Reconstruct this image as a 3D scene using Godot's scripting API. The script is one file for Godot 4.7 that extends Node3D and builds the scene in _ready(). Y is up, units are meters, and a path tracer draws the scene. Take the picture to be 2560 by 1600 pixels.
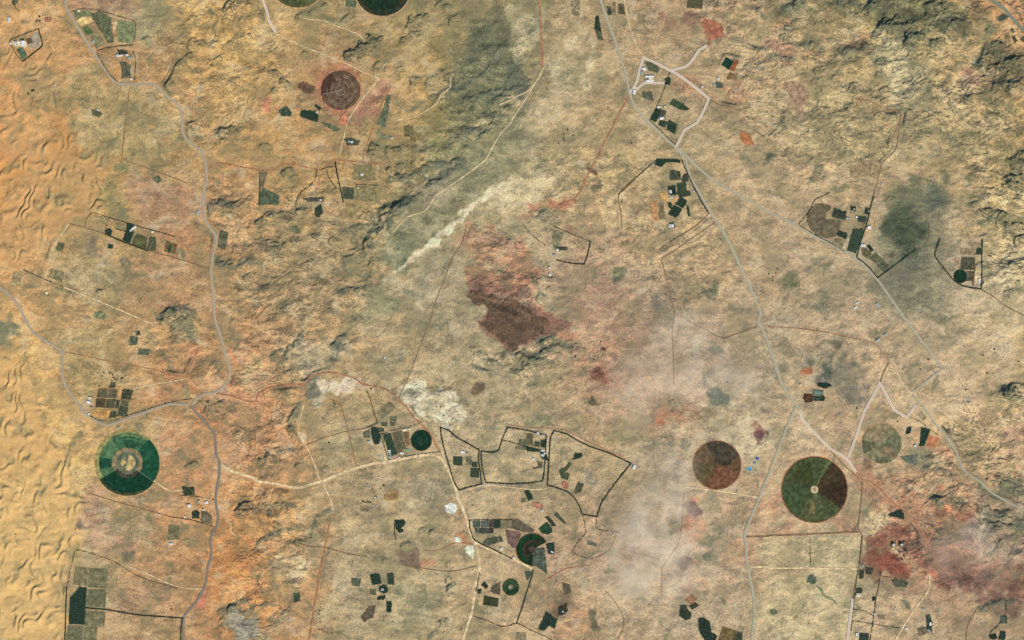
extends Node3D
# A desert farming district seen from straight above. Lengths on the survey map are in map units (u) of 2.5 m: x runs east, y runs south.
const S := 2.5
const X0 := -160.0
const Y0 := -100.0
const MW := 2880.0
const MH := 1800.0
const GX := 1152
const GY := 720
const C := 2.5
const TW := 2048
const TH := 1280
const LIGHT := Vector3(1.185, 1.185, 1.245)   # how much brighter than its base colour level ground is drawn in this light
var H := PackedFloat32Array()
var B := PackedFloat32Array()
var n_base := FastNoiseLite.new()
var n_wob := FastNoiseLite.new()
var n_patch := FastNoiseLite.new()
var mats := {}
var names := {}
var meshes := {}
var ink: Image
var mask: Image
var mottle: ImageTexture
var lanes := []
var flats := []
var groves := []
var plots := []
var hedges := []
var houses := []
var lone := []
var hills := []
var ridges := []
var soils := []
var rocks := []
var lift_step := 0

func _ready():
	# ---- camera, sky, sun, exposure
	var cam := Camera3D.new(); cam.name = "camera"; add_child(cam)
	cam.position = Vector3(0, 12000, 0); cam.rotation_degrees = Vector3(-90, 0, 0)
	cam.fov = 2.0 * rad_to_deg(atan(2000.0 / 12000.0)); cam.near = 50.0; cam.far = 90000.0
	var we := WorldEnvironment.new(); we.name = "world_environment"; add_child(we)
	var env := Environment.new(); we.environment = env
	env.background_mode = Environment.BG_SKY
	var sky := Sky.new(); var sm := ProceduralSkyMaterial.new()
	sm.sky_top_color = Color(0.30, 0.45, 0.62); sm.sky_horizon_color = Color(0.62, 0.68, 0.70); sm.sky_curve = 0.12
	sm.ground_bottom_color = Color(0.45, 0.36, 0.26); sm.ground_horizon_color = Color(0.6, 0.58, 0.52)
	sky.sky_material = sm; env.sky = sky
	env.tonemap_mode = Environment.TONE_MAPPER_LINEAR
	env.tonemap_exposure = 1.43
	env.sdfgi_enabled = true; env.ssao_enabled = true; env.ssil_enabled = true
	var sun := DirectionalLight3D.new(); sun.name = "sun"; add_child(sun)
	sun.light_energy = 1.3; sun.light_color = Color(1.0, 0.955, 0.88); sun.light_angular_distance = 0.5; sun.shadow_enabled = true
	sun.look_at_from_position(Vector3(0.52, 0.76, 0.79), Vector3.ZERO)
	# ---- noises
	n_base.seed = 11; n_base.frequency = 1.0 / 1400.0; n_base.fractal_octaves = 2
	n_wob.seed = 5; n_wob.frequency = 1.0 / 34.0; n_wob.fractal_octaves = 4
	n_patch.seed = 9; n_patch.frequency = 1.0 / 42.0; n_patch.fractal_octaves = 5; n_patch.fractal_gain = 0.58
	var mi := FastNoiseLite.new(); mi.seed = 21; mi.frequency = 0.012; mi.fractal_octaves = 6; mi.fractal_gain = 0.6
	var mg := mi.get_seamless_image(512, 512)
	mg.convert(Image.FORMAT_RGB8)
	var mb := mg.get_data()
	for i in mb.size():
		mb[i] = clampi(196 + int((mb[i] - 128) * 0.42), 60, 255)
	mottle = ImageTexture.create_from_image(Image.create_from_data(512, 512, false, Image.FORMAT_RGB8, mb))
	survey()
	build_land()
	build_lanes()
	build_groves()
	build_plots()
	build_circles()
	build_hedges()
	build_houses()
	build_trees()
	build_shrubs()
	build_clouds()

# ---------------------------------------------------------------- helpers
func pc(r: float, g: float, b: float) -> Color:   # a tone of level sunlit ground -> its base colour
	var c := Color(r / 255.0, g / 255.0, b / 255.0).srgb_to_linear()
	return Color(minf(c.r / LIGHT.x, 0.9), minf(c.g / LIGHT.y, 0.9), minf(c.b / LIGHT.z, 0.9)).linear_to_srgb()

func mat(r: float, g: float, b: float, plain := false) -> StandardMaterial3D:
	var key := "%d_%d_%d_%s" % [r, g, b, plain]
	if not mats.has(key):
		var m := StandardMaterial3D.new()
		m.roughness = 0.95; m.metallic_specular = 0.2
		var c := pc(r, g, b)
		if not plain:
			var l := c.srgb_to_linear() * 1.75   # the mottling texture averages 0.57
			c = Color(minf(l.r, 1.0), minf(l.g, 1.0), minf(l.b, 1.0)).linear_to_srgb()
			m.albedo_texture = mottle
			m.uv1_triplanar = true; m.uv1_world_triplanar = true
			m.uv1_scale = Vector3.ONE / 260.0
		m.albedo_color = c
		mats[key] = m
	return mats[key]

func ring_mat(r: float, g: float, b: float) -> StandardMaterial3D:
	var key := "ring_%d_%d_%d" % [r, g, b]
	if not mats.has(key):
		var m: StandardMaterial3D = mat(r, g, b).duplicate()
		var l := m.albedo_color.srgb_to_linear() * 1.28
		m.albedo_color = Color(minf(l.r, 1.0), minf(l.g, 1.0), minf(l.b, 1.0)).linear_to_srgb()
		m.vertex_color_use_as_albedo = true
		mats[key] = m
	return mats[key]

func numbered(called: String) -> String:
	var n: int = names.get(called, 0)
	names[called] = n + 1
	return called if n == 0 else "%s_%03d" % [called, n]

func thing(called: String, label: String, category: String, at := Vector3.ZERO, group := "", kind := "") -> Node3D:
	var o := Node3D.new(); o.name = numbered(called); add_child(o)
	o.position = at
	tag(o, label, category, group, kind)
	return o

func tag(o: Node, label: String, category: String, group := "", kind := ""):
	o.set_meta("label", label); o.set_meta("category", category)
	if group: o.set_meta("group", group)
	if kind: o.set_meta("kind", kind)

func part(called: String, mesh: Mesh, m: Material, parent: Node, at := Vector3.ZERO) -> MeshInstance3D:
	var o := MeshInstance3D.new(); o.name = called; o.mesh = mesh; o.position = at
	if m: o.material_override = m
	parent.add_child(o, true)
	return o

func base(x: float, y: float) -> float:   # the gently rolling surface that fields, roads and yards lie on
	var gx := clampf((x - X0) / C, 0.0, GX - 0.001); var gy := clampf((y - Y0) / C, 0.0, GY - 0.001)
	var ix := int(gx); var iy := int(gy); var fx := gx - ix; var fy := gy - iy
	var i := iy * (GX + 1) + ix
	return lerpf(lerpf(B[i], B[i + 1], fx), lerpf(B[i + GX + 1], B[i + GX + 2], fx), fy)

func hgt(x: float, y: float) -> float:
	var gx := clampf((x - X0) / C, 0.0, GX - 0.001); var gy := clampf((y - Y0) / C, 0.0, GY - 0.001)
	var ix := int(gx); var iy := int(gy); var fx := gx - ix; var fy := gy - iy
	var i := iy * (GX + 1) + ix
	return lerpf(lerpf(H[i], H[i + 1], fx), lerpf(H[i + GX + 1], H[i + GX + 2], fx), fy)

func world(p: Vector2, lift := 0.0) -> Vector3:
	return Vector3((p.x - 1280.0) * S, base(p.x, p.y) + lift, (p.y - 800.0) * S)

func ground(p: Vector2, lift := 0.0) -> Vector3:
	return Vector3((p.x - 1280.0) * S, hgt(p.x, p.y) + lift, (p.y - 800.0) * S)

func points(a: Array) -> PackedVector2Array:
	var r := PackedVector2Array()
	for i in range(0, a.size() - 1, 2): r.append(Vector2(a[i], a[i + 1]))
	return r

func smooth_line(p: PackedVector2Array, step: float, closed := false, sharp := false) -> PackedVector2Array:
	var r := PackedVector2Array()
	var n := p.size()
	for i in (n if closed else n - 1):
		var b := p[i]; var c := p[(i + 1) % n]
		var a := p[(i - 1 + n) % n] if closed or i > 0 else b * 2.0 - c
		var d := p[(i + 2) % n] if closed or i + 2 < n else c * 2.0 - b
		var k := maxi(1, int(ceil(b.distance_to(c) / step)))
		for j in k:
			var t := float(j) / k
			r.append(b.lerp(c, t) if sharp else b.cubic_interpolate(c, a.lerp(b, 0.35), d.lerp(c, 0.35), t))
	if not closed: r.append(p[n - 1])
	return r

func soft_poly(img: Image, sc: float, col: Color, raw: PackedVector2Array, soft: float, wob: float, patchy: float):
	var p := smooth_line(raw, maxf(6.0, wob * 0.4), true)
	for i in p.size():
		var q := p[i]
		p[i] = q + Vector2(n_wob.get_noise_2d(q.x, q.y), n_wob.get_noise_2d(q.x + 900.0, q.y)) * wob * 2.0
	var lo := Vector2(1e9, 1e9); var hi := -lo
	for q in p:
		lo = lo.min(q); hi = hi.max(q)
	lo = (lo - Vector2.ONE * soft * 1.3).max(Vector2(X0, Y0)); hi = (hi + Vector2.ONE * soft * 1.3).min(Vector2(X0 + MW, Y0 + MH))
	if hi.x - lo.x < 2.0 or hi.y - lo.y < 2.0: return
	var px := Vector2i(int((lo.x - X0) * sc), int((lo.y - Y0) * sc))
	var wd := int((hi.x - lo.x) * sc); var ht := int((hi.y - lo.y) * sc)
	if wd < 1 or ht < 1: return
	lo = Vector2(X0, Y0) + Vector2(px) / sc
	var ss := maxf(1.0, soft * sc * 0.7)
	var lw := maxi(2, int(ceil(wd / ss))); var lh := maxi(2, int(ceil(ht / ss)))
	# fill at twice the coarse resolution
	var fw := lw * 2; var fh := lh * 2
	var a := PackedByteArray(); a.resize(fw * fh)
	var ux := wd / sc / fw; var uy := ht / sc / fh
	var n := p.size()
	for y in fh:
		var yy := lo.y + (y + 0.5) * uy
		var xs := PackedFloat32Array()
		for i in n:
			var s := p[i]; var e := p[i + 1 if i + 1 < n else 0]
			if (s.y <= yy) != (e.y <= yy): xs.append(s.x + (yy - s.y) / (e.y - s.y) * (e.x - s.x))
		xs.sort()
		for k in range(0, xs.size() - 1, 2):
			for x in range(maxi(0, int((xs[k] - lo.x) / ux + 0.5)), mini(fw, int((xs[k + 1] - lo.x) / ux + 0.5))): a[y * fw + x] = 255
	var im := Image.create_from_data(fw, fh, false, Image.FORMAT_L8, a)
	im.resize(lw, lh, Image.INTERPOLATE_BILINEAR)
	var mid := minf(ss, 2.0)
	var w2 := maxi(2, int(wd / mid)); var h2 := maxi(2, int(ht / mid))
	im.resize(w2, h2, Image.INTERPOLATE_CUBIC)
	a = im.get_data()
	var o := PackedByteArray(); o.resize(w2 * h2 * 4)
	var r8 := col.r8; var g8 := col.g8; var b8 := col.b8
	ux = wd / sc / w2; uy = ht / sc / h2
	for y in h2:
		for x in w2:
			var i := y * w2 + x
			var v := a[i] / 255.0
			if v > 0.01:
				if patchy > 0.0:
					v = minf(1.0, v * 4.0) * smoothstep(0.12, 0.88, v * 1.05 + 1.5 * patchy * n_patch.get_noise_2d(lo.x + x * ux, lo.y + y * uy))
			o[i * 4] = r8; o[i * 4 + 1] = g8; o[i * 4 + 2] = b8; o[i * 4 + 3] = int(clampf(v * col.a, 0.0, 1.0) * 255.0)
	var src := Image.create_from_data(w2, h2, false, Image.FORMAT_RGBA8, o)
	src.resize(wd, ht, Image.INTERPOLATE_CUBIC if mid > 1.0 else Image.INTERPOLATE_BILINEAR)
	img.blend_rect(src, Rect2i(0, 0, wd, ht), px)

# ---------------------------------------------------------------- the land
func build_land():
	mask = Image.create(360, 225, false, Image.FORMAT_RGBA8)
	mask.fill(Color(0, 0, 0, 1))
	var chan := [Image.create(360, 225, false, Image.FORMAT_RGBA8), Image.create(360, 225, false, Image.FORMAT_RGBA8), Image.create(360, 225, false, Image.FORMAT_RGBA8)]
	for im in chan: im.fill(Color(0, 0, 0, 1))
	for m in relief_areas():
		var v: float = m[1]
		soft_poly(chan["rds".find(m[0])], 0.125, Color(1, 1, 1, v), points(m[3]), m[2], 26.0, 0.35)
	var fields := []
	for im in chan:
		im.resize(GX + 1, GY + 1, Image.INTERPOLATE_CUBIC)
		im.convert(Image.FORMAT_L8)
		fields.append(im.get_data())
	var rocky: PackedByteArray = fields[0]; var duney: PackedByteArray = fields[1]; var streaky: PackedByteArray = fields[2]
	var n_r := FastNoiseLite.new(); n_r.seed = 3; n_r.frequency = 1.0 / 60.0; n_r.fractal_type = FastNoiseLite.FRACTAL_RIDGED; n_r.fractal_octaves = 4
	var n_t := FastNoiseLite.new(); n_t.seed = 14; n_t.frequency = 1.0 / 170.0; n_t.fractal_octaves = 6; n_t.fractal_gain = 0.48
	var n_f := FastNoiseLite.new(); n_f.seed = 4; n_f.frequency = 1.0 / 46.0; n_f.fractal_octaves = 5; n_f.fractal_gain = 0.55
	var n_s := FastNoiseLite.new(); n_s.seed = 6; n_s.frequency = 1.0 / 15.0; n_s.fractal_octaves = 3
	var n_d := FastNoiseLite.new(); n_d.seed = 8; n_d.frequency = 1.0 / 100.0; n_d.fractal_octaves = 2
	var n_g := FastNoiseLite.new(); n_g.seed = 17; n_g.frequency = 1.0 / 11.0; n_g.fractal_type = FastNoiseLite.FRACTAL_RIDGED; n_g.fractal_octaves = 2
	H.resize((GX + 1) * (GY + 1))
	var hollow := PackedByteArray(); hollow.resize(H.size())
	var i := 0
	for iy in GY + 1:
		var y := Y0 + iy * C
		for ix in GX + 1:
			var x := X0 + ix * C
			var h := n_base.get_noise_2d(x, y) * 8.0
			h += n_f.get_noise_2d(x * 0.75, y) * 5.5
			var r := 0.14 + 0.86 * rocky[i] / 255.0 - duney[i] / 255.0 * 0.14
			if r > 0.02:
				# rock in beds: the ground climbs in steps, each step a winding scarp
				var t := n_t.get_noise_2d(x * 0.62 + y * 0.16, y) * 38.0 / 4.6
				var ft := t - floorf(t)
				h += r * ((floorf(t) + smoothstep(0.84, 1.0, ft) * 0.85 + ft * 0.15) * 4.6 + n_r.get_noise_2d(x * 0.6 + y * 0.2, y) * 3.6)
			var s := streaky[i] / 255.0
			h += (0.8 + s * 3.0) * n_s.get_noise_2d(x * 0.45 + y * 0.1, y - x * 0.12)
			var d := duney[i] / 255.0
			h += (0.55 + 0.5 * s + 0.7 * r) * (1.0 - 0.8 * d) * n_g.get_noise_2d(x * 0.55 + y * 0.2, y - x * 0.1)
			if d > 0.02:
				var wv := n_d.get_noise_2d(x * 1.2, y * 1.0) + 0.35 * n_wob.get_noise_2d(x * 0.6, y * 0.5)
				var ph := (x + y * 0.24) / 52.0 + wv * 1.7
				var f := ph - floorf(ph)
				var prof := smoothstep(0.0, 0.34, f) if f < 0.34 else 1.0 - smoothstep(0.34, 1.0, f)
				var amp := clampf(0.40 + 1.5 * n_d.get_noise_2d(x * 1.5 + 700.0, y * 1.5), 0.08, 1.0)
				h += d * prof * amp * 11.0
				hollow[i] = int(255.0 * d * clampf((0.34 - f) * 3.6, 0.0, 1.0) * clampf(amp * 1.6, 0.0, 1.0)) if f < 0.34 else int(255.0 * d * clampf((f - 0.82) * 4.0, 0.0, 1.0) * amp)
			H[i] = h
			i += 1
	# the mean surface, from blocks of 48 x 48 cells
	var bw := GX / 48; var bh := GY / 48
	var low := PackedFloat32Array(); low.resize(bw * bh)
	for iy in GY:
		for ix in GX: low[(iy / 48) * bw + ix / 48] += H[iy * (GX + 1) + ix] / 2304.0
	var li := Image.create_from_data(bw, bh, false, Image.FORMAT_RF, low.to_byte_array())
	li.resize(GX + 1, GY + 1, Image.INTERPOLATE_CUBIC)
	B = li.get_data().to_float32_array()
	for q in hills: stamp_hill(q)
	for q in ridges: stamp_ridge(q)
	# level the ground under fields, then under roads
	for q in flats: level_field(q)
	for q in lanes: level_lane(q)
	for q in houses: level_spot(q)
	# fade to the plain at the edge of the sheet
	for iy in GY + 1:
		for ix in GX + 1:
			var e := mini(mini(ix, GX - ix), mini(iy, GY - iy))
			if e < 14: H[iy * (GX + 1) + ix] *= e / 14.0
			if e < 14: B[iy * (GX + 1) + ix] *= e / 14.0
	# ---- ground colour: soils, stains, bare rock and broad dark patches
	ink = Image.create(14, 9, false, Image.FORMAT_RGBA8)
	var g := soil_grid()
	for yy in 9:
		for xx in 14:
			var cc: Array = g[mini(yy, 7)][mini(xx, 12)]
			var e := clampf((cc[0] - cc[2] - 88.0) / 40.0, 0.0, 1.0)   # iron stained sand
			ink.set_pixel(xx, yy, Color8(mini(255, int(cc[0] * (1.0 + 0.07 * e))), int(cc[1] * (1.0 + 0.03 * e)), cc[2]))
	# the coarse soil survey has a sample every 213 u; look it up with a wandering offset
	var gw := 640; var gh := 400
	var big := Image.create(gw, gh, false, Image.FORMAT_RGBA8)
	for yy in gh:
		for xx in gw:
			var ux := X0 + (xx + 0.5) * MW / gw; var uy := Y0 + (yy + 0.5) * MH / gh
			var qx := clampf((ux + n_patch.get_noise_2d(ux * 0.4, uy * 0.4) * 130.0) / 213.3, 0.0, 11.999)
			var qy := clampf((uy + n_patch.get_noise_2d(uy * 0.4 + 500.0, ux * 0.4) * 130.0) / 228.6, 0.0, 6.999)
			var jx := int(qx); var jy := int(qy)
			var fx := qx - jx; var fy := qy - jy
			big.set_pixel(xx, yy, ink.get_pixel(jx, jy).lerp(ink.get_pixel(jx + 1, jy), fx).lerp(ink.get_pixel(jx, jy + 1).lerp(ink.get_pixel(jx + 1, jy + 1), fx), fy))
	big.resize(TW, TH, Image.INTERPOLATE_CUBIC)
	ink = big
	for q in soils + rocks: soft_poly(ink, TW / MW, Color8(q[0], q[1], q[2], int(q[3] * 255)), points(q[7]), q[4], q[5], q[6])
	# bare rock on steep ground
	var steep := PackedByteArray(); steep.resize(GX * GY)
	for iy in GY:
		for ix in GX:
			var k := iy * (GX + 1) + ix
			var sl := Vector2(H[k + 1] - H[k], H[k + GX + 1] - H[k]).length() / (C * S)
			steep[iy * GX + ix] = int(255.0 * smoothstep(0.24, 0.80, sl) * (1.0 - 0.9 * duney[k] / 255.0))
	var bytes := func(im: Image) -> PackedByteArray:
		im.resize(TW, TH, Image.INTERPOLATE_CUBIC); im.convert(Image.FORMAT_L8); return im.get_data()
	var st: PackedByteArray = bytes.call(Image.create_from_data(GX, GY, false, Image.FORMAT_L8, steep))
	var rk: PackedByteArray = bytes.call(Image.create_from_data(GX + 1, GY + 1, false, Image.FORMAT_L8, rocky))
	var dn: PackedByteArray = bytes.call(Image.create_from_data(GX + 1, GY + 1, false, Image.FORMAT_L8, duney))
	var ho: PackedByteArray = bytes.call(Image.create_from_data(GX + 1, GY + 1, false, Image.FORMAT_L8, hollow))
	var fnl := func(sd: int, wave: float, oct: int, w: int, h: int) -> PackedByteArray:
		var f := FastNoiseLite.new(); f.seed = sd; f.frequency = 1.0 / wave; f.fractal_octaves = oct; f.fractal_gain = 0.6
		var im := f.get_image(w, h); im.resize(TW, TH, Image.INTERPOLATE_CUBIC); im.convert(Image.FORMAT_L8); return im.get_data()
	var a1: PackedByteArray = fnl.call(31, 60.0, 5, TW, TH)
	var f2 := FastNoiseLite.new(); f2.seed = 32; f2.frequency = 1.0 / 26.0; f2.fractal_type = FastNoiseLite.FRACTAL_RIDGED; f2.fractal_octaves = 4; f2.fractal_gain = 0.55
	f2.domain_warp_enabled = true; f2.domain_warp_amplitude = 26.0; f2.domain_warp_frequency = 0.02; f2.domain_warp_fractal_octaves = 3
	var a2: PackedByteArray = bytes.call(f2.get_image(TW / 2, TH))
	var a3: PackedByteArray = fnl.call(33, 4.5, 3, TW, TH)
	var a4: PackedByteArray = fnl.call(34, 22.0, 5, TW * 2 / 3, TH)
	var a5: PackedByteArray = fnl.call(35, 90.0, 6, TW, TH)
	# dry drainage lines: narrow ribbons along the crests of a folded noise
	var f6 := FastNoiseLite.new(); f6.seed = 36; f6.frequency = 1.0 / 120.0; f6.fractal_type = FastNoiseLite.FRACTAL_RIDGED; f6.fractal_octaves = 3; f6.fractal_gain = 0.6
	f6.domain_warp_enabled = true; f6.domain_warp_amplitude = 60.0; f6.domain_warp_frequency = 0.008; f6.domain_warp_fractal_octaves = 4
	var a6: PackedByteArray = bytes.call(f6.get_image(TW, TH))
	var lut := []
	for c in 3:
		var l := PackedByteArray(); l.resize(300)
		for v in 300:
			var w := minf(v, 255.0)
			var p := pc(w * 0.857, w * 0.909, w * 0.980)
			l[v] = int(clampf([p.r, p.g, p.b][c] * 255.0 + 0.5, 0.0, 255.0))
		lut.append(l)
	var lr: PackedByteArray = lut[0]; var lg: PackedByteArray = lut[1]; var lb: PackedByteArray = lut[2]
	ink.convert(Image.FORMAT_RGB8)
	var px := ink.get_data()
	var j := 0
	for k in TW * TH:
		var rr := px[j]; var gg := px[j + 1]; var bb := px[j + 2]
		var ro := rk[k] * 0.0039
		var calm := 1.0 - dn[k] * 0.0035
		var rough := 0.35 + a5[k] * 0.005
		var v := calm * ((a1[k] - 128) * 0.0007 + (a2[k] - 120) * (0.0015 + 0.0019 * ro) * rough + (a3[k] - 128) * (0.0017 + 0.0008 * ro) * rough + (a4[k] - 128) * (0.0005 + 0.0002 * ro))
		var t := st[k] * 0.0030 
		var fr := rr * (1.0 + v * 1.15); var fg := gg * (1.0 + v); var fb := bb * (1.0 + v * 0.85)
		var s5 := a5[k] - 128
		if s5 > 26 and dn[k] < 120:
			var m := minf((s5 - 26) * 0.03, 0.24) * clampf((rr - 110) * 0.02, 0.0, 1.0)
			fr += (232.0 - fr) * m; fg += (200.0 - fg) * m; fb += (150.0 - fb) * m
		elif s5 < -22 and dn[k] < 200:
			var m := minf((-22 - s5) * 0.03, 0.28) * clampf((rr - 110) * 0.02, 0.0, 1.0)
			fr += (146.0 - fr) * m; fg += (134.0 - fg) * m; fb += (94.0 - fb) * m
		if ho[k] > 8:   # olive tone in the dune hollows and up their west faces
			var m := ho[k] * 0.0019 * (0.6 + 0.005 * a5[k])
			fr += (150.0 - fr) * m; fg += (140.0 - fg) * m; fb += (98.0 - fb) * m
		if a6[k] > 198:
			var m := minf((a6[k] - 198) * 0.018, 0.50) * calm * clampf((rr - 110) * 0.02, 0.0, 1.0)
			if a5[k] > 128:
				fr += (228.0 - fr) * m; fg += (198.0 - fg) * m; fb += (152.0 - fb) * m
			else:
				fr += (120.0 - fr) * m; fg += (118.0 - fg) * m; fb += (88.0 - fb) * m
		if a4[k] < 62: t += (62 - a4[k]) * 0.008 * calm
		if t > 0.0:
			if t > 0.8: t = 0.8
			fr += (98.0 - fr) * t; fg += (96.0 - fg) * t; fb += (72.0 - fb) * t
		px[j] = lr[clampi(int(fr), 0, 255)]; px[j + 1] = lg[clampi(int(fg), 0, 255)]; px[j + 2] = lb[clampi(int(fb), 0, 255)]
		j += 3
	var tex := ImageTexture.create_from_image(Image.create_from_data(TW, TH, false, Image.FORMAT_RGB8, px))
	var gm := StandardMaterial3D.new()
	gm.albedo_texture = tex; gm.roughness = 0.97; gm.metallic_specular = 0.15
	# ---- the sheet itself
	var vs := PackedVector3Array(); var ns := PackedVector3Array(); var uv := PackedVector2Array(); var id := PackedInt32Array()
	var cnt := (GX + 1) * (GY + 1)
	vs.resize(cnt); ns.resize(cnt); uv.resize(cnt); id.resize(GX * GY * 6)
	i = 0
	for iy in GY + 1:
		for ix in GX + 1:
			vs[i] = Vector3((X0 + ix * C - 1280.0) * S, H[i], (Y0 + iy * C - 800.0) * S)
			uv[i] = Vector2(float(ix) / GX, float(iy) / GY)
			var xa := i - 1 if ix > 0 else i
			var xb := i + 1 if ix < GX else i
			var ya := i - GX - 1 if iy > 0 else i
			var yb := i + GX + 1 if iy < GY else i
			ns[i] = Vector3(H[xa] - H[xb], 2.0 * C * S, H[ya] - H[yb]).normalized()
			i += 1
	i = 0
	for iy in GY:
		for ix in GX:
			var k := iy * (GX + 1) + ix
			id[i] = k; id[i + 1] = k + 1; id[i + 2] = k + GX + 1
			id[i + 3] = k + 1; id[i + 4] = k + GX + 2; id[i + 5] = k + GX + 1
			i += 6
	var arr := []; arr.resize(Mesh.ARRAY_MAX)
	arr[Mesh.ARRAY_VERTEX] = vs; arr[Mesh.ARRAY_NORMAL] = ns; arr[Mesh.ARRAY_TEX_UV] = uv; arr[Mesh.ARRAY_INDEX] = id
	var am := ArrayMesh.new(); am.add_surface_from_arrays(Mesh.PRIMITIVE_TRIANGLES, arr)
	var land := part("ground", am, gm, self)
	tag(land, "sandy desert ground with dunes, rock ridges, dry lake beds and a wadi floor", "ground", "", "structure")
	# the desert goes on to the horizon
	var far := SurfaceTool.new(); far.begin(Mesh.PRIMITIVE_TRIANGLES)
	var x1 := (X0 - 1280.0) * S; var x2 := (X0 + MW - 1280.0) * S; var z1 := (Y0 - 800.0) * S; var z2 := (Y0 + MH - 800.0) * S
	var L := 40000.0
	for q in [[-L, -L, L, z1], [-L, z2, L, L], [-L, z1, x1, z2], [x2, z1, L, z2]]:
		quad(far, Vector3(q[0], 0, q[1]), Vector3(q[2], 0, q[1]), Vector3(q[2], 0, q[3]), Vector3(q[0], 0, q[3]))
	far.generate_normals()
	var fo := part("outer_desert", far.commit(), mat(192, 158, 116), self)
	tag(fo, "level sandy desert going on to the horizon all round", "ground", "", "structure")

func stamp_hill(q: Array):   # [height, rx, ry, turn, x, y, bowl]
	var t := deg_to_rad(q[3]); var big := maxf(q[1], q[2]) * 1.5
	var c := Vector2(q[4], q[5])
	for iy in range(maxi(0, int((c.y - big - Y0) / C)), mini(GY, int((c.y + big - Y0) / C)) + 1):
		for ix in range(maxi(0, int((c.x - big - X0) / C)), mini(GX, int((c.x + big - X0) / C)) + 1):
			var p := Vector2(X0 + ix * C, Y0 + iy * C)
			var d := (p - c).rotated(-t)
			var r := Vector2(d.x / q[1], d.y / q[2]).length() + n_wob.get_noise_2d(p.x, p.y) * 0.6
			if r < 1.25:
				# a tilted mesa: the cliff looks north west, the back slope runs out to the south east
				var out := clampf((p - c).dot(Vector2(0.6, 0.8)) / (q[1] + q[2]) * 2.0, -1.0, 1.0)
				var e := 1.0 - smoothstep(0.72 if out < 0.0 else 0.2, 1.1 if out < 0.0 else 1.25, r)
				var h: float = q[0] * e * (0.72 - 0.42 * out)
				if q[6]: h *= 1.0 - 0.9 * (1.0 - smoothstep(0.3, 0.75, r))
				h = lerpf(h, (floorf(h / 3.6) + smoothstep(0.35, 1.0, h / 3.6 - floorf(h / 3.6))) * 3.6, 0.6)
				h *= 1.0 + 0.4 * n_wob.get_noise_2d(p.x * 2.0, p.y * 2.0)
				H[iy * (GX + 1) + ix] += h * (0.45 + 0.65 * absf(n_wob.get_noise_2d(p.x * 1.2 + 77.0, p.y * 2.2)) * 2.0)

func stamp_ridge(q: Array):   # [height, width, points]
	var p := smooth_line(points(q[2]), 2.0)
	var seen := {}
	var w: float = q[1]
	for i in p.size():
		var c := p[i] + Vector2(n_wob.get_noise_2d(p[i].x * 3.0, p[i].y * 3.0), n_wob.get_noise_2d(p[i].y * 3.0, p[i].x * 3.0 + 99.0)) * w * 1.6
		var hh: float = q[0] * (0.75 + 0.9 * n_wob.get_noise_2d(p[i].x * 1.5, p[i].y * 1.5 + 300.0)) * minf(1.0, minf(i, p.size() - 1 - i) * 0.12 + 0.2)
		var ww := w * (1.0 + 0.6 * n_wob.get_noise_2d(p[i].x * 2.0 + 50.0, p[i].y * 2.0))
		for iy in range(maxi(0, int((c.y - ww * 1.7 - Y0) / C)), mini(GY, int((c.y + ww * 1.7 - Y0) / C)) + 1):
			for ix in range(maxi(0, int((c.x - ww * 1.7 - X0) / C)), mini(GX, int((c.x + ww * 1.7 - X0) / C)) + 1):
				var d := Vector2(X0 + ix * C - c.x, Y0 + iy * C - c.y)
				# steep to the north west, a long back slope to the south east
				var along := d.dot(Vector2(0.7, 0.7))
				var e := d.length() / (ww * (1.55 if along > 0.0 else 0.95))
				if e < 1.0:
					var k := iy * (GX + 1) + ix
					seen[k] = maxf(seen.get(k, 0.0), hh * (1.0 - e * e * (3.0 - 2.0 * e)))
	for k in seen: H[k] += seen[k]

func level_field(p: PackedVector2Array):
	var lo := Vector2(1e9, 1e9); var hi := -lo
	for q in p:
		lo = lo.min(q); hi = hi.max(q)
	for iy in range(maxi(0, int((lo.y - 18.0 - Y0) / C)), mini(GY, int((hi.y + 18.0 - Y0) / C)) + 1):
		for ix in range(maxi(0, int((lo.x - 18.0 - X0) / C)), mini(GX, int((hi.x + 18.0 - X0) / C)) + 1):
			var v := Vector2(X0 + ix * C, Y0 + iy * C)
			var e := 0.0
			if not Geometry2D.is_point_in_polygon(v, p):
				e = 1e9
				for i in p.size():
					e = minf(e, v.distance_squared_to(Geometry2D.get_closest_point_to_segment(v, p[i], p[(i + 1) % p.size()])))
				e = sqrt(e)
			if e < 18.0:
				var k := iy * (GX + 1) + ix
				H[k] = lerpf(base(v.x, v.y), H[k], smoothstep(3.0, 18.0, e))

func level_lane(q: Dictionary):
	var p: PackedVector2Array = q.line
	var near := {}
	var out: float = q.w * 0.5 + (14.0 if q.kind != "track" else 11.0)
	for c in p:
		for iy in range(maxi(0, int((c.y - out - Y0) / C)), mini(GY, int((c.y + out - Y0) / C)) + 1):
			for ix in range(maxi(0, int((c.x - out - X0) / C)), mini(GX, int((c.x + out - X0) / C)) + 1):
				var k := iy * (GX + 1) + ix
				near[k] = minf(near.get(k, 1e9), Vector2(X0 + ix * C - c.x, Y0 + iy * C - c.y).length())
	for k in near:
		var e: float = near[k]
		H[k] = lerpf(base(X0 + (k % (GX + 1)) * C, Y0 + (k / (GX + 1)) * C), H[k], smoothstep(q.w * 0.5 + 3.2, out, e))

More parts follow.
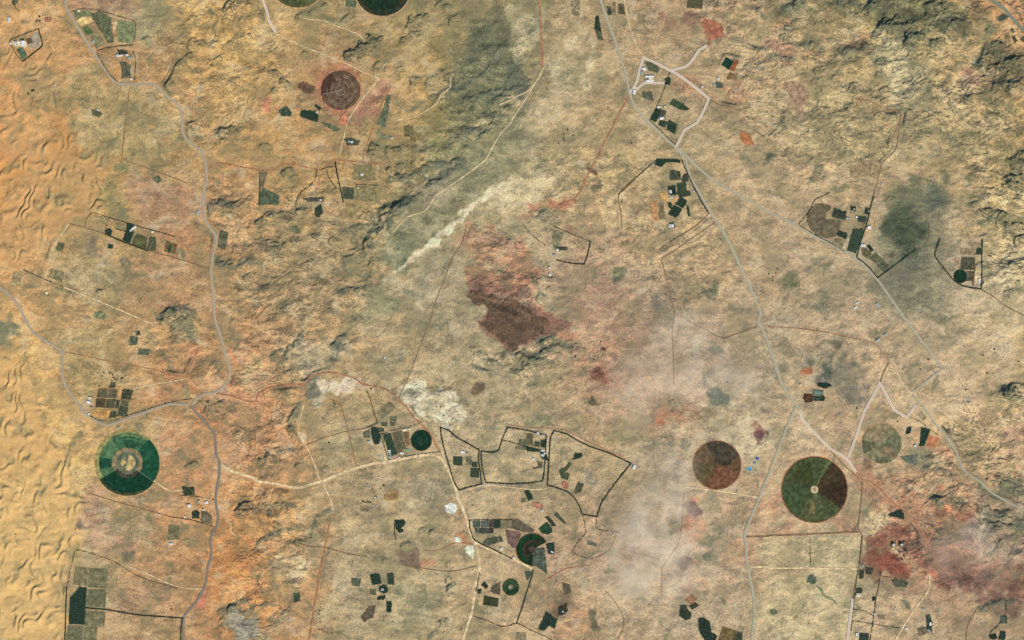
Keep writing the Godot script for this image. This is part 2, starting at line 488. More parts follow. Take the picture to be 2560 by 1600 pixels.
func level_spot(q: Dictionary):
	var out: float = maxf(q.w, q.d) * 0.6 + 6.0
	for iy in range(maxi(0, int((q.y - out - Y0) / C)), mini(GY, int((q.y + out - Y0) / C)) + 1):
		for ix in range(maxi(0, int((q.x - out - X0) / C)), mini(GX, int((q.x + out - X0) / C)) + 1):
			var k := iy * (GX + 1) + ix
			var e := Vector2(X0 + ix * C - q.x, Y0 + iy * C - q.y).length()
			H[k] = lerpf(base(X0 + ix * C, Y0 + iy * C), H[k], smoothstep(out - 5.0, out, e))

func quad(st: SurfaceTool, a: Vector3, b: Vector3, c: Vector3, d: Vector3):   # corners clockwise as seen from the front
	for v in [a, b, c, a, c, d]: st.add_vertex(v)

func box(st: SurfaceTool, lo: Vector3, hi: Vector3):
	var x := [lo.x, hi.x]; var y := [lo.y, hi.y]; var z := [lo.z, hi.z]
	var v := func(i: int, j: int, k: int) -> Vector3: return Vector3(x[i], y[j], z[k])
	quad(st, v.call(0, 1, 0), v.call(1, 1, 0), v.call(1, 1, 1), v.call(0, 1, 1))
	quad(st, v.call(0, 0, 1), v.call(1, 0, 1), v.call(1, 0, 0), v.call(0, 0, 0))
	quad(st, v.call(0, 1, 1), v.call(1, 1, 1), v.call(1, 0, 1), v.call(0, 0, 1))
	quad(st, v.call(1, 1, 0), v.call(0, 1, 0), v.call(0, 0, 0), v.call(1, 0, 0))
	quad(st, v.call(1, 1, 1), v.call(1, 1, 0), v.call(1, 0, 0), v.call(1, 0, 1))
	quad(st, v.call(0, 1, 0), v.call(0, 1, 1), v.call(0, 0, 1), v.call(0, 0, 0))

func st_new() -> SurfaceTool:
	var st := SurfaceTool.new(); st.begin(Mesh.PRIMITIVE_TRIANGLES); st.set_smooth_group(-1); return st

func done(st: SurfaceTool) -> Mesh:
	st.generate_normals(); return st.commit()

# ---------------------------------------------------------------- roads and tracks
func ribbon(p: PackedVector2Array, from: float, to: float, lift: float, rag := 0.0) -> Mesh:
	var st := st_new()
	var last := []
	for i in p.size():
		var a := p[maxi(i - 1, 0)]; var b := p[mini(i + 1, p.size() - 1)]
		var u := (p[i] - a).normalized() if i > 0 else (b - p[i]).normalized()
		var v := (b - p[i]).normalized() if i + 1 < p.size() else u
		var m := (u + v).normalized()
		var s := Vector2(-m.y, m.x) / maxf(0.5, m.dot(u))
		var j := 1.0 + rag * n_wob.get_noise_2d(p[i].x * 4.0, p[i].y * 4.0) * 2.0
		var k := 1.0 + rag * n_wob.get_noise_2d(p[i].x * 4.0 + 70.0, p[i].y * 4.0) * 2.0
		var l := world(p[i] + s * from * j, lift); var r := world(p[i] + s * to * k, lift)
		if i > 0: quad(st, last[0], l, r, last[1])
		last = [l, r]
	return done(st)

func build_lanes():
	var tones := {"grey": [174, 161, 142], "greygreen": [176, 172, 154], "asphalt": [136, 127, 118], "bluegrey": [128, 132, 118], "sand": [218, 190, 148], "red": [164, 116, 88], "brown": [128, 104, 80]}
	var i := 0
	for q in lanes:
		var w: float = q.w
		i += 1
		if q.kind == "track":
			var t: Array = tones[q.tone]
			var o := part(numbered("dirt_track"), ribbon(q.line, -w * 0.5, w * 0.5, 0.7 + i * 0.012, 0.16), mat(t[0], t[1], t[2]), self)
			tag(o, q.label, "dirt track", "", "structure")
		elif q.kind == "road":
			var t: Array = tones[q.tone]
			var o := thing("road", q.label, "road", Vector3.ZERO, "", "structure")
			part("shoulder", ribbon(q.line, -w * 0.5 - 0.8, w * 0.5 + 0.8, 1.3 + i * 0.02, 0.12), mat(t[0] * 0.88 + 8, t[1] * 0.84 + 4, t[2] * 0.76), o)
			part("carriageway", ribbon(q.line, -w * 0.5, w * 0.5, 1.8 + i * 0.02), mat(t[0], t[1], t[2], true), o)
			part("worn_lane", ribbon(q.line, 0.2, 0.9, 2.4 + i * 0.02), mat(t[0] * .74, t[1] * .76, t[2] * .76), o)
		else:
			var o := thing("road", q.label, "road", Vector3.ZERO, "", "structure")
			part("carriageway", ribbon(q.line, -w * 0.5, w * 0.5, 1.6 + i * 0.02), mat(196, 178, 160, true), o)
			part("edge_line", ribbon(q.line, -w * 0.5 - 0.1, -w * 0.5 + 0.85, 2.4 + i * 0.02), mat(240, 226, 212, true), o)
			part("edge_line", ribbon(q.line, w * 0.5 - 0.85, w * 0.5 + 0.1, 2.4 + i * 0.02), mat(240, 226, 212, true), o)

# ---------------------------------------------------------------- planting
func clump(called: String) -> Mesh:
	if meshes.has(called): return meshes[called]
	var rng := RandomNumberGenerator.new(); rng.seed = hash(called)
	var st := st_new()
	if called == "palm":
		for k in 5:
			var a := k * TAU / 5.0; var b := (k + 1) * TAU / 5.0
			quad(st, Vector3(cos(a) * .16, 4.6, sin(a) * .16), Vector3(cos(b) * .16, 4.6, sin(b) * .16), Vector3(cos(b) * .26, 0, sin(b) * .26), Vector3(cos(a) * .26, 0, sin(a) * .26))
		for k in 13:
			var a := k * TAU / 13.0 + rng.randf_range(-.15, .15)
			var d := Vector3(cos(a), 0, sin(a)); var s := Vector3(-d.z, 0, d.x)
			var r := rng.randf_range(2.5, 3.3); var up := rng.randf_range(.2, 1.1)
			var m := d * r * 0.55 + Vector3(0, 4.7 + up, 0); var e := d * r + Vector3(0, 4.0 + up * .4, 0)
			var c := Vector3(0, 4.6, 0)
			quad(st, c - s * .12, m - s * .42, m + s * .42, c + s * .12)
			quad(st, m - s * .42, e - s * .1, e + s * .1, m + s * .42)
	else:
		var n := 26 if called == "bush" else 44
		var rad := 2.6 if called == "bush" else 3.3
		var top := 2.8 if called == "bush" else 6.2
		for k in n:
			var a := rng.randf() * TAU; var r := sqrt(rng.randf()) * rad
			var y := rng.randf_range(0.3, 1.0) * top * sqrt(maxf(0.08, 1.0 - r * r / rad / rad / 1.15))
			var c := Vector3(cos(a) * r, y, sin(a) * r)
			var u := Vector3(rng.randf_range(-1, 1), rng.randf_range(-.45, .45), rng.randf_range(-1, 1)).normalized() * rng.randf_range(.5, .95)
			var v := u.cross(Vector3(rng.randf_range(-.4, .4), 1, rng.randf_range(-.4, .4))).normalized() * rng.randf_range(.5, .9)
			quad(st, c - u - v * .4, c + v, c + u + v * .3, c - v)
	meshes[called] = done(st)
	return meshes[called]

func leaf(called: String) -> StandardMaterial3D:
	if not mats.has(called):
		var m := StandardMaterial3D.new(); m.roughness = 0.8; m.metallic_specular = 0.3
		m.vertex_color_use_as_albedo = true
		m.albedo_color = Color(1, 1, 1)
		mats[called] = m
	return mats[called]

func plant(spots: Array, called: String, tone: Color, size: float, parent: Node, rng: RandomNumberGenerator):
	if spots.is_empty(): return
	var mm := MultiMesh.new(); mm.transform_format = MultiMesh.TRANSFORM_3D; mm.use_colors = true
	mm.mesh = clump(called); mm.instance_count = spots.size()
	for i in spots.size():
		var s := size * rng.randf_range(0.75, 1.25)
		mm.set_instance_transform(i, Transform3D(Basis(Vector3.UP, rng.randf() * TAU).scaled(Vector3(s, s * rng.randf_range(.8, 1.2), s)), spots[i]))
		var k := rng.randf_range(0.7, 1.35)
		mm.set_instance_color(i, Color(tone.r * k * rng.randf_range(.9, 1.15), tone.g * k, tone.b * k * rng.randf_range(.85, 1.1)))
	var o := MultiMeshInstance3D.new(); o.name = "trees"; o.multimesh = mm; o.material_override = leaf("leaf")
	o.set_meta("kind", "stuff")
	parent.add_child(o, true)

const LEAF := {"palm": Color(.05, .092, .055), "bush": Color(.06, .08, .048), "dense": Color(.036, .07, .044)}

func sheet(p: PackedVector2Array, at: Vector3, lift: float, deep: float, edge := 2.0) -> Mesh:   # a polygon of level soil or crop with a skirt of that depth
	var st := st_new()
	var tri := Geometry2D.triangulate_polygon(p)
	var v := func(q: Vector2, l: float) -> Vector3: return world(q, l) - at
	for k in range(0, tri.size(), 3):
		var a := p[tri[k]]; var b := p[tri[k + 1]]; var c := p[tri[k + 2]]
		if (b - a).cross(c - a) < 0.0:
			var s := b; b = c; c = s
		for q in [a, b, c]: st.add_vertex(v.call(q, lift))
	var turn := 0.0
	for k in p.size(): turn += p[k].cross(p[(k + 1) % p.size()])
	for k in p.size():
		var a := p[k]; var b := p[(k + 1) % p.size()]
		if turn < 0.0:
			var s := a; a = b; b = s
		quad(st, v.call(b, lift), v.call(a, lift), v.call(a, lift - deep), v.call(b, lift - deep))
	return done(st)

func build_groves():
	var rng := RandomNumberGenerator.new(); rng.seed = 77
	var i := 0
	for q in groves:
		i += 1
		var p: PackedVector2Array = q.p
		var c := Vector2.ZERO
		var lo := Vector2(1e9, 1e9); var hi := -lo
		for v in p:
			c += v / p.size(); lo = lo.min(v); hi = hi.max(v)
		var at := world(c)
		var o := thing({"palm": "palm_grove", "bush": "shrub_plot", "dense": "tree_grove"}[q.kind], q.label, {"palm": "palm grove", "bush": "shrub plot", "dense": "grove"}[q.kind], at)
		part("soil", sheet(ragged(p, 1.6 if q.kind != "palm" else 0.7), at, 0.7 + i * 0.003, 1.8), mat(q.rgb[0] * .93, q.rgb[1] * .96, q.rgb[2]), o)
		var spots := []
		var t := deg_to_rad(q.turn)
		var ext := lo.distance_to(hi) * 0.5 + 2.0; var mid := (lo + hi) * 0.5
		var n := int(ext / q.gap)
		var jit: float = 0.12 if q.kind == "palm" else 0.45
		for a in range(-n, n + 1):
			for b in range(-n, n + 1):
				var v: Vector2 = mid + (Vector2(a, b) * q.gap + Vector2(rng.randf_range(-jit, jit), rng.randf_range(-jit, jit)) * q.gap).rotated(t)
				if rng.randf() > q.fill or not Geometry2D.is_point_in_polygon(v, p): continue
				if q.fill < 0.95 and n_patch.get_noise_2d(v.x * 3.0, v.y * 3.0) < -0.22: continue
				spots.append(world(v) - at)
		plant(spots, q.kind, LEAF[q.kind], q.size, o, rng)

func ragged(p: PackedVector2Array, amount: float) -> PackedVector2Array:
	var r := smooth_line(p, 4.0, true, true)
	for k in r.size():
		var v := r[k]
		r[k] = v + Vector2(n_wob.get_noise_2d(v.x * 6.0, v.y * 6.0), n_wob.get_noise_2d(v.y * 6.0, v.x * 6.0 + 40.0)) * amount * 2.0
	return r

func build_hedges():
	var rng := RandomNumberGenerator.new(); rng.seed = 78
	for q in hedges:
		var p := smooth_line(q.p, 1.25)
		var at := world(p[0])
		var o := thing("windbreak_hedge", q.label, "hedge", at)
		var spots := []
		for k in p.size():
			var e := (p[mini(k + 1, p.size() - 1)] - p[maxi(k - 1, 0)]).normalized()
			var rows := 1 if q.w < 2.1 else 2
			for row in rows:
				if rng.randf() < (0.12 if q.w > 1.7 else 0.34): continue
				var off := (row - (rows - 1) * 0.5) * 1.0 + rng.randf_range(-.3, .3)
				spots.append(ground(p[k] + Vector2(-e.y, e.x) * off) - at)
		plant(spots, "dense", Color(.018, .042, .026), 0.62 + q.w * 0.10, o, rng)

func build_trees():
	var rng := RandomNumberGenerator.new(); rng.seed = 79
	var bark := mat(96, 74, 56)
	var trunk := CylinderMesh.new(); trunk.top_radius = 0.22; trunk.bottom_radius = 0.36; trunk.height = 3.0; trunk.radial_segments = 7
	var crown_mat := StandardMaterial3D.new(); crown_mat.albedo_color = Color(.024, .05, .03).linear_to_srgb(); crown_mat.roughness = 0.85
	var rank := ["second", "third", "fourth", "fifth", "sixth", "seventh"]
	for q in lone:
		var row := Array(q.p)
		row.sort_custom(func(a: Vector2, b: Vector2) -> bool: return a.x < b.x)
		for n in row.size():
			var v: Vector2 = row[n]
			var which: String = "westernmost" if n == 0 else "easternmost" if n == row.size() - 1 else rank[n - 1] + " from the west" if n * 2 <= row.size() - 1 else rank[row.size() - 2 - n] + " from the east"
			var o := thing("desert_tree", which + " of the " + q.label, "tree", ground(v), q.label)
			part("trunk", trunk, bark, o, Vector3(0, 1.5, 0))
			for k in 3:
				var s: float = q.size * rng.randf_range(0.42, 0.6)
				var cr := part("crown", clump("dense"), crown_mat, o, Vector3(rng.randf_range(-1, 1), 0.3, rng.randf_range(-1, 1)) * q.size * 0.7)
				cr.scale = Vector3(s, s * 0.8, s); cr.rotation.y = rng.randf() * TAU

func build_shrubs():
	var rng := RandomNumberGenerator.new(); rng.seed = 80
	var spots := []
	while spots.size() < 15000:
		var v := Vector2(rng.randf_range(0, 2560), rng.randf_range(0, 1600))
		if v.x < 180 and rng.randf() < 0.8: continue
		if n_patch.get_noise_2d(v.x * 0.7 + 333.0, v.y * 0.7) < 0.02: continue
		spots.append(ground(v, -0.2))
	var mm := MultiMesh.new(); mm.transform_format = MultiMesh.TRANSFORM_3D; mm.use_colors = true
	mm.mesh = clump("bush"); mm.instance_count = spots.size()
	for i in spots.size():
		var s := rng.randf_range(0.45, 1.05)
		mm.set_instance_transform(i, Transform3D(Basis(Vector3.UP, rng.randf() * TAU).scaled(Vector3(s, s * .7, s)), spots[i]))
		var k := rng.randf_range(0.8, 1.5)
		mm.set_instance_color(i, Color(.075 * k, .08 * k, .05 * k))
	var o := MultiMeshInstance3D.new(); o.name = "desert_shrubs"; o.multimesh = mm; o.material_override = leaf("leaf")
	add_child(o)
	tag(o, "sparse grey green desert shrubs sprinkled over the open sand and stony ground", "shrubs", "", "stuff")

# ---------------------------------------------------------------- fields
func build_plots():
	var i := 0
	for q in plots:
		i += 1
		var c := Vector2.ZERO
		for v in q.p: c += v / q.p.size()
		var at := world(c)
		var o := thing({"crop plot": "crop_plot", "bare plot": "bare_plot", "farmyard": "farmyard", "pen": "animal_pen", "pond bed": "dry_pond", "spoil heap": "spoil_heap"}[q.category], q.label, q.category, at)
		var free: bool = q.category in ["pond bed", "spoil heap", "pen", "farmyard"]
		var p: PackedVector2Array = ragged(smooth_line(q.p, 4.0, true) if free else q.p, 2.0 if free else 0.6)
		part("soil" if q.h < 0.25 else "crop", sheet(p, at, 1.15 + i * 0.004 + q.h, q.h + 2.0), mat(q.rgb[0], q.rgb[1], q.rgb[2]), o)
		if q.category == "pen":
			var st := st_new()
			for k in q.p.size():
				var a: Vector2 = q.p[k]; var b: Vector2 = q.p[(k + 1) % q.p.size()]
				var n := (b - a).orthogonal().normalized() * 0.2
				var lo := 0.0; var up := 2.6
				quad(st, world(a - n, up) - at, world(b - n, up) - at, world(b + n, up) - at, world(a + n, up) - at)
				quad(st, world(b - n, up) - at, world(a - n, up) - at, world(a - n, lo) - at, world(b - n, lo) - at)
				quad(st, world(a + n, up) - at, world(b + n, up) - at, world(b + n, lo) - at, world(a + n, lo) - at)
			part("wall", done(st), mat(150, 100, 80), o)

func sector(c: Vector2, r0: float, r1: float, a0: float, a1: float, lift: float, deep: float, at: Vector3) -> Mesh:
	var st := st_new()
	var n := maxi(3, int((a1 - a0) / 3.0)); var m := maxi(1, int((r1 - r0) / 2.2))
	var put := func(k: int, l: int, up: float):   # sowing and watering leave uneven rings
		var a := deg_to_rad(lerpf(a0, a1, float(k) / n)); var r := lerpf(r0, r1, float(l) / m)
		var t := 0.78 + 0.20 * n_patch.get_noise_2d(r * 9.0 + lift * 700.0, fposmod(rad_to_deg(a), 360.0) * 0.45) + 0.12 * n_wob.get_noise_2d(c.x + cos(a) * r * 3.0, c.y + sin(a) * r * 3.0)
		t = clampf(t, 0.4, 1.0)
		st.set_color(Color(t, t, t))
		st.add_vertex(world(c + Vector2(cos(a), sin(a)) * r, up) - at)
	for k in n:
		for l in m:
			for q in [[k, l], [k, l + 1], [k + 1, l + 1], [k, l], [k + 1, l + 1], [k + 1, l]]: put.call(q[0], q[1], lift)
		if deep > 0.0:
			for q in [[k + 1, 0.0], [k, 0.0], [k, deep], [k + 1, 0.0], [k, deep], [k + 1, deep]]: put.call(q[0], m, lift - q[1])
	return done(st)

func crop_circle(c: Vector2, label: String, rings: Array, arm := -999.0, arm_r := 0.0, arm_label := ""):
	var at := world(c)
	var o := thing("crop_circle", label, "crop circle", at)
	var i := 0
	for q in rings:   # [name, r0, r1, a0, a1, red, green, blue]
		part(q[0], sector(c, q[1], q[2], q[3], q[4], 0.9 + i * 0.06, 2.2, at), ring_mat(q[5], q[6], q[7]), o)
		i += 1
	if arm > -900.0:
		var a := thing("pivot_irrigation_arm", arm_label, "irrigation arm", world(c, 2.0))
		a.rotation.y = -deg_to_rad(arm)
		var metal := mat(190, 190, 184, true)
		var L := arm_r * S
		var st := st_new(); box(st, Vector3(0, 3.6, -.5), Vector3(L, 4.2, .5))
		part("pipe", done(st), metal, a)
		st = st_new(); box(st, Vector3(-1, -1.5, -1), Vector3(1, 4.6, 1)); part("pivot_tower", done(st), metal, a)
		var k := 1
		while k * 24.0 <= L:
			st = st_new()
			for s in [-1, 1]:
				quad(st, Vector3(k * 24.0 - .2, 3.6, 0), Vector3(k * 24.0 + .2, 3.6, 0), Vector3(k * 24.0 + .2, .4, s * 2.2), Vector3(k * 24.0 - .2, .4, s * 2.2))
			var tw := part("tower", done(st), metal, a)
			var wh := CylinderMesh.new(); wh.top_radius = .7; wh.bottom_radius = .7; wh.height = .35; wh.radial_segments = 10
			for s in [-1, 1]:
				var w := part("wheel", wh, mat(50, 50, 48, true), tw, Vector3(k * 24.0, .2, s * 2.2)); w.rotation.x = PI / 2
			k += 1

func build_circles():
	crop_circle(Vector2(319, 1157), "large green ring shaped crop circle between the dunes and the asphalt road", [
		["rim_track", 0, 83, 0, 360, 176, 146, 96], ["margin", 0, 81, 0, 360, 150, 142, 92],
		["crop", 38, 72, 180, 236, 84, 116, 80], ["crop", 38, 75, 236, 268, 64, 98, 71], ["crop", 38, 68, 262, 298, 41, 81, 59], ["crop", 66, 76, 258, 312, 98, 118, 80],
		["crop", 38, 70, 296, 316, 61, 98, 71], ["crop", 38, 79.5, 312, 397, 30, 76, 54], ["crop", 44, 58, 330, 352, 43, 87, 61], ["crop", 38, 71, 149, 168, 80, 111, 78], ["crop", 40, 71, 166, 192, 33, 74, 54],
		["crop", 58, 62, 240, 310, 68, 106, 73], ["crop", 70, 72, 200, 300, 101, 118, 83],
		["wedge", 37, 82, 36, 149, 20, 58, 43], ["wedge_rim", 76, 82.3, 62, 149, 63, 67, 45], ["wedge_rim", 66, 68, 50, 140, 32, 69, 49],
		["bare_ring", 28, 38, 149, 396, 140, 124, 92], ["bare_ring", 28, 38, 36, 149, 68, 67, 52], ["core", 0, 29, 0, 360, 108, 110, 90], ["core", 22, 26, 190, 420, 86, 96, 76], ["core", 0, 19, -80, 110, 186, 160, 108], ["core", 4, 17, 150, 215, 178, 156, 106]], 36.0, 82.0, "long pivot arm crossing the large green ring shaped crop circle")
	crop_circle(Vector2(851, 225.5), "brown crop circle with pale concentric rings in the red northern soil", [
		["rim_track", 0, 52.5, 0, 360, 178, 120, 92], ["soil", 0, 49.5, 0, 360, 98, 80, 64], ["soil", 26, 49.3, 166, 246, 78, 58, 46], ["soil", 0, 12, 0, 360, 104, 90, 72],
		["wheel_track", 12, 13, 0, 360, 152, 128, 108], ["wheel_track", 21.5, 22.5, -70, 200, 156, 130, 110], ["wheel_track", 27.4, 28.2, -120, 160, 132, 110, 92], ["wheel_track", 33.4, 34.6, -80, 190, 146, 124, 104], ["wheel_track", 37.6, 38.6, -80, 150, 140, 118, 98], ["wheel_track", 44, 44.8, -60, 170, 116, 96, 78], ["hub", 0, 2.2, 0, 360, 170, 160, 140]], 168.0, 49.0, "pivot arm lying across the brown crop circle with concentric rings")
	crop_circle(Vector2(744.5, -55), "olive green crop circle cut off by the top edge", [
		["rim_track", 0, 77, 0, 360, 196, 150, 104], ["crop", 0, 74, 0, 360, 77, 84, 54], ["crop", 0, 74, 20, 80, 88, 93, 59], ["crop", 0, 60, 90, 150, 70, 79, 52]])
	crop_circle(Vector2(956, -31), "dark green crop circle cut off by the top edge", [
		["rim_track", 0, 73.5, 0, 360, 178, 146, 108], ["crop", 0, 70.6, 0, 360, 56, 57, 43], ["crop", 0, 66, 40, 100, 41, 53, 40], ["crop", 0, 62, 95, 150, 34, 52, 38], ["crop", 0, 54, 20, 160, 31, 50, 36]])
	crop_circle(Vector2(1053, 1100.8), "small very dark green crop circle at the central farm", [
		["rim_track", 0, 28, 0, 360, 176, 140, 100], ["crop", 0, 26.4, 0, 360, 25, 53, 40], ["crop", 0, 12, 60, 170, 36, 62, 47], ["hub", 0, 1.2, 0, 360, 81, 95, 76]])
	crop_circle(Vector2(1331, 1374), "dark green crescent shaped crop circle beside a wooded triangle", [
		["rim_track", 26, 42, 80, 330, 132, 98, 78], ["crop", 4, 40, 84, 332, 31, 50, 34], ["crop", 26, 37, 110, 300, 25, 57, 34], ["band", 18, 24, 110, 320, 66, 50, 44], ["crop", 10, 17, 120, 310, 36, 48, 34], ["hub", 0, 8, 0, 360, 84, 66, 58]])
	crop_circle(Vector2(1277, 1467.5), "small green crop circle beside the southern sand road", [
		["rim_track", 0, 22.5, 0, 360, 150, 130, 92], ["crop", 0, 20.8, 0, 360, 50, 72, 49], ["crop", 8, 20.5, 20, 130, 32, 55, 40], ["hub", 0, 6.5, 0, 360, 128, 120, 92], ["hub", 0, 1.8, 0, 360, 214, 206, 186]])
	crop_circle(Vector2(1792, 1162.5), "mottled brown crop circle with a dark wedge by the straight grey road", [
		["rim_track", 0, 62, 0, 360, 160, 116, 88], ["soil", 0, 60, 0, 360, 98, 76, 54], ["soil", 0, 58, 20, 110, 116, 78, 60], ["soil", 0, 56, 130, 210, 88, 78, 54], ["wedge", 0, 60, -118, -20, 74, 66, 56], ["wedge", 10, 36, -30, 2, 64, 58, 46], ["wedge", 24, 58, -170, -118, 104, 86, 66]])
	crop_circle(Vector2(2036, 1224), "largest olive green crop circle with a dark brown wedge", [
		["rim_track", 0, 84, 0, 360, 170, 110, 82], ["crop", 0, 82, 0, 360, 70, 79, 52], ["crop", 10, 80, 60, 120, 83, 88, 59], ["crop", 20, 76, 130, 190, 65, 79, 52], ["crop", 14, 66, 200, 262, 63, 69, 41], ["crop", 30, 60, 90, 105, 116, 104, 70], ["crop", 4, 82, -68, -58, 86, 96, 63], ["wedge", 0, 82, -58, 36, 66, 56, 40], ["wedge", 20, 80, -20, 30, 58, 46, 34], ["wheel_track", 0, 82, -64, -62.6, 117, 117, 81], ["hub", 0, 9.5, 0, 360, 206, 174, 138], ["hub", 0, 4, 0, 360, 170, 140, 112]])
	crop_circle(Vector2(2204, 1109), "faded grey green crop circle with bare patches and scrub", [
		["rim_track", 49.5, 51.5, 100, 380, 186, 146, 104], ["soil", 0, 50, 0, 360, 126, 121, 92], ["soil", 0, 49, -40, 60, 108, 109, 86], ["soil", 8, 46, 30, 90, 129, 112, 86], ["soil", 0, 48, 200, 290, 139, 124, 94], ["soil", 18, 49, 150, 190, 91, 92, 71], ["soil", 34, 49, 60, 110, 100, 102, 78], ["wheel_track", 26, 27, 0, 300, 156, 130, 100]])
	crop_circle(Vector2(2401, 690.5), "small dark green crop circle inside the walled eastern farm", [
		["rim_track", 0, 18, 0, 360, 150, 120, 86], ["crop", 0, 17, 0, 360, 27, 52, 38], ["hub", 0, 1, 0, 360, 72, 86, 68]])

# ---------------------------------------------------------------- buildings
func build_houses():
	var tones := {"white": [244, 240, 232], "cream": [226, 208, 178], "tin": [150, 160, 158], "red": [190, 90, 66], "blue": [70, 92, 196], "pool": [222, 216, 204], "glass": [120, 160, 150]}
	var door := mat(96, 74, 58, true); var glass := mat(70, 84, 92, true)
	for q in houses:
		var w: float = q.w * S; var d: float = q.d * S; var h: float = q.h * 1.35
		var at := world(Vector2(q.x, q.y), -0.3)
		var called := "farm_building"
		if q.style == "pool": called = "water_tank"
		elif q.style == "glass": called = "greenhouse"
		elif q.w >= 9.0 or q.style == "tin": called = "farm_shed"
		var o := thing(called, q.label, {"water_tank": "water tank", "greenhouse": "greenhouse", "farm_shed": "shed", "farm_building": "house"}[called], at)
		o.rotation.y = -deg_to_rad(q.turn)
		var t: Array = tones[q.style]
		var rm := mat(t[0], t[1], t[2]); var wm := mat(minf(t[0] * .5 + 100, 230), minf(t[1] * .5 + 92, 220), minf(t[2] * .5 + 78, 200))
		if q.style == "pool":
			var st := st_new()
			for b in [[-w, -d, w, -d + 3], [-w, d - 3, w, d], [-w, -d + 3, -w + 3, d - 3], [w - 3, -d + 3, w, d - 3]]: box(st, Vector3(b[0] * .5, 0, b[1] * .5), Vector3(b[2] * .5, h, b[3] * .5))
			part("wall", done(st), rm, o)
			st = st_new(); box(st, Vector3(-w * .5 + 1.6, 0, -d * .5 + 1.6), Vector3(w * .5 - 1.6, h * .6, d * .5 - 1.6)); part("water", done(st), mat(84, 150, 190), o)
			continue
		var st := st_new(); box(st, Vector3(-w * .5, 0, -d * .5), Vector3(w * .5, h, d * .5)); part("wall", done(st), wm, o)
		if called == "farm_shed" or called == "greenhouse":
			st = st_new()
			var e := 0.5; var x := w * .5 + e; var z := d * .5 + e; var rise := minf(w, d) * 0.14
			if w >= d:
				quad(st, Vector3(-x, h + .05, z), Vector3(-x, h + rise, 0), Vector3(x, h + rise, 0), Vector3(x, h + .05, z))
				quad(st, Vector3(x, h + .05, -z), Vector3(x, h + rise, 0), Vector3(-x, h + rise, 0), Vector3(-x, h + .05, -z))
				for s in [-1, 1]:
					for v in [Vector3(s * (x - e), h, z - e), Vector3(s * (x - e), h + rise, 0), Vector3(s * (x - e), h, -z + e)]: st.add_vertex(v)
			else:
				quad(st, Vector3(x, h + .05, z), Vector3(0, h + rise, z), Vector3(0, h + rise, -z), Vector3(x, h + .05, -z))
				quad(st, Vector3(-x, h + .05, -z), Vector3(0, h + rise, -z), Vector3(0, h + rise, z), Vector3(-x, h + .05, z))
				for s in [-1, 1]:
					for v in [Vector3(x - e, h, s * (z - e)), Vector3(0, h + rise, s * (z - e)), Vector3(-x + e, h, s * (z - e))]: st.add_vertex(v)
			part("roof", done(st), rm, o)
		else:
			st = st_new(); box(st, Vector3(-w * .5 + .4, h - .2, -d * .5 + .4), Vector3(w * .5 - .4, h + .15, d * .5 - .4)); part("roof", done(st), rm, o)
			st = st_new()
			for b in [[-w, -d, w, -d + .8], [-w, d - .8, w, d], [-w, -d + .8, -w + .8, d - .8], [w - .8, -d + .8, w, d - .8]]: box(st, Vector3(b[0] * .5 - .02, h + .01, b[1] * .5 - .02), Vector3(b[2] * .5 + .02, h + .8, b[3] * .5 + .02))
			part("parapet", done(st), rm, o)
			st = st_new(); box(st, Vector3(w * .12, h + .16, -d * .25), Vector3(w * .12 + 2.4, h + 2.2, -d * .25 + 2.4)); part("stair_hut", done(st), wm, o)
		st = st_new(); box(st, Vector3(-.7, 0, d * .5), Vector3(.7, 2.4, d * .5 + .08)); part("door", done(st), door, o)
		for s in [-1, 1]:
			st = st_new(); box(st, Vector3(s * w * .3 - .7, 1.4, d * .5), Vector3(s * w * .3 + .7, 2.7, d * .5 + .06)); part("window", done(st), glass, o)
	# the long ribbed shade house with its striped roof
	var at := world(Vector2(2046, 982), -0.3)
	var o := thing("shade_house", "striped grey green shade house with a ribbed roof on the right hand plain", "shade house", at)
	o.rotation.y = -deg_to_rad(4)
	var st := st_new(); box(st, Vector3(-31, 0, -15), Vector3(31, 4.6, 13)); part("wall", done(st), mat(66, 92, 84), o)
	for k in 11:
		var x := -31.0 + k * 5.64
		st = st_new()
		quad(st, Vector3(x, 4.7, 13), Vector3(x, 4.7, -15), Vector3(x + 2.7, 6.6, -15), Vector3(x + 2.7, 6.6, 13))
		quad(st, Vector3(x + 2.7, 6.6, 13), Vector3(x + 2.7, 6.6, -15), Vector3(x + 5.4, 4.7, -15), Vector3(x + 5.4, 4.7, 13))
		part("roof_bay", done(st), mat(132, 156, 142) if k % 2 else mat(84, 116, 104), o)
	st = st_new(); box(st, Vector3(-33, 0, 13.1), Vector3(33, 5.2, 15)); part("end_wall", done(st), mat(30, 44, 40), o)

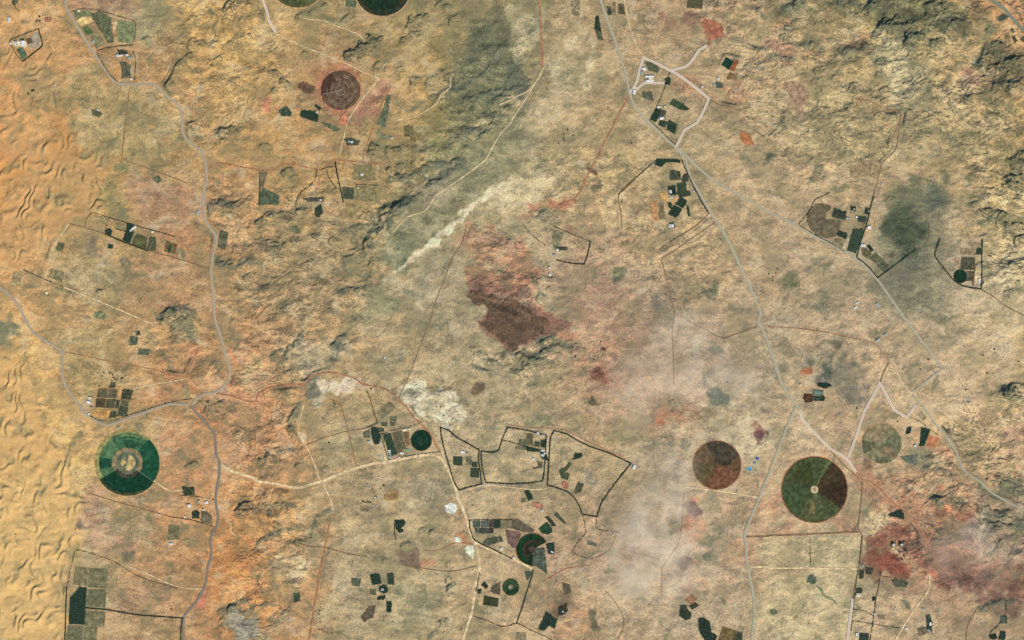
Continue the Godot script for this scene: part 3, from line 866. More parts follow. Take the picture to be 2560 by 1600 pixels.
func build_clouds():
	for q in [["pale dust cloud drifting over the middle plain at the bottom", 0.27, [[1650, 1280, 70, 100], [1640, 1370, 100, 100], [1600, 1330, 80, 110], [1690, 1190, 50, 80], [1690, 1310, 70, 110], [1640, 1440, 130, 70], [1560, 1420, 90, 80]]],
			["thin veil of haze over the reddish plain right of the brown lake bed", 0.18, [[1700, 850, 90, 70], [1740, 820, 80, 60], [1640, 940, 110, 80], [1580, 990, 70, 90], [1780, 940, 110, 70], [1700, 920, 100, 70], [1840, 960, 90, 50]]],
			["faint mauve haze over the dark hills at the lower right edge", 0.13, [[2430, 1360, 90, 60], [2390, 1400, 80, 50], [2460, 1410, 90, 60], [2370, 1350, 70, 50]]]]:
		var lo := Vector2(1e9, 1e9); var hi := -lo
		for e in q[2]:
			lo = lo.min(Vector2(e[0] - e[2] * 1.6, e[1] - e[3] * 1.6)); hi = hi.max(Vector2(e[0] + e[2] * 1.6, e[1] + e[3] * 1.6))
		var nx := 160; var ny := 160
		var px := PackedByteArray(); px.resize(nx * ny * 4)
		var thick := PackedFloat32Array(); thick.resize(nx * ny)
		for y in ny:
			for x in nx:
				var p := Vector2(lerpf(lo.x, hi.x, (x + .5) / nx), lerpf(lo.y, hi.y, (y + .5) / ny))
				var a := 0.0
				for e in q[2]:
					var r := Vector2((p.x - e[0]) / e[2], (p.y - e[1]) / e[3]).length_squared()
					a = a + (1.0 - a) * 0.65 * exp(-r * 1.9)
				a *= clampf(0.85 + 1.3 * n_patch.get_noise_2d(p.x * 0.5 + p.y * 0.1, p.y * 0.42 + 900.0), 0.0, 1.35)
				a *= smoothstep(0.0, 12.0, minf(minf(x, nx - 1 - x), minf(y, ny - 1 - y)))
				var i := y * nx + x
				thick[i] = a
				px[i * 4] = 230; px[i * 4 + 1] = 214; px[i * 4 + 2] = 188; px[i * 4 + 3] = int(clampf(a * q[1], 0.0, 1.0) * 255.0)
		var m := StandardMaterial3D.new(); m.transparency = BaseMaterial3D.TRANSPARENCY_ALPHA; m.roughness = 1.0; m.metallic_specular = 0.0
		m.albedo_texture = ImageTexture.create_from_image(Image.create_from_data(nx, ny, false, Image.FORMAT_RGBA8, px)); m.cull_mode = BaseMaterial3D.CULL_DISABLED
		var at := world((lo + hi) * 0.5, 70.0)
		var o := thing("cloud", q[0], "cloud", at)
		for side in [1.0, -1.0]:
			var st := st_new(); st.set_smooth_group(0)
			for y in 40:
				for x in 40:
					var c := []
					for k in [[0, 0], [1, 0], [1, 1], [0, 1]]:
						var u := Vector2(x + k[0], y + k[1]) / 40.0
						var w := world(lo + (hi - lo) * u) - at
						w.y = side * (1.0 + 45.0 * thick[mini(int(u.y * ny), ny - 1) * nx + mini(int(u.x * nx), nx - 1)])
						c.append([w, u])
					for k in ([0, 1, 2, 0, 2, 3] if side > 0 else [0, 2, 1, 0, 3, 2]):
						st.set_uv(c[k][1]); st.add_vertex(c[k][0])
			part("upper_layer" if side > 0 else "lower_layer", done(st), m, o)

# ---------------------------------------------------------------- the survey: where everything stands
func road(kind: String, w: float, tone: String, label: String, a: Array):
	lanes.append({"kind": kind, "w": w, "tone": tone, "label": label, "line": smooth_line(points(a), 3.0, false, kind == "white")})
func hedge(w: float, label: String, a: Array):
	hedges.append({"w": w, "label": label, "p": points(a)})
func grove(r: int, g: int, b: int, gap: float, size: float, fill: float, turn: float, kind: String, label: String, a: Array):
	groves.append({"rgb": [r, g, b], "gap": gap, "size": size, "fill": fill, "turn": turn, "kind": kind, "label": label, "p": points(a)}); flats.append(points(a))
func plot(r: int, g: int, b: int, h: float, category: String, label: String, a: Array):
	plots.append({"rgb": [r, g, b], "h": h, "category": category, "label": label, "p": points(a)}); flats.append(points(a))
func house(w: float, d: float, h: float, turn: float, style: String, label: String, x: float, y: float):
	houses.append({"w": w, "d": d, "h": h, "turn": turn, "style": style, "label": label, "x": x, "y": y})
func tree(size: float, label: String, a: Array):
	lone.append({"size": size, "label": label, "p": points(a)})
func hill(h: float, rx: float, ry: float, turn: float, x: float, y: float, bowl := false):
	hills.append([h, rx * 1.22, ry * 1.22, turn, x, y, bowl])
	var p := PackedVector2Array()   # darker olive tint on and round it, shifted to the north west
	var out := []
	for k in 14:
		var v := Vector2(x - 2.0, y - 3.0) + (Vector2(cos(k * TAU / 14.0) * rx * 1.2, sin(k * TAU / 14.0) * ry * 1.2)).rotated(deg_to_rad(turn))
		out.append(v.x); out.append(v.y)
	rocks.append([122, 116, 86, 0.3, 7.0, 10.0, 0.9, out])
func ridge(h: float, w: float, a: Array):
	ridges.append([h * 1.05, w * 1.3, a])
	var p := points(a); var out := []
	for k in p.size():
		out.append(p[k].x - w * 0.6); out.append(p[k].y - w)
	for k in range(p.size() - 1, -1, -1):
		out.append(p[k].x + w * 0.6); out.append(p[k].y + w)
	rocks.append([106, 108, 88, 0.6, 6.0, 7.0, 0.8, out])
func soil(r: int, g: int, b: int, alpha: float, soft: float, wob: float, patchy: float, a: Array):
	soils.append([r, g, b, alpha, soft, wob, patchy, a])

func survey():
	for q in [[319, 1157, 84], [851, 225.5, 53], [744, -55, 78], [956, -31, 74], [1053, 1101, 28], [1331, 1374, 42], [1277, 1467, 22], [1792, 1162, 62], [2036, 1224, 85], [2204, 1109, 51], [2401, 690, 18]]:
		var p := PackedVector2Array()
		for k in 40: p.append(Vector2(q[0], q[1]) + Vector2.from_angle(k * TAU / 40.0) * q[2])
		flats.append(p)
	survey_roads(); survey_planting(); survey_fields(); survey_buildings(); survey_relief(); survey_soils()

func soil_grid() -> Array:
	return [
		[[196,146,95],[178,140,98],[176,145,98],[200,160,105],[172,142,95],[165,140,95],[152,132,92],[190,155,112],[190,150,110],[175,145,105],[160,135,90],[165,140,92],[200,140,95]],
		[[215,150,92],[200,145,92],[195,148,98],[200,155,95],[185,140,98],[190,150,90],[150,134,98],[190,155,110],[182,152,110],[195,158,115],[188,155,108],[195,162,115],[180,142,95]],
		[[225,160,95],[200,155,95],[185,145,95],[198,150,95],[190,150,95],[160,138,96],[190,165,120],[195,160,110],[190,158,112],[195,160,118],[195,160,115],[190,155,110],[185,152,100]],
		[[220,165,105],[185,150,105],[180,140,95],[190,145,98],[190,150,105],[170,148,108],[185,160,120],[180,140,108],[190,155,112],[190,155,115],[185,155,118],[175,152,118],[205,170,120]],
		[[225,172,108],[195,150,98],[190,145,95],[195,145,100],[190,155,108],[185,155,112],[180,155,115],[185,140,105],[188,150,118],[180,155,118],[200,162,120],[215,175,130],[205,170,122]],
		[[228,180,115],[200,160,105],[205,150,100],[200,148,98],[190,152,105],[190,160,118],[195,165,122],[190,158,112],[192,160,118],[200,165,122],[205,165,122],[200,160,115],[190,152,108]],
		[[228,182,115],[190,152,108],[195,145,98],[205,145,90],[185,155,112],[190,160,115],[190,155,112],[190,150,115],[198,170,135],[200,150,110],[200,168,125],[180,130,98],[170,138,110]],
		[[222,182,118],[190,155,108],[195,148,100],[200,140,90],[185,158,115],[190,160,115],[190,155,112],[195,158,115],[190,158,120],[200,168,125],[205,172,128],[190,155,115],[180,145,105]]]

func survey_roads():
	road("road", 5.4, "grey", "pale grey two lane road winding down the west side past the palm farms", [164,-10.6,164.6,15.9,169.3,27.8,177.3,39.7,185.2,52.9,201.1,79.4,219.6,111.1,238.1,137.6,254,160.1,267.2,179.9,280.4,198.4,292.4,207.7,304.3,210.9,338.7,211.1,365.1,211.7,386.3,211.7,396.9,218.3,408.8,232.8,423.3,246.1,439.2,256.6,449.8,269.9,456.4,288.4,455.6,304.3,454.5,322.8,461.7,341.3,473.6,355.8,489.5,367.8,502.7,378.3,510.6,396.9,514.6,421.2,517.2,450.3,510.6,471.4,508.5,492.6,508,511.1,509.3,537.6,515.9,556.1,529.1,574.6,539.7,590.5,539.7,609,533.1,630.2,530.5,651.3,527.8,675.2,529.1,699,533.1,738.7,537.1,796.9,546.3,826.5,555.6,852.9,562.2,882,570.2,908.5,574.1,927,570.2,948.2,558.2,966.7,537.1,981.2,510.6,986.5,492.1,995.8,478.9,1011.7])
	road("road", 5.2, "grey", "pale grey road curving round the patchwork farm to the left edge", [473.6,1011.7,457.7,1011.1,433.9,1009.8,412.7,1013,370.4,1027.5,330.7,1042.1,285.7,1058,267.2,1063.2,248.7,1056.6,227.5,1043.4,209,1028.9,190.5,1003.7,174.6,982.6,162.7,961.4,156.1,937.6,156.1,905.8,157.9,887.3,150.8,875.4,129.6,860.9,105.8,847.6,84.7,831.7,74.1,818.5,63.5,800,50.3,773,37,753.2,21.2,734.7,0,720.1,-21.2,704.3])
	road("road", 5, "asphalt", "darker asphalt road running south from the triangle junction to the bottom edge", [478.9,1015.6,489.5,1030.2,508,1051.3,526.5,1072.5,537.1,1085.7,538.4,1112.2,541.1,1136,547.7,1154.5,549,1175.7,546.3,1200,541.1,1226.5,539.2,1250.3,542.4,1271.4,545.5,1290,542.4,1313.8,531.8,1332.3,526.5,1348.2,526.5,1364,529.1,1379.9,525.2,1401.1,518.6,1422.2,517.2,1446.1,510.6,1469.9,500,1488.4,486.8,1509.5,463,1536,459,1551.9,457.7,1607.4])
	road("road", 4.8, "greygreen", "grey green highway running down the middle right of the plain to its fork", [1498.3,-10.6,1507.5,21.2,1518.1,50.3,1531.3,84.7,1541.9,113.8,1549.9,140.2,1560.4,172,1572.4,224.9,1577.6,244.7,1584.3,261.9,1600.1,283.1,1613.4,299,1637.2,320.1,1663.6,346.6,1687.4,366.4,1713.9,400,1717.9,415.9,1724.5,442.3,1740.4,468.8,1764.2,511.1,1788,548.2,1809.1,582.6,1825,611.7,1840.9,646.1,1856.8,680.4,1872.6,712.2,1888.5,749.2,1901.7,783.6,1895.1,802.6,1907,826.5,1920,858.2,1935.9,905.8,1949.1,945.5,1959.7,969.3,1978.2,995.8,1990.9,1013,1999.4,1024.9])
	road("road", 4.2, "greygreen", "grey green road branching east from the fork towards the sharp right corner", [1692.7,369.1,1713.9,387.6,1729.8,404,1756.2,429.1,1788,452.9,1822.4,474.1,1862.1,495.2,1901.7,519.1,1920,529.6,1946.5,540.2,1986.1,562.7,2025.8,585.2,2065.5,605,2105.2,624.9,2136.9,643.4,2158.1,661.9,2179.3,683.1,2195.2,701.6,2211,722.8,2226.9,746.6,2245.4,773,2263.9,799.5,2290.4,834.4,2316.9,868.8,2340.7,900.5,2353.9,919.1])
	road("road", 3.8, "greygreen", "short grey link between two sharp corners in the eastern road", [2357.9,922.2,2338,934.9,2311.6,956.1,2283.8,978.6])
	road("road", 4, "greygreen", "narrow grey road from the lower sharp corner to the right edge", [2281.1,986.5,2298.3,1006.4,2316.9,1030.2,2338,1059.3,2364.5,1091,2388.3,1125.4,2396.2,1146.6,2406.8,1170.4,2428,1191.6,2446.5,1200,2475.6,1229.1,2515.3,1252.9,2560,1276.7,2586.7,1292.6])
	road("road", 5, "greygreen", "straight grey road running down past the brown crop circle to the bottom edge", [1989.3,1015.6,1980.9,1035.5,1967.6,1064.6,1954.4,1101.6,1935.9,1146.6,1920,1191.6,1915,1200,1907,1221.2,1896.5,1247.6,1880.6,1284.7,1864.7,1324.3,1860.7,1334.9,1864.7,1364,1866,1395.8,1872.6,1438.1,1880.6,1472.5,1884.5,1504.3,1885.9,1538.7,1881.9,1570.4,1879.3,1607.4])
	road("road", 7, "bluegrey", "wide blue grey highway cutting across the top right corner", [2465,-10.6,2491.5,7.9,2512.6,23.8,2533.8,47.6,2560,76.7,2581.4,103.2])
	road("white", 5.2, "", "white edged pale road ending in sand near the top centre left", [654.6,-10.6,657.2,0,667.8,29.1,671.7,50.3,690.3,82])
	road("white", 5.4, "", "white edged pale road looping round the farm beside the central highway", [1574.2,234.1,1586.9,214.3,1592.2,203.7,1600.1,172,1608.1,144.2,1642.5,158.7,1676.9,177.3,1692.7,185.2,1729.8,211.7,1772.1,246.1,1761.5,272.5,1743,306.9,1711.3,325.4,1700.7,346.6,1690.1,366.4])
	road("white", 5.2, "", "short white edged road with a kink ending at a dark grove", [1585.6,219.6,1592.2,222.2,1610.7,207.7,1661,207.7])
	road("white", 5.4, "", "white edged pale road climbing from the loop to the rocky northeast", [1678.2,176.7,1713.9,166.7,1727.1,156.1,1748.3,124.3,1766.8,113.8])
	road("white", 5.2, "", "white edged pale road running southeast from the highway end above the big green circle", [1999.4,1024.9,2004.7,1046.1,2031.1,1077.8,2076.1,1122.8,2110.5,1141.3,2126.4,1159.8,2140.1,1181])
	road("white", 5.2, "", "white edged pale road shaped like a tent pole east of the striped shed", [2119,1145.3,2131.7,1114.8,2144.9,1075.2,2160.8,1027.5,2184.6,985.2,2197.8,958.7,2203.1,964,2234.8,1024.9,2266.6,1043.4,2290.4,1011.7])
	road("white", 5.2, "", "short white edged road on the west boundary of the strip farms at the bottom", [2131.7,1496.3,2123.7,1557.2,2117.1,1607.4])
	road("track", 6.5, "sand", "wide pale sand road from the west road past the central farm", [551.6,1161.1,582.1,1178.3,640,1196.9,640,1202.6,671.7,1206.6,708.8,1213.2,745.8,1219.8,782.9,1209.3,814.6,1200,851.7,1183.6,891.3,1170.4,931,1159.8,983.9,1151.9,1036.9,1141.3,1079.2,1136,1103,1146.6,1116.2,1167.8,1132.1,1200,1142.7,1237,1155.9,1268.8,1166.5,1297.9,1174.4,1324.3,1185,1353.5])
	road("track", 6.5, "sand", "pale sand road running southeast beside the green crescent circle", [1186.3,1354.8,1222.1,1372,1280,1395.8,1280,1395.8,1306.5,1409,1332.9,1422.2])
	road("track", 6, "sand", "pale sand road running south from the white spoil heaps to the bottom edge", [1186.3,1356.1,1193,1374.6,1198.2,1401.1,1198.2,1427.5,1190.3,1459.3,1185,1493.7,1179.7,1530.7,1169.1,1562.5,1155.9,1607.4])
	road("track", 4, "red", "red dirt road from the sandy plateau to the limestone quarry", [539.7,982.6,582.1,990.5,616.5,1002.4,640,1003.7,640,999.8,647.9,982.6,671.7,969.3,719.4,961.4,764.3,960.1,782.9,940.2,809.3,931,841.1,932.3,883.4,944.2,907.2,960.1,946.9,968,968.1,974.6,994.5,999.8,1018.3,1019.6,1036.9,1046.1,1052.7,1059.3,1073.9,1083.1,1089.8,1112.2,1100.4,1130.7])
	road("track", 4.4, "red", "straight red dirt road running southwest from the highway bend", [1574.2,239.4,1555.2,269.9,1531.3,317.5,1507.5,362.5,1491.7,396.9,1470.5,434.4,1454.6,471.4,1438.7,495.2])
	road("track", 3, "red", "red dirt road winding across the ochre plateau to the gridded farm", [513.3,429.1,545,407.9,595.3,415.9,640,423.8,640,425.9,655.9,425.9,685,423.8,708.8,410.1,740.5,411.9,772.3,419.8,804,423.8,835.8,400,859.6,401.3,904.6,405.3,962.8,411.9])
	road("track", 5, "red", "straight red dirt road dropping from the top edge beside the rocky wadi bank", [1348.3,-7.9,1350.9,52.9,1354.1,105.8,1356.7,169.3])
	road("track", 2.5, "sand", "thin sand track bending southwest from the red road end", [1356.7,169.3,1348.8,193.1,1319.7,227.5,1280,246.1,1280,248.7,1248.5,261.9])
	road("track", 2.5, "sand", "pale sand track following the wadi floor northeast", [1354.1,179.9,1332.9,216.9,1306.5,259.3,1280,299,1280,304.3,1248.5,338.7,1214.1,400,1214.1,400,1169.1,434.4,1116.2,471.4,1089.8,490,1063.3,527,1018.3,542.9,983.9,579.9])
	road("track", 2.2, "sand", "straight sand track running southeast above the brown crop circle", [690.3,87.3,719.4,99.2,759.1,116.4,830.5,144.2,878.1,164,907.2,179.9,946.9,195.8])
	road("track", 2.2, "sand", "curved sand track under the elongated dark rock ridge", [756.4,45,777.6,48.9,809.3,51.6,851.7,68.8,894,84.7,909.9,99.2])
	road("track", 2.5, "sand", "sand track along the west side of the red strip field", [948.2,197.1,907.2,246.1,870.2,301.6,859.6,343.9,851.7,375.7,849,391.6])
	road("track", 2.4, "red", "red track along the east side of the red strip field", [977.3,214.3,954.8,259.3,931,322.8,909.9,381,908.5,399.5])
	road("track", 2, "sand", "sand track curving northeast across the ochre flat to the gully heads", [983.9,301.6,1031.6,293.7,1068.6,275.2,1092.4,259.3,1103,238.1,1124.2,219.6,1126.8,195.8])
	road("track", 2.5, "sand", "pale track from the top edge down to the tip of the white road loop", [1560.4,-5.3,1571,52.9,1581.6,90,1589.5,111.1,1605.4,137.6])
	road("track", 2.4, "brown", "thin brown track at the lower edge of the long strip farm", [172,558.7,211.7,569.3,261.9,583.9,322.8,609,370.4,626.2,423.3,640.8,476.2,656.6,523.9,672])
	road("track", 2.6, "sand", "pale track down the western boundary of the sandy pasture", [172,558.7,153.5,585.2,132.3,619.6,121.7,654,113.8,695])
	road("track", 2.4, "sand", "straight pale track running southeast across the olive pasture", [52.9,672.5,113.8,697.6,158.7,717.5,224.9,743.9,269.9,762.5,343.9,794.2,357.2,800,381,809.3])
	road("track", 2, "brown", "thin straight track crossing from the dunes to the northern pasture corner", [317.5,396.9,312.2,400,370.4,421.2,412.7,437,465.6,456.9])
	road("track", 2, "brown", "thin brown track running north to south below the first highway bend", [324.9,219.6,318.8,261.9,312.2,317.5,304.3,391.6])
	road("track", 2, "brown", "thin brown track slanting into the highway bend from the hills", [435.2,144.2,423.3,177.3,404.8,207.7])
	road("track", 2, "red", "thin red track across the pasture above the patchwork farm", [161.4,879.4,224.9,892.6,264.6,901.9,330.7,913.8,396.9,927,433.9,938.9,465.6,941.5])
	road("track", 2.2, "sand", "pale track fanning east from the patchwork farm", [330.7,972,370.4,962.7,423.3,954.8,464.3,948.2])
	road("track", 2, "red", "thin red track running from the bowl shaped hill down to the loop", [481.5,859.5,497.4,864.8,486.8,892.6,473.6,919.1,464.3,945.5])
	road("track", 2, "brown", "thin track from the green ring circle to the roadside farm", [227.5,1234.4,264.6,1246.3,304.3,1258.2,349.2,1270.1,396.9,1283.3,423.3,1291.3])
	road("track", 2.4, "sand", "sandy double track along the hedge of the square orchard", [317.5,1414.3,370.4,1435.5,423.3,1459.3,463,1469.9,502.7,1472.5,511.9,1464.6])
	road("track", 3, "sand", "sandy wheel track leaving the pivot arm of the green ring circle", [346.6,1178.3,381,1200,381,1200,423.3,1226.5,463,1225.1])
	road("track", 2, "brown", "straight brown field track down the middle of the wadi plain", [1166.5,561.4,1155.9,606.4,1134.7,638.1,1118.9,675.2,1105.6,712.2,1089.8,751.9,1076.5,800,1066,823.8,1036.9,903.2,1018.3,948.2,997.2,995.8])
	road("track", 2.6, "sand", "pale track bounding the western quarry field", [761.7,1003.7,745.8,1067.2,753.8,1093.7,767,1117.5,788.2,1165.1,798.7,1196.9,804,1200,814.6,1223.8,827.8,1252.9,834.5,1284.7])
	road("track", 4, "red", "pinkish dirt track running south through the lower central plain", [834.5,1284.7,822.6,1313.8,814.6,1358.7,809.3,1385.2,798.7,1438.1,788.2,1501.6,780.2,1554.5,772.3,1600])
	road("track", 2, "brown", "thin brown line across the lower plain left of the round grove farm", [743.2,1356.1,772.3,1365.4,809.3,1368,864.9,1382.6,917.8,1391.8])
	road("track", 2, "brown", "thin brown line running east from the grey pond field to the sand road", [1002.5,1411.7,1050.1,1419.6,1110.9,1427.5,1142.7,1426.2,1193,1414.3])
	road("track", 2.2, "red", "curved red track joining the spoil heaps to the quarried slope", [1058,1375.9,1089.8,1377.3,1110.9,1369.3,1137.4,1357.4,1179.7,1358.7])
	road("track", 2, "brown", "thin straight track beside the central field from the red track", [767,1112.2,812,1093.7,867.5,1077.8,904.6,1072.5])
	road("track", 2, "brown", "thin brown track down the middle of the empty central field", [822.6,997.1,849,1007.7,859.6,1038.1,872.8,1085.7,883.4,1133.4,890,1162.5])
	road("track", 2, "red", "long thin red track along the outside of the hedged enclosures", [1264.1,1059.3,1306.5,1067.2,1383.2,1071.2,1417.6,1077.8,1465.2,1101.6,1518.1,1125.4,1565.7,1146.6])
	road("track", 2.6, "sand", "sandy lane below the hedged enclosures", [1150.6,1229.1,1208.8,1213.2,1280,1218.5,1280,1218.5,1332.9,1223.8,1367.3,1221.2])
	road("track", 2.2, "brown", "pair of thin wheel lines running southwest from the highway to the middle plain", [1772.1,533.6,1743,561.4,1708.6,585.2,1684.8,598.4,1647.8,624.9])
	road("track", 2, "brown", "second thin wheel line running southwest from the highway below the first", [1788,556.1,1729.8,595.8,1692.7,622.2,1653,646.1])
	road("track", 2, "brown", "thin track running south across the tan plain to the dust haze", [1653,648.7,1666.3,696.3,1676.9,743.9,1687.4,783.6,1683.5,800,1680.8,831.7,1682.1,858.2,1684.8,958.7])
	road("track", 2.4, "brown", "thin brown fence track below the hazy field left of the highway", [1716.5,800,1756.2,819.8,1806.5,845,1848.8,831.7,1893.8,815.9])
	road("track", 2, "red", "red track crossing the eastern plain to the twin sheds", [1920,813.2,1920,816.4,1999.4,821.2,2078.7,833.1,2131.7,845,2171.3,854.2,2189.9,860.9,2205.7,882,2221.6,903.2])
	road("track", 2.6, "brown", "brown track from the twin shed corner to the white road tip", [2221.6,905.8,2211,927,2200.4,953.5])
	road("track", 2.4, "sand", "thin sand track running southeast to the lower sharp corner", [2222.9,909.8,2245.4,937.6,2261.3,964,2279.8,983.9])
	road("track", 3, "red", "red dirt road running southeast past the big green circle into the red flats", [2142.2,1181,2158.1,1200,2171.3,1202.6,2197.8,1219.8,2224.3,1250.3,2258.7,1276.7,2285.1,1303.2,2303.6,1332.3,2322.1,1372])
	road("track", 2.6, "brown", "dark brown farm lane left of the red dirt road", [2068.2,1117.5,2089.3,1141.3,2115.8,1167.8,2147.5,1196.9])
	road("track", 4, "brown", "straight brown lane along the top of the pale walled pasture", [1866,1341.5,1920,1340.2,1920,1338.9,1999.4,1336.3,2078.7,1332.3,2144.9,1329.6])
	road("track", 4, "sand", "straight sandy lane between the two pale pastures", [1875.3,1416.9,1920,1417.5,1920,1420.1,2025.8,1420.1,2147.5,1422.8])
	road("track", 3, "brown", "straight lane along the right side of the pale pastures", [2156.8,1206.6,2150.2,1279.4,2144.9,1319.1,2155.5,1340.2,2150.2,1401.1,2144.9,1430.2,2136.9,1467.2,2131.7,1496.3])
	road("track", 4, "sand", "sandy lane running southwest from the red hill at the lower right", [2324.8,1438.1,2319.5,1477.8,2290.4,1517.5,2263.9,1557.2,2234.8,1607.4])
	road("track", 2.4, "brown", "thin brown lane in the lower right corner beside the dark farm", [2449.1,1512.2,2428,1543.9,2417.4,1570.4,2414.7,1600])
	road("track", 3, "sand", "pale straight road below the brown crop circle", [1711.3,1217.2,1756.2,1222.5,1809.1,1229.1,1893.8,1243.7])
	road("track", 2.6, "brown", "thin double track along the right side of the dust haze", [1709.9,1231.7,1706,1292.6,1698,1353.5,1671.6,1395.8,1655.7,1422.2,1654.4,1480.4])
	road("track", 2, "brown", "thin dark track crossing the tan plain below the dust haze", [1549.9,1369.3,1597.5,1385.2,1650.4,1398.4])
	road("track", 2, "brown", "thin wandering track over the tan plain at the bottom", [1515.5,1477.8,1539.3,1506.9,1560.4,1546.6,1555.2,1578.3,1544.6,1596.9])
	road("track", 2.2, "red", "red track from the purple patches to the hedged crescent", [1356.7,1454,1385.8,1438.1,1412.3,1422.2,1444,1416.9,1475.8,1413])
	road("track", 2, "brown", "thin track running from the white road corner to the rocky hills", [1773.4,247.4,1798.6,261.9,1830.3,267.2,1846.2,275.2,1875.3,268.5])
	road("track", 2.2, "brown", "brown track from the fork down the hedged boundary line", [1634.5,405.3,1597.5,437,1547.2,484.7,1552.5,532.3,1555.2,572])
	road("track", 2.4, "brown", "thin track past the walled eastern farm into the stony ground", [2454.4,724.1,2483.5,741.3,2510,762.5,2549.7,783.6,2560,788.9])
	road("track", 2, "brown", "thin curved track round the soft dark patch", [2311.6,527,2322.1,564,2319.5,603.7,2301,622.2])
	road("track", 2, "red", "thin red survey track over the stony northeast", [2139.6,267.2,2147.5,248.7,2174,252.7,2211,272.5,2253.4,283.1,2237.5,330.7,2226.9,357.2])
	road("track", 2, "brown", "thin brown track beside the palm strip of the northeast grove", [2250.7,285.7,2240.1,370.4,2205.7,407.9,2195.2,450.3,2184.6,487.3])

func survey_planting():
	hedge(2.6, "thick dark hedge round the right side of the walled farm in the top left corner", [96.6,72.8,101.9,92.6,106.4,113.8,87.3,131,56.9,153.5])
	hedge(2, "dark hedge along the left side of the walled farm in the top left corner", [56.9,153.5,42.3,137.6,24.3,107.2,27.8,99.2])
	hedge(1.8, "thin hedge along the top side of the walled farm in the top left corner", [27.8,99.2,63.5,84.7,97.9,71.4])
	hedge(1.6, "short dark hedge slanting beside the small plot at the top left edge", [30.4,6.6,39.7,19.8,48.9,29.1])
	hedge(2, "dark hedge separating the long orchard farm from the farm below it", [243.4,127,264.6,120.4,299,115.1,330.7,112.4])
	hedge(1.6, "thin hedge over the top of the long orchard farm", [179.9,29.6,206.4,22.5,230.2,23.8,254,27.8,296.3,41,337.3,54.2,337.3,95.2,332,108.5])
	hedge(1.8, "hedge between the west road and the farm in its first bend", [242.1,131,256.6,158.7,275.2,187.8,293.7,203.7])
	hedge(1.6, "hedge down the east side of the farm in the first road bend", [333.4,127,340,156.1,336,203.7])
	hedge(1.8, "hedge along the top of the long strip farm", [272.5,544.2,317.5,557.4,357.2,569.3,396.9,579.9,436.5,591.8])
	hedge(1.6, "thin hedge round the pale western end of the long strip farm", [210.3,568,216.9,545.5,232.8,532.3,272.5,544.2])
	hedge(2.4, "dark hedge along the foot of the long strip farm", [261.9,583.9,296.3,599.8,322.8,610.3,370.4,627.5])
	hedge(1.6, "short upright hedge inside the long strip farm", [271.2,545.5,265.9,564,261.9,582.6])
	hedge(2, "dark broken hedge on the olive pasture track near the left edge", [58.2,675.2,87.3,687.1,116.4,700.3,158.7,717.5])
	hedge(1.4, "short dark hedge bar inside the long strip farm", [288.4,572,309.5,577.8])
	hedge(1.6, "low hedge along the road under the patchwork farm", [224.9,1039.4,248.7,1051.3,280.4,1052.7,317.5,1039.4,357.2,1026.2,412.7,1009,449.8,1001.1,478.9,997.1])
	hedge(1.4, "dotted hedge along the top of the square orchard at lower left", [189.2,1374.6,211.7,1378.6,246.1,1389.2,280.4,1401.1,306.9,1416.9,338.7,1436.8,370.4,1450,407.4,1460.6,444.5,1471.2])
	hedge(1.6, "dotted hedge down the dune side of the square orchard", [186.5,1377.3,182.6,1401.1,174.6,1432.8,169.3,1461.9])
	hedge(2.2, "dark hedge down the lower dune side of the square orchard", [168,1467.2,165.4,1512.2,164,1570.4,162.7,1604.8])
	hedge(3, "long dark double hedge leading from the square orchard to the asphalt road", [214.3,1519.6,264.6,1524.1,304.3,1530.7,343.9,1537.3,396.9,1541.3,457.7,1545.3])
	hedge(2.4, "dark hedge beside the asphalt road at the bottom edge", [456.4,1543.9,452.9,1570.4,451.9,1604.8])
	hedge(1.8, "hedge at the foot of the roadside farm with the red yard", [423.3,1291.3,476.2,1299.2,502.7,1307.2,534.4,1316.4])
	hedge(1.4, "hedge over the top of the roadside farm with the red yard", [455.1,1238.4,489.5,1241,534.4,1248.9])
	hedge(3, "dark hedge running down the left flank of the gridded palm farm", [838.4,405.3,843.7,437,851.7,474.1,858.3,505.8])
	hedge(1.6, "second hedge parallel to the left flank of the gridded palm farm", [817.3,429.1,827.8,452.9,843.7,474.1])
	hedge(2, "dark hedge bending southwest to the bare red farmyard", [792.1,425.1,788.2,447.6,772.3,466.1,753.8,479.4,743.2,497.9,739.2,511.1])
	hedge(1.8, "dark hedge on the west side of the grey striped orchard", [650.1,429.1,649.3,466.1,646.6,511.1])
	hedge(1.6, "hedge across the middle of the gridded palm farm", [887.4,461.4,915.2,462.2,944.3,463.5])
	hedge(1.8, "hedge on the red track above the gridded palm farm", [804,425.1,819.9,418,837.1,417.2])
	hedge(1.8, "thin dark hedge dividing the farm inside the white road loop", [1674.2,181.2,1661,222.2,1647.8,254,1637.2,277.8,1625.3,300.3])
	hedge(2, "hedge along the highway below the farm inside the white road loop", [1623.9,300.3,1650.4,325.4,1687.4,362.5])
	hedge(2.4, "dark hedge beside the highway below the fork", [1704.6,400,1719.2,434.4,1735.1,468.8,1753.6,503.2,1769.5,529.6])
	hedge(1.8, "dark hedge slanting southwest from the fork", [1639.8,401.3,1613.4,423.8,1589.5,445,1568.4,466.1,1547.2,486])
	hedge(2, "dark hedge on the top right side of the enclosure above the brown lake bed", [1384.5,566.2,1417.6,579.9,1449.3,593.1,1476.3,603.7])
	hedge(2.4, "dark hedge on the right side of the enclosure above the brown lake bed", [1476.3,603.7,1471.8,624.9,1467.8,640.8,1460.7,660.6])
	hedge(2.4, "dark hedge at the foot of the enclosure above the brown lake bed", [1460.7,660.6,1438.7,659.3,1417.6,656.6,1391.1,650])
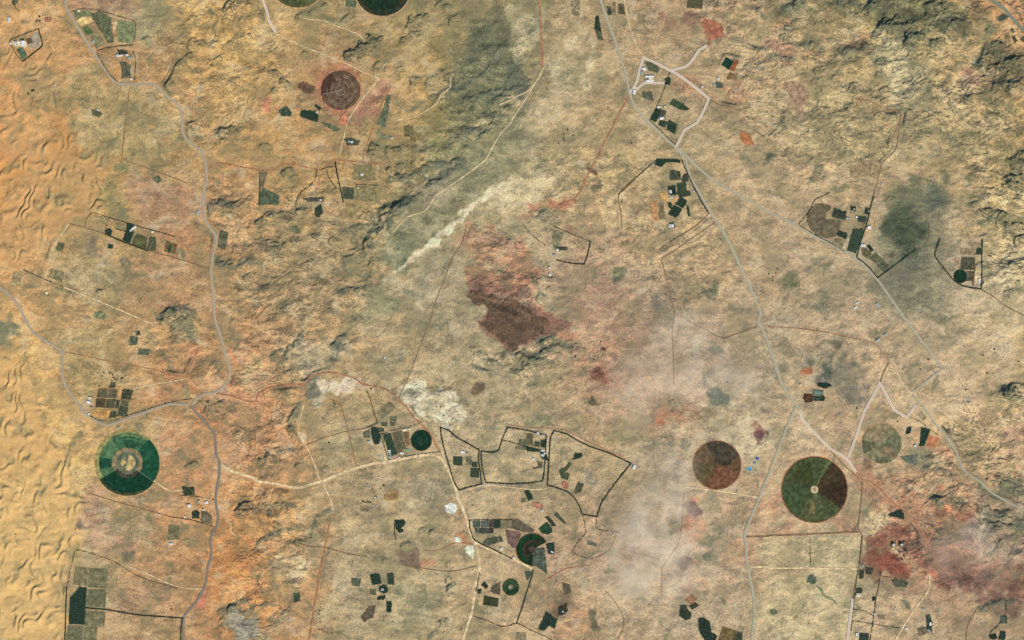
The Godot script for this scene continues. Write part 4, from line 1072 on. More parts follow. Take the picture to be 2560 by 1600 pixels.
	hedge(1.6, "short dark hedge slanting between rocks left of the enclosure", [1307.8,561.4,1325,582.6,1346.1,601.1,1364.7,614.3])
	hedge(2.4, "dark hedge beside the lane through the grey circle farm", [2184.6,490,2176.6,516.4,2170,548.2,2159.4,582.6,2150.2,609,2142.2,643.4])
	hedge(2, "thin hedge on the northwest side of the grey circle farm", [2073.5,482,2039.1,499.2,2025.8,524.3,1996.7,561.4])
	hedge(2.4, "dark hedge beside the road under the two striped orchards", [2142.2,644.7,2158.1,655.3,2174,669.9,2193.8,695])
	hedge(2.2, "dark hedge climbing east from the road under the striped orchards", [2193.8,695,2224.3,672.5,2256,648.7,2290.4,622.2])
	hedge(2, "roadside hedge under the grey crop circle", [1999.4,562.7,2039.1,587.8,2078.7,609,2110.5,627.5])
	hedge(2.6, "dark hedge curving round the lower left of the walled eastern farm", [2349.9,597.1,2343.3,614.3,2336.7,636.8,2348.6,656.6,2367.1,680.4,2385.6,701.6,2406.8,714.8,2430.6,720.1,2452.3,722.8])
	hedge(2.4, "straight dark hedge on the right side of the walled eastern farm", [2452.3,722.8,2455,691,2455,638.1,2455.8,597.1])
	hedge(1.8, "short dark hedge along the field corner left of the dark central circle", [916.5,973.3,928.4,1006.4,936.3,1035.5,942.9,1056.6,925.7,1065.9,904.6,1073])
	hedge(2, "dark hedge on the western side of the central dark circle farm", [952.2,1084.4,960.1,1112.2,970.7,1149.2])
	hedge(1.6, "low hedge at the foot of the central dark circle farm", [970.7,1149.2,1010.4,1141.3,1063.3,1133.4,1100.4,1129.4])
	hedge(1.6, "low hedge over the top of the central dark circle farm", [952.2,1084.4,997.2,1072.5,1048.8,1059.3])
	hedge(3, "thick dark hedge down the left side of the first hedged enclosure", [1101.7,1068.5,1103,1085.7,1108.3,1112.2,1116.2,1141.3,1124.2,1167.8,1133.4,1200,1133.4,1200,1140,1213.2,1148.5,1225.1])
	hedge(3, "thick dark hedge sweeping over the top of the first hedged enclosure", [1101.7,1068.5,1124.2,1077.8,1142.7,1093.7,1163.9,1105.6,1185,1117.5,1197.7,1124.1])
	hedge(2.6, "dark hedge down the right side of the first hedged enclosure", [1197.7,1124.1,1196.9,1151.9,1200.9,1175.7,1203.5,1200,1204.1,1209.3])
	hedge(2.6, "dark hedge at the foot of the first hedged enclosure", [1148.5,1225.1,1169.1,1218.5,1204.1,1210.1])
	hedge(2.6, "dark hedge down the left side of the second hedged enclosure", [1203,1128.1,1204.9,1165.1,1212.8,1200,1215.4,1206.6])
	hedge(2.8, "dark hedge sweeping up to the small pen of the second hedged enclosure", [1203,1128.1,1230,1130.7,1245.9,1126.7,1251.2,1112.2,1255.1,1099])
	hedge(2.8, "dark scalloped hedge at the foot of the second hedged enclosure", [1215.4,1206.6,1248.5,1208.5,1280,1210.1,1280,1210.1,1319.7,1207.9,1356.7,1202.6])
	hedge(2.6, "dark hedge down the right side of the second hedged enclosure", [1366,1088.4,1364.7,1117.5,1362.5,1157.2,1359.4,1188.9,1356.7,1202.6])
	hedge(2.2, "dark hedge round the top of the pen in the second hedged enclosure", [1255.1,1099,1269.7,1067.2,1270.7,1068.5,1306.5,1073.8,1340.9,1081.8,1366,1088.4])
	hedge(2, "dark hedge across the middle of the second hedged enclosure", [1256.5,1100.3,1280,1105.6,1280,1106.4,1311.7,1114.8,1346.1,1124.1])
	hedge(3, "dark hedge down the left side of the third hedged enclosure", [1385.8,1076.5,1376.6,1093.7,1373.9,1130.7,1371.3,1170.4,1369.4,1200,1368.6,1213.2])
	hedge(3, "long dark hedge over the top of the third hedged enclosure", [1385.8,1076.5,1417.6,1085.7,1444,1101.6,1478.4,1117.5,1518.1,1130.7,1547.2,1143.9,1577.6,1158.5])
	hedge(2.8, "dark hedge curving along the foot of the third hedged enclosure", [1368.6,1213.2,1393.8,1219.8,1420.2,1230.4,1436.1,1245,1449.3,1266.1,1455.9,1284.7,1473.1,1288.6,1491.7,1291.3])
	hedge(3, "grey green double hedge down the right side of the third hedged enclosure", [1577.6,1158.5,1555.2,1186.3,1541.9,1202.6,1520.8,1231.7,1504.9,1255.6,1496.9,1276.7,1493,1291.3])
	hedge(1.6, "broken hedge round the lower crescent pasture", [1449.3,1348.2,1432.1,1379.9,1459.9,1393.1,1483.7,1397.1,1512.8,1382.6,1528.7,1366.7,1538,1342.9])
	hedge(1.5, "thin hedge down the small pen below the third enclosure", [1492.2,1292.6,1491.7,1321.7,1518.1,1327,1547.2,1331])
	hedge(1.5, "hedge down the track beside the small pen", [1455.9,1284.7,1462.6,1311.1,1463.9,1332.3,1449.3,1350.8])
	hedge(2.4, "dark hedge along the sand road beside the rows of small plots", [1173.1,1300.5,1174.4,1319.1,1185,1348.2,1203.5,1360.1,1235.3,1374.6,1280,1397.1])
	hedge(2, "dark hedge over the top of the rows of small plots", [1171.8,1301.1,1208.8,1299.2,1248.5,1298.9,1280,1298.4])
	hedge(2.2, "dark hedge south of the small plots along the sand road", [1332.9,1423.6,1327.6,1448.7,1317,1480.4,1306.5,1514.8,1291.9,1557.2])
	hedge(2, "dark hedge on the left of the small green circle by the sand road", [1198.8,1430.2,1193,1464.6,1189,1479.1])
	hedge(1.8, "dark hedge running east at the foot of the small circle farm", [1185,1541.3,1222.1,1553.2,1253.8,1566.4,1280,1562.5,1280,1560.3,1298.5,1560.3,1332.9,1578.3,1364.7,1591.6,1385.8,1604.8])
	hedge(1.8, "dark hedge above the black grove at the bottom centre", [987.1,1300.5,986.6,1327,989.2,1348.2])
	hedge(1.8, "straight hedge down the middle of the strip farms at the bottom right", [2201.8,1430.2,2196.5,1464.6,2189.9,1496.3,2185.9,1528.1,2180.6,1565.1,2174,1604.8])
	hedge(1.6, "hedge along the left side of the strip farms", [2144.9,1424.9,2139.6,1464.6,2135.6,1499,2131.7,1543.9,2127.7,1575.7])
	hedge(1.4, "thin cross hedge in the strip farms below the dark walled house", [2134.3,1523.3,2158.1,1526.7,2184.6,1540])
	hedge(1.4, "lower thin cross hedge in the strip farms", [2131.7,1551.9,2158.1,1555.8,2211,1565.1,2250.7,1570.4])
	hedge(1.4, "thin hedge beside the tilled strip right of the strip farms", [2205.7,1440.8,2237.5,1446.1,2269.2,1460.6])
	hedge(1.8, "dark hedge curving round the dark farm in the lower right corner", [2499.4,1557.2,2491.5,1567.8,2478.2,1578.3,2473,1591.6])
	hedge(1.4, "thin hedge north of the dark farm in the lower right corner", [2512.6,1501.6,2516.6,1525.4,2510,1541.3])
	hedge(1.6, "thin hedge over the top of the farm right of the faded circle", [2279.8,1043.4,2303.6,1056.6,2327.4,1075.2,2346,1087.1])
	hedge(1.4, "thin hedge down the pale pasture of the bottom right", [2024.5,1342.9,2025.3,1379.9,2027.2,1415.6])
	hedge(1.4, "thin hedge on the right edge of the pale pasture", [2154.1,1340.2,2150.7,1385.2,2147.5,1411.7])
	tree(3.2, "dark trees by the track west of the first bend", [99.2,41,100,52.9,92.6,52.9,80.7,227.5,70.1,234.1,84.7,226.2])
	tree(2.4, "small dark trees scattered over the upper patchwork farm", [259.3,931.8,272.5,931.5,280.4,932.3,281.8,937.6,283.1,944.2,306.9,945,293.7,948.2,287.1,948.2,280.4,952.1,304.3,946.8,275.2,933.6,248.7,965.4,255.3,940.2,291,952.1])
	tree(2.2, "dark bushes on the tan plain west of the highway", [1411,351.9,1418.9,324.1,1434.8,330.7,1433.5,338.7,1409.6,336,1396.4,358.5,1579,358.5,1520.8,268.5,1408.3,346.6])
	tree(2, "tiny dark bushes on the pale dunes", [189.2,1323.8,39.2,1335.5])
	tree(2.6, "dark bushes round the pale hut below the sand road", [920.4,1213.2,960.1,1214.6,952.2,1221.2,932.4,1225.1,940.3,1242.3])
	tree(2, "line of tiny dark bushes on the eastern tan plain", [1943.8,672.5,1939.8,683.1,1932.7,691,1931.9,701.6,1922.6,685.7])
	tree(2.6, "dark bushes on the pale plain near the right edge", [2457.1,887.3,2467.7,932.3,2414.7,974.6,2420,1006.4,2486.2,874.1,2547,904.5])
	tree(2, "dotted bushes along the broken fence at lower left", [801.9,1517.5,800.1,1526.7,798.7,1536,800.1,1546.6,800.1,1555.8,798.7,1573,805.4,1575.7,812,1578.3,819.9,1581,829.2,1582.3])
	tree(2.6, "dark bushes on the sand northwest of the central circle", [835.8,1009,808,1046.1,928.4,972,822.6,1106.4,1101.7,1016.9,1109.6,1039.4,1092.4,1016.9])
	tree(3.4, "round dark bushes on the red flats at lower right", [2261.3,1353.5,2249.4,1379.9,2263.9,1377.3,2254.7,1398.4,2260,1390.5])
	tree(2.4, "small bushes near the twin sheds on the plain", [2244.1,1054,2301,923,2320.8,899.2,2142.2,1020.9])
	tree(2.4, "dark bushes at the rocks near the second hedged enclosure", [1530,952.1,1502.2,854.2,1510.2,872.8,1485,899.2,1438.7,891.3])
	grove(120, 118, 84, 3, 1, 0.75, 20, "palm", "wedge shaped palm grove filling the long orchard farm", [227.5,34.4,248.7,29.1,280.4,45,277.8,52.9,280.4,79.4,285.7,105.8,269.9,109.8,259.3,90,232.8,47.6])
	grove(135, 135, 95, 4.2, .7, 0.6, 0, "bush", "pale green tree lines in the eastern half of the long orchard farm", [291,50.3,336,55.6,336,95.2,328.1,108.5,293.7,104.5])
	grove(130, 128, 90, 4, .7, 0.5, 20, "bush", "thin green trees over the top of the long orchard farm", [182.6,29.1,224.9,26.5,228.9,39.7,190.5,48.9])
	grove(140, 130, 92, 4, .7, 0.4, 20, "bush", "sparse grove at the foot of the long orchard farm", [224.9,92.6,246.1,80.7,264.6,109.8,240.8,121.7])
	grove(92, 84, 62, 2.6, 1.1, 0.9, 0, "dense", "dark grove above the white houses in the first bend farm", [294.2,124.9,318.8,125.7,320.1,134.9,296.3,135.5])
	grove(120, 110, 84, 3, 1, 0.8, 0, "palm", "tall palm grove below the white houses in the first bend farm", [297.6,153.5,313.5,154,326.7,162.7,326.7,195.8,302.9,196.3,304.3,170.6])
	grove(176, 150, 106, 2.9, .8, 1, 8, "palm", "small square grid of palms on the olive sand below the first bend", [203.7,242.1,224.9,244.7,219.6,272.5,198.4,264.6])
	grove(120, 112, 80, 3, 1, 0.7, 15, "dense", "dark L shaped grove beside the lone white house below the first bend", [228.9,272.5,243.4,275.2,255.3,284.4,248.7,294.2,230.2,286.3])
	grove(185, 160, 130, 4, .8, 0.5, 0, "bush", "scattered shrubs in the east of the walled top left farm", [71.4,92.6,92.6,79.4,99.2,87.3,103.2,113.8,79.4,124.3,68.8,113.8])
	grove(95, 110, 82, 3, .9, 0.6, 30, "bush", "green plot of shrubs at the foot of the walled top left farm", [41,124.3,55.6,113.8,67.5,134.9,63.5,146.8,54.2,148.2])
	grove(110, 105, 75, 3, 1, 0.7, 0, "dense", "small dark plot at the very top left edge", [28.6,4,39.7,-5.3,47.6,0,37,15.9])
	grove(60, 80, 60, 2.4, 1.2, 1, 10, "dense", "dark green grove south of the ringed brown circle", [752.4,276.5,788.2,277.8,796.6,291,793.5,305.6,777.6,301.6,750.6,291])
	grove(60, 80, 60, 2.4, 1.2, 1, 10, "dense", "dark triangular grove touching the ringed brown circle", [786.8,260.6,804.6,269.9,798.7,277.8,786.8,264.6])
	grove(85, 95, 72, 2.6, 1, 0.8, 0, "dense", "dark grove in red soil west of the ringed brown circle", [696.9,276.5,716.7,264.6,730,281.8,727.3,291,702.2,291])
	grove(120, 90, 70, 3, .9, 0.5, 0, "bush", "brownish thicket northwest of the ringed brown circle", [740.5,209,759.1,203.7,788.2,216.9,782.9,235.5,767,235.5,745.8,222.2])
	grove(105, 110, 78, 3, .8, 0.8, 20, "bush", "long green thicket southeast of the big dark grove", [798.7,304.3,819.9,308.2,838.4,314.8,853,324.1,835.8,329.4])
	grove(196, 160, 112, 3, .8, 1, -18, "palm", "tilted grid of young palms in the red strip field", [909.9,293.7,928.9,297.6,915.2,340.8,891.3,336])
	grove(110, 112, 84, 2.6, .7, 0.9, 0, "bush", "long dark green shrub belt outside the red strip field", [968.1,235.5,977.3,238.1,970.7,280.4,963.3,318.8,941.6,309.5,957.5,272.5])
	grove(100, 98, 74, 3, 1, 0.8, 0, "dense", "ragged dark trees round the strip field farmhouse", [859.6,346.6,878.1,343.9,899.3,351.9,896.6,363.8,867.5,362.5])
	grove(120, 108, 74, 3, .9, 0.8, 0, "bush", "dark grove left of the lone plot on the ochre flat", [1010.4,316.2,1023.6,312.2,1025,341.3,1010.4,341.3])
	grove(135, 118, 78, 3, .8, 0.8, -10, "bush", "brown grove right of the lone plot on the ochre flat", [1026.3,314.8,1031.6,314.8,1040.8,354.5,1025,354.5])
	grove(135, 130, 95, 3, .8, 0.8, 0, "bush", "green bushes by the small white cube on the red flat", [941.6,332,973.4,338.7,970.7,349.2,944.3,346.6])
	grove(120, 120, 90, 2.4, .8, 0.8, -4, "palm", "grey striped grove beside the track at the top edge", [864.9,-5.3,891.3,-5.3,890,18.5,864.9,15.9])
	grove(135, 118, 92, 3, .8, 0.7, 5, "palm", "grey orchard field behind the western hedge of the red track", [650.6,429.1,669.1,430.4,658.5,468.8,647.9,484.7])
	grove(110, 112, 84, 2.6, .9, 0.9, 5, "palm", "darker lower half of the orchard field under the red track", [658.5,470.1,692.9,486,698.7,488.6,696.9,513.8,671.7,511.1,646.6,513.8,647.9,484.7])
	grove(150, 132, 92, 3.4, .7, 0.8, 0, "palm", "upper palm block of the gridded farm on the plateau", [883.4,410.6,912.5,411.9,937.6,418.5,937.6,451.6,883.4,450.3])
	grove(112, 108, 80, 2.6, .9, 1, 5, "palm", "dark lower left palm block of the gridded farm", [855.6,468.3,885.5,469.3,884.7,499.2,858.3,497.9])
	grove(150, 134, 92, 3.4, .7, 0.7, 0, "palm", "lower right palm block of the gridded farm", [888.7,464.8,941.6,466.1,941.6,501.9,917.8,505.8,886.1,497.9])
	grove(160, 138, 94, 5, .6, 0.9, 2, "bush", "rows of low bushes under the gridded farm", [862.2,508.5,904.6,511.1,899.3,524.3,878.1,550.8,866.2,545.5])
	grove(70, 80, 58, 2.6, 1.1, 0.8, 0, "dense", "ragged black green grove below the bare red farmyard", [786.8,521.7,801.4,509.8,809.3,527,798.7,544.2,788.2,540.2])
	grove(100, 90, 76, 3, 1, 0.5, 0, "dense", "dark thicket beside the tin roofs of the bare red farmyard", [756.4,496.6,777.6,493.9,812,492.6,809.3,503.2,767,504.5])
	grove(110, 110, 80, 3, .9, 0.6, 0, "bush", "fan shaped thicket on the stony plateau", [727.3,566.7,740.5,564,753.8,582.6,740.5,585.2])
	grove(176, 150, 106, 3.6, .8, 0.6, 12, "palm", "pale orchard at the west end of the long strip farm", [238.1,538.9,270.4,544.2,265.9,561.4,235.5,558.7])
	grove(70, 76, 56, 2.4, 1.1, 1, 16, "dense", "dark square grove inside the left corner of the long strip farm", [264.6,573.3,275.2,570.6,281,577.3,277.8,589.2,263.2,583.9])
	grove(40, 62, 46, 2.3, 1.2, 1, 16, "dense", "dark slanting palm block in the middle of the long strip farm", [318.8,558.7,332,560.1,328.1,572,334.7,582.6,324.1,607.7,306.9,601.1,314.8,574.6])
	grove(105, 98, 70, 3, 1, 0.9, 16, "palm", "palm block right of the brown square in the long strip farm", [374.4,591.8,388.9,593.1,390.2,627.5,366.4,624.9])
	grove(120, 114, 80, 3, .8, 0.8, 16, "palm", "dark green olive plot in the sandy pasture", [145.5,605,161.9,609,156.1,632.8,138.9,624.9])
	grove(176, 152, 112, 3.4, .7, 0.7, 10, "palm", "tiny grove of palms by the purple stain", [182.6,626.2,191.8,627.5,187.8,639.4,177.8,635.5])
	grove(165, 146, 104, 3.2, .8, 1, 12, "palm", "square grid of palms above the pasture track", [126.5,672.5,160.9,680.4,153.5,706.9,120.4,692.4])
	grove(180, 152, 108, 3.4, .7, 0.7, 5, "palm", "faint grid of young trees at the foot of the dunes", [33.1,680.4,56.9,688.4,50.3,714.8,26.5,714.8])
	grove(165, 148, 104, 3.4, .7, 0.7, 5, "palm", "faint small grid of trees below the pasture track", [137.6,716.2,158.7,720.1,156.1,733.4,134.9,728.1])
	grove(140, 140, 98, 3, .8, 0.8, 0, "palm", "tree grid straddling the pasture south of the straight track", [238.1,781,254,777,267.2,790.2,260.6,799.5,235.5,794.2])
	grove(120, 112, 84, 3, .9, 0.9, 10, "palm", "tilted palm grove right of the west road bend", [547.1,572,571.5,582.6,563.5,624.9,545,619.6])
	grove(110, 118, 88, 3, 1, 0.6, 0, "bush", "dark clump of trees on the pasture under the straight track", [381,445,396.9,438.4,404.8,450.3,394.2,459.5])
	grove(95, 100, 74, 2.4, 1, 0.9, 20, "dense", "dark upper grove of the quarry foot orchard", [338.7,829.1,349.2,827.8,351.9,835.7,341.3,839.7])
	grove(110, 112, 86, 3, .9, 0.9, 12, "palm", "striped orchard at the foot of the terraced hills", [325.4,839.7,343.9,842.3,343.9,862.2,321.5,863.5])
	grove(100, 105, 80, 3, .8, 0.6, 0, "bush", "thicket under the striped orchard at the terraced hills", [346.6,871.4,378.3,872.8,370.4,887.3,343.9,887.3])
	grove(100, 92, 66, 2.6, 1.1, 0.9, 5, "dense", "dark palm block on the right of the patchwork farm", [308.2,972,332.8,974.6,326.7,999.8,301.6,998.4])
	grove(120, 112, 82, 2.8, .9, 0.8, 5, "palm", "mid right palm block of the patchwork farm", [302.9,1001.1,323.3,1001.6,318.8,1019.6,299,1022.2])
	grove(100, 96, 70, 2.6, 1, 0.9, 5, "palm", "lower right palm block of the patchwork farm", [299,1015.6,321.5,1020.9,316.2,1040.8,291,1040.8])
	grove(95, 95, 70, 2.6, 1, 0.8, 5, "dense", "low dark thicket at the foot of the patchwork farm", [276.5,1030.2,291,1028.9,291,1043.4,272.5,1046.1])
	grove(178, 150, 108, 3.4, .8, 0.5, 0, "palm", "small grid of palms by the loop of the west road", [455.1,964,469.6,965.4,472.3,995.8,459,993.1])
	grove(90, 85, 60, 2.6, 1.1, 0.9, 0, "dense", "dark orchard above the roadside farm with the red yard", [455.1,1215.9,486.3,1218.5,485.5,1237,459,1238.4])
	grove(80, 80, 58, 2.4, 1.1, 0.9, 0, "dense", "round dark grove inside the roadside farm with the red yard", [480.2,1279.4,489.5,1275.4,499.5,1279.4,498.7,1296.6,480.2,1296.6])
	grove(130, 112, 84, 3, .9, 0.8, 0, "palm", "palm grove beside the round grove in the roadside farm", [502.7,1278,515.9,1276.7,530.5,1290,531.8,1311.1,501.4,1305.8])
	grove(130, 118, 84, 3, .8, 1, 2, "bush", "olive grove rectangle west of the asphalt road", [421.2,1312.4,447.1,1313.8,448.4,1349.5,419.3,1349.5])
	grove(160, 136, 98, 3.6, .7, 0.7, 0, "bush", "sparse orchard east of the white cornered wall", [449.8,1348.2,489.5,1342.9,489.5,1369.3,468.3,1369.3])
	grove(162, 142, 102, 2.9, .85, 1, 2, "palm", "top left block of the square orchard at lower left", [189.2,1416.4,220.1,1419.1,218.3,1464.6,182.6,1461.9])
	grove(158, 142, 102, 2.9, .85, 1, 2, "palm", "top right block of the square orchard at lower left", [222.2,1419.6,271.2,1423.6,267.2,1471.2,219.6,1468.5])
	grove(40, 60, 46, 2.6, 1.25, 1, 2, "dense", "dark mature palm block of the square orchard at lower left", [199.8,1467.2,216.9,1468.5,211.7,1561.1,172,1559.8,176.7,1493.7])
	grove(150, 138, 100, 2.9, .9, 1, 2, "palm", "middle right block of the square orchard at lower left", [218.3,1472.5,267.2,1473.8,263.2,1518.8,215.6,1517.5])
	grove(158, 142, 102, 2.9, .85, 1, 2, "palm", "lower right block of the square orchard at lower left", [213,1526.7,264.6,1530.7,260.6,1567.8,211.7,1563.8])
	grove(150, 138, 100, 2.9, .9, 1, 2, "palm", "bottom left block of the square orchard at lower left", [169.3,1563,210.3,1564.6,206.4,1604.8,166.7,1604.8])
	grove(158, 142, 102, 2.9, .85, 1, 2, "palm", "bottom right block of the square orchard at lower left", [213,1566.4,243.4,1567.8,240.8,1604.8,210.3,1604.8])
	grove(60, 70, 54, 2.6, 1, 1, 0, "dense", "left strip of dark palms by the top centre highway", [1489,38.4,1496.9,39.7,1503.6,82,1486.4,71.4])
	grove(120, 110, 80, 3, 1, 0.9, 8, "palm", "palm strip below the dark strip by the top centre highway", [1486.4,72.8,1503.6,80.7,1507.5,100.5,1494.3,99.2])
	grove(182, 156, 118, 3, .9, 0.9, 5, "palm", "square grid of palms west of the highway at the top edge", [1426.8,5.3,1444,-5.3,1453.3,0,1449.3,42.3,1429.5,37])
	grove(110, 95, 70, 3, 1, 0.9, 8, "palm", "tilted palm block east of the highway at the top edge", [1545.9,10.6,1559.1,10.6,1563.1,37,1545.9,34.4])
	grove(90, 90, 66, 2.6, 1, 0.9, 0, "dense", "dark grove east of the highway near the top edge", [1518.1,15.9,1528.7,19.8,1528.7,37,1519.4,37])
	grove(150, 130, 96, 3, .9, 0.6, 0, "palm", "loose palms beside the dark grove at the top edge", [1530,5.3,1540.6,5.3,1538,39.7,1528.7,37])
	grove(100, 98, 72, 3, .9, 0.8, 0, "bush", "dark thicket under the apex of the white road loop", [1612,156.1,1626.6,154.8,1650.4,169.3,1645.1,182.6,1621.3,177.3])
	grove(30, 50, 40, 2.3, 1.2, 1, 0, "dense", "small dark grove at the end of the short white road", [1665,194.5,1676.9,195.8,1674.7,211.7,1662.3,210.3])
	grove(24, 44, 36, 2.3, 1.3, 1, 12, "dense", "black green grove left of the tan yard in the loop farm", [1639.8,272.5,1650.4,272.5,1651.7,280.4,1647.8,291,1639.8,305.6,1626.6,299])
	grove(105, 90, 75, 2.8, .9, 1, 12, "palm", "brown palm block beside the black green grove in the loop farm", [1651.7,272.5,1666.3,277.8,1661,293.7,1650.4,291])
	grove(75, 78, 58, 2.5, 1, 1, 25, "palm", "dark tilted palm block at the foot of the loop farm", [1649.1,300.3,1671.6,304.3,1661,320.1,1645.1,312.2])
	grove(60, 76, 56, 2.5, 1.1, 1, 25, "dense", "dark green tilted block nearest the road in the loop farm", [1672.9,300.3,1692.7,310.9,1687.4,334.7,1666.3,324.1])
	grove(100, 98, 80, 3, .8, 0.7, 0, "bush", "grey thicket across the middle of the loop farm", [1605.4,227.5,1629.2,230.2,1634.5,254,1605.4,243.4])
	grove(95, 100, 80, 3, .9, 0.6, 0, "bush", "trees round the tin roofs east of the white road corner", [1790.6,201.1,1806.5,206.4,1809.1,219.6,1790.6,219.6])
	grove(45, 60, 46, 2.4, 1.1, 1, 0, "dense", "long dark grove right at the fork of the two highways", [1641.1,397.4,1700.7,398.7,1700.7,407.4,1663.6,405.3,1653,418.5,1637.2,410.6])
	grove(90, 92, 70, 2.6, 1, 0.9, 0, "palm", "palm block below the grove at the fork", [1675.5,425.1,1700.7,427.8,1702,450.3,1674.2,450.3])
	grove(80, 80, 62, 2.6, 1, 0.9, 0, "palm", "palm strip touching the highway below the fork", [1708.6,434.4,1719.2,434.4,1721.8,454.2,1703.3,454.2])
	grove(85, 86, 62, 2.6, 1, 1, -6, "palm", "dark palm block in the middle of the roadside farm below the fork", [1691.4,459.5,1713.9,454.2,1717.9,476.7,1692.7,479.4])
	grove(85, 80, 62, 2.6, 1, 1, -6, "palm", "lower palm block of the roadside farm below the fork", [1692.7,479.4,1725.8,476.7,1727.1,488.6,1703.3,493.9,1690.1,484.7])
	grove(36, 54, 42, 2.3, 1.2, 1, 28, "dense", "upper tilted black green block of the roadside farm below the fork", [1700.7,492.6,1719.2,503.2,1707.3,520.4,1686.1,509.8])
	grove(36, 54, 42, 2.3, 1.2, 1, 28, "dense", "lower tilted black green block of the roadside farm below the fork", [1684.8,513.8,1706,523,1690.1,545.5,1670.2,534.9])
	grove(30, 50, 40, 2.3, 1.2, 0.8, 0, "dense", "dark garden trees round the bright white house below the fork", [1670.2,466.1,1688.8,464.8,1690.1,487.3,1671.6,487.3])
	grove(40, 54, 42, 2.3, 1.2, 0.8, 0, "dense", "dark trees left of the tilted black green blocks", [1670.2,505.8,1679.5,505.8,1678.2,521.7,1671.6,519.1])
	grove(90, 96, 72, 2.4, 1, 1, -8, "dense", "narrow dark strip of trees right of the tilted blocks", [1716.5,516.4,1721.8,515.6,1726.6,541.5,1719.7,541.5])
	grove(140, 120, 86, 3, .9, 0.6, 0, "bush", "green shrubs beside the orange strip field", [1645.1,505.8,1658.3,508.5,1663.6,548.2,1647.8,548.2])
	grove(85, 98, 78, 3, 1, 0.7, 0, "dense", "trees round the white walled yard south of the tilted blocks", [1671.6,556.1,1684.8,556.1,1687.4,569.3,1671.6,570.6])
	grove(140, 128, 96, 3, .8, 0.7, 0, "bush", "grey green thicket inside the enclosure above the brown lake bed", [1379.2,577.3,1396.4,574.6,1412.3,582.6,1396.4,614.3,1385.8,624.9,1380,611.7])
	grove(90, 92, 66, 3, .9, 0.7, 0, "dense", "dark thicket in the middle of the enclosure above the brown lake bed", [1388.5,616.9,1417.6,616.9,1420.2,624.9,1391.1,627.5])
	grove(170, 140, 104, 3, .7, 0.6, -8, "palm", "faint brown grid of dead palms in the stony northeast", [2125,415.9,2174,400,2200.4,421.2,2192.5,447.6,2174,439.7,2126.4,445])
	grove(85, 80, 66, 2.6, 1, 0.9, 10, "dense", "grey brown plot of shrubs right of the grey crop circle", [2085.4,520.4,2117.1,529.6,2113.1,549.5,2080.1,542.9])
	grove(62, 74, 54, 2.5, 1.1, 1, 12, "dense", "dark green tilted block under the grey circle farm", [2095.9,575.9,2118.4,582.6,2115.3,597.9,2093.3,589.2])
	grove(160, 140, 104, 3.2, .7, 1, 12, "palm", "pale palm grid between the dark block and the road", [2089.3,593.1,2114.5,599.8,2105.2,622.2,2081.4,609])
	grove(78, 86, 68, 2.5, 1, 1, 12, "palm", "long dark palm strip beside the farm lane", [2133,572,2159.4,573.3,2150.2,609,2139.6,634.1,2117.1,626.2])
	grove(170, 146, 106, 3.4, .8, 1, 8, "palm", "pale palm grid above the long dark palm strip", [2138.3,556.1,2164.7,556.1,2159.4,573.3,2134.3,572])
	grove(88, 84, 76, 2.6, 1, 1, 0, "palm", "grey block of trees at the bend of the farm lane", [2143.6,540.2,2167.4,541.5,2163.4,558.7,2144.9,553.5])
	grove(40, 56, 42, 2.4, 1.1, 0.9, 0, "dense", "small dark block of trees in the corner of the farm lane", [2164.7,520.4,2172.7,520.4,2170,534.9,2160.8,534.9])
	grove(50, 54, 44, 2.4, 1.1, 0.8, 0, "dense", "dark trees round the two white roofs of the grey circle farm", [2127.7,516.4,2139.6,515.1,2138.3,531,2126.4,531])
	grove(36, 56, 42, 2.4, 1.1, 1, 35, "dense", "dark slanting grove beside the white shed east of the lane", [2167.4,614.3,2174,611.7,2184.6,626.2,2175.3,630.2])
	grove(128, 116, 84, 3, .9, 1, 35, "palm", "left striped orchard below the white shed", [2155.5,622.2,2166.1,620.9,2180.6,635.5,2167.4,646.1,2154.9,635.5])
	grove(120, 114, 82, 3.2, .9, 1, 35, "palm", "middle striped orchard below the white shed", [2189.9,630.2,2208.4,650,2192.5,660.6,2172.7,646.1])
	grove(112, 108, 84, 3.4, .9, 1, 35, "palm", "right striped orchard touching the climbing hedge", [2208.4,651.3,2228.2,667.2,2209.7,680.4,2192.5,664.6])
	grove(120, 108, 84, 3, .7, 1, 0, "bush", "small triangular shrub plot near the dark patch", [2228.2,627.5,2241.5,638.1,2225.6,646.1])
	grove(165, 138, 104, 3.6, .8, 1, 0, "palm", "top orchard strip of the walled eastern farm", [2400.2,620.9,2441.2,622.2,2439.9,636.8,2400.2,635.5])
	grove(80, 90, 70, 2.4, 1, 1, 0, "dense", "dark corner grove of the walled eastern farm", [2441.2,620.1,2454.4,620.1,2453.9,635.5,2440.7,636])
	grove(120, 104, 80, 2.9, 1, 1, 2, "palm", "large palm block of the walled eastern farm", [2403.6,642.9,2437.2,644.7,2437.2,675.2,2400.2,673.8])
	grove(120, 104, 80, 3.2, 1, 1, 2, "palm", "lower palm block beside the small green circle", [2417.4,677.3,2437.2,677.8,2434.6,702.9,2414.7,702.9])
	grove(180, 150, 115, 4, .8, 0.7, 0, "palm", "sparse palms on the left of the walled eastern farm", [2388.3,643.4,2401.5,644.7,2397.6,672.5,2383,669.9])
	grove(160, 140, 104, 3, .9, 1, -35, "palm", "tilted striped orchard under the limestone quarry", [974.7,1003.7,990.6,1019.6,973.4,1032.8,953.5,1048.7,941.6,1032.8])
	grove(105, 104, 82, 2.6, .8, 1, 0, "bush", "grey square plot under the tilted striped orchard", [974.7,1040.8,991.9,1040.8,991.9,1052.7,974.7,1052.7])
	grove(100, 98, 76, 2.6, .8, 1, 0, "bush", "lower left grey square plot under the tilted striped orchard", [952.2,1055.3,968.1,1055.3,968.1,1066.7,953.5,1065.9])
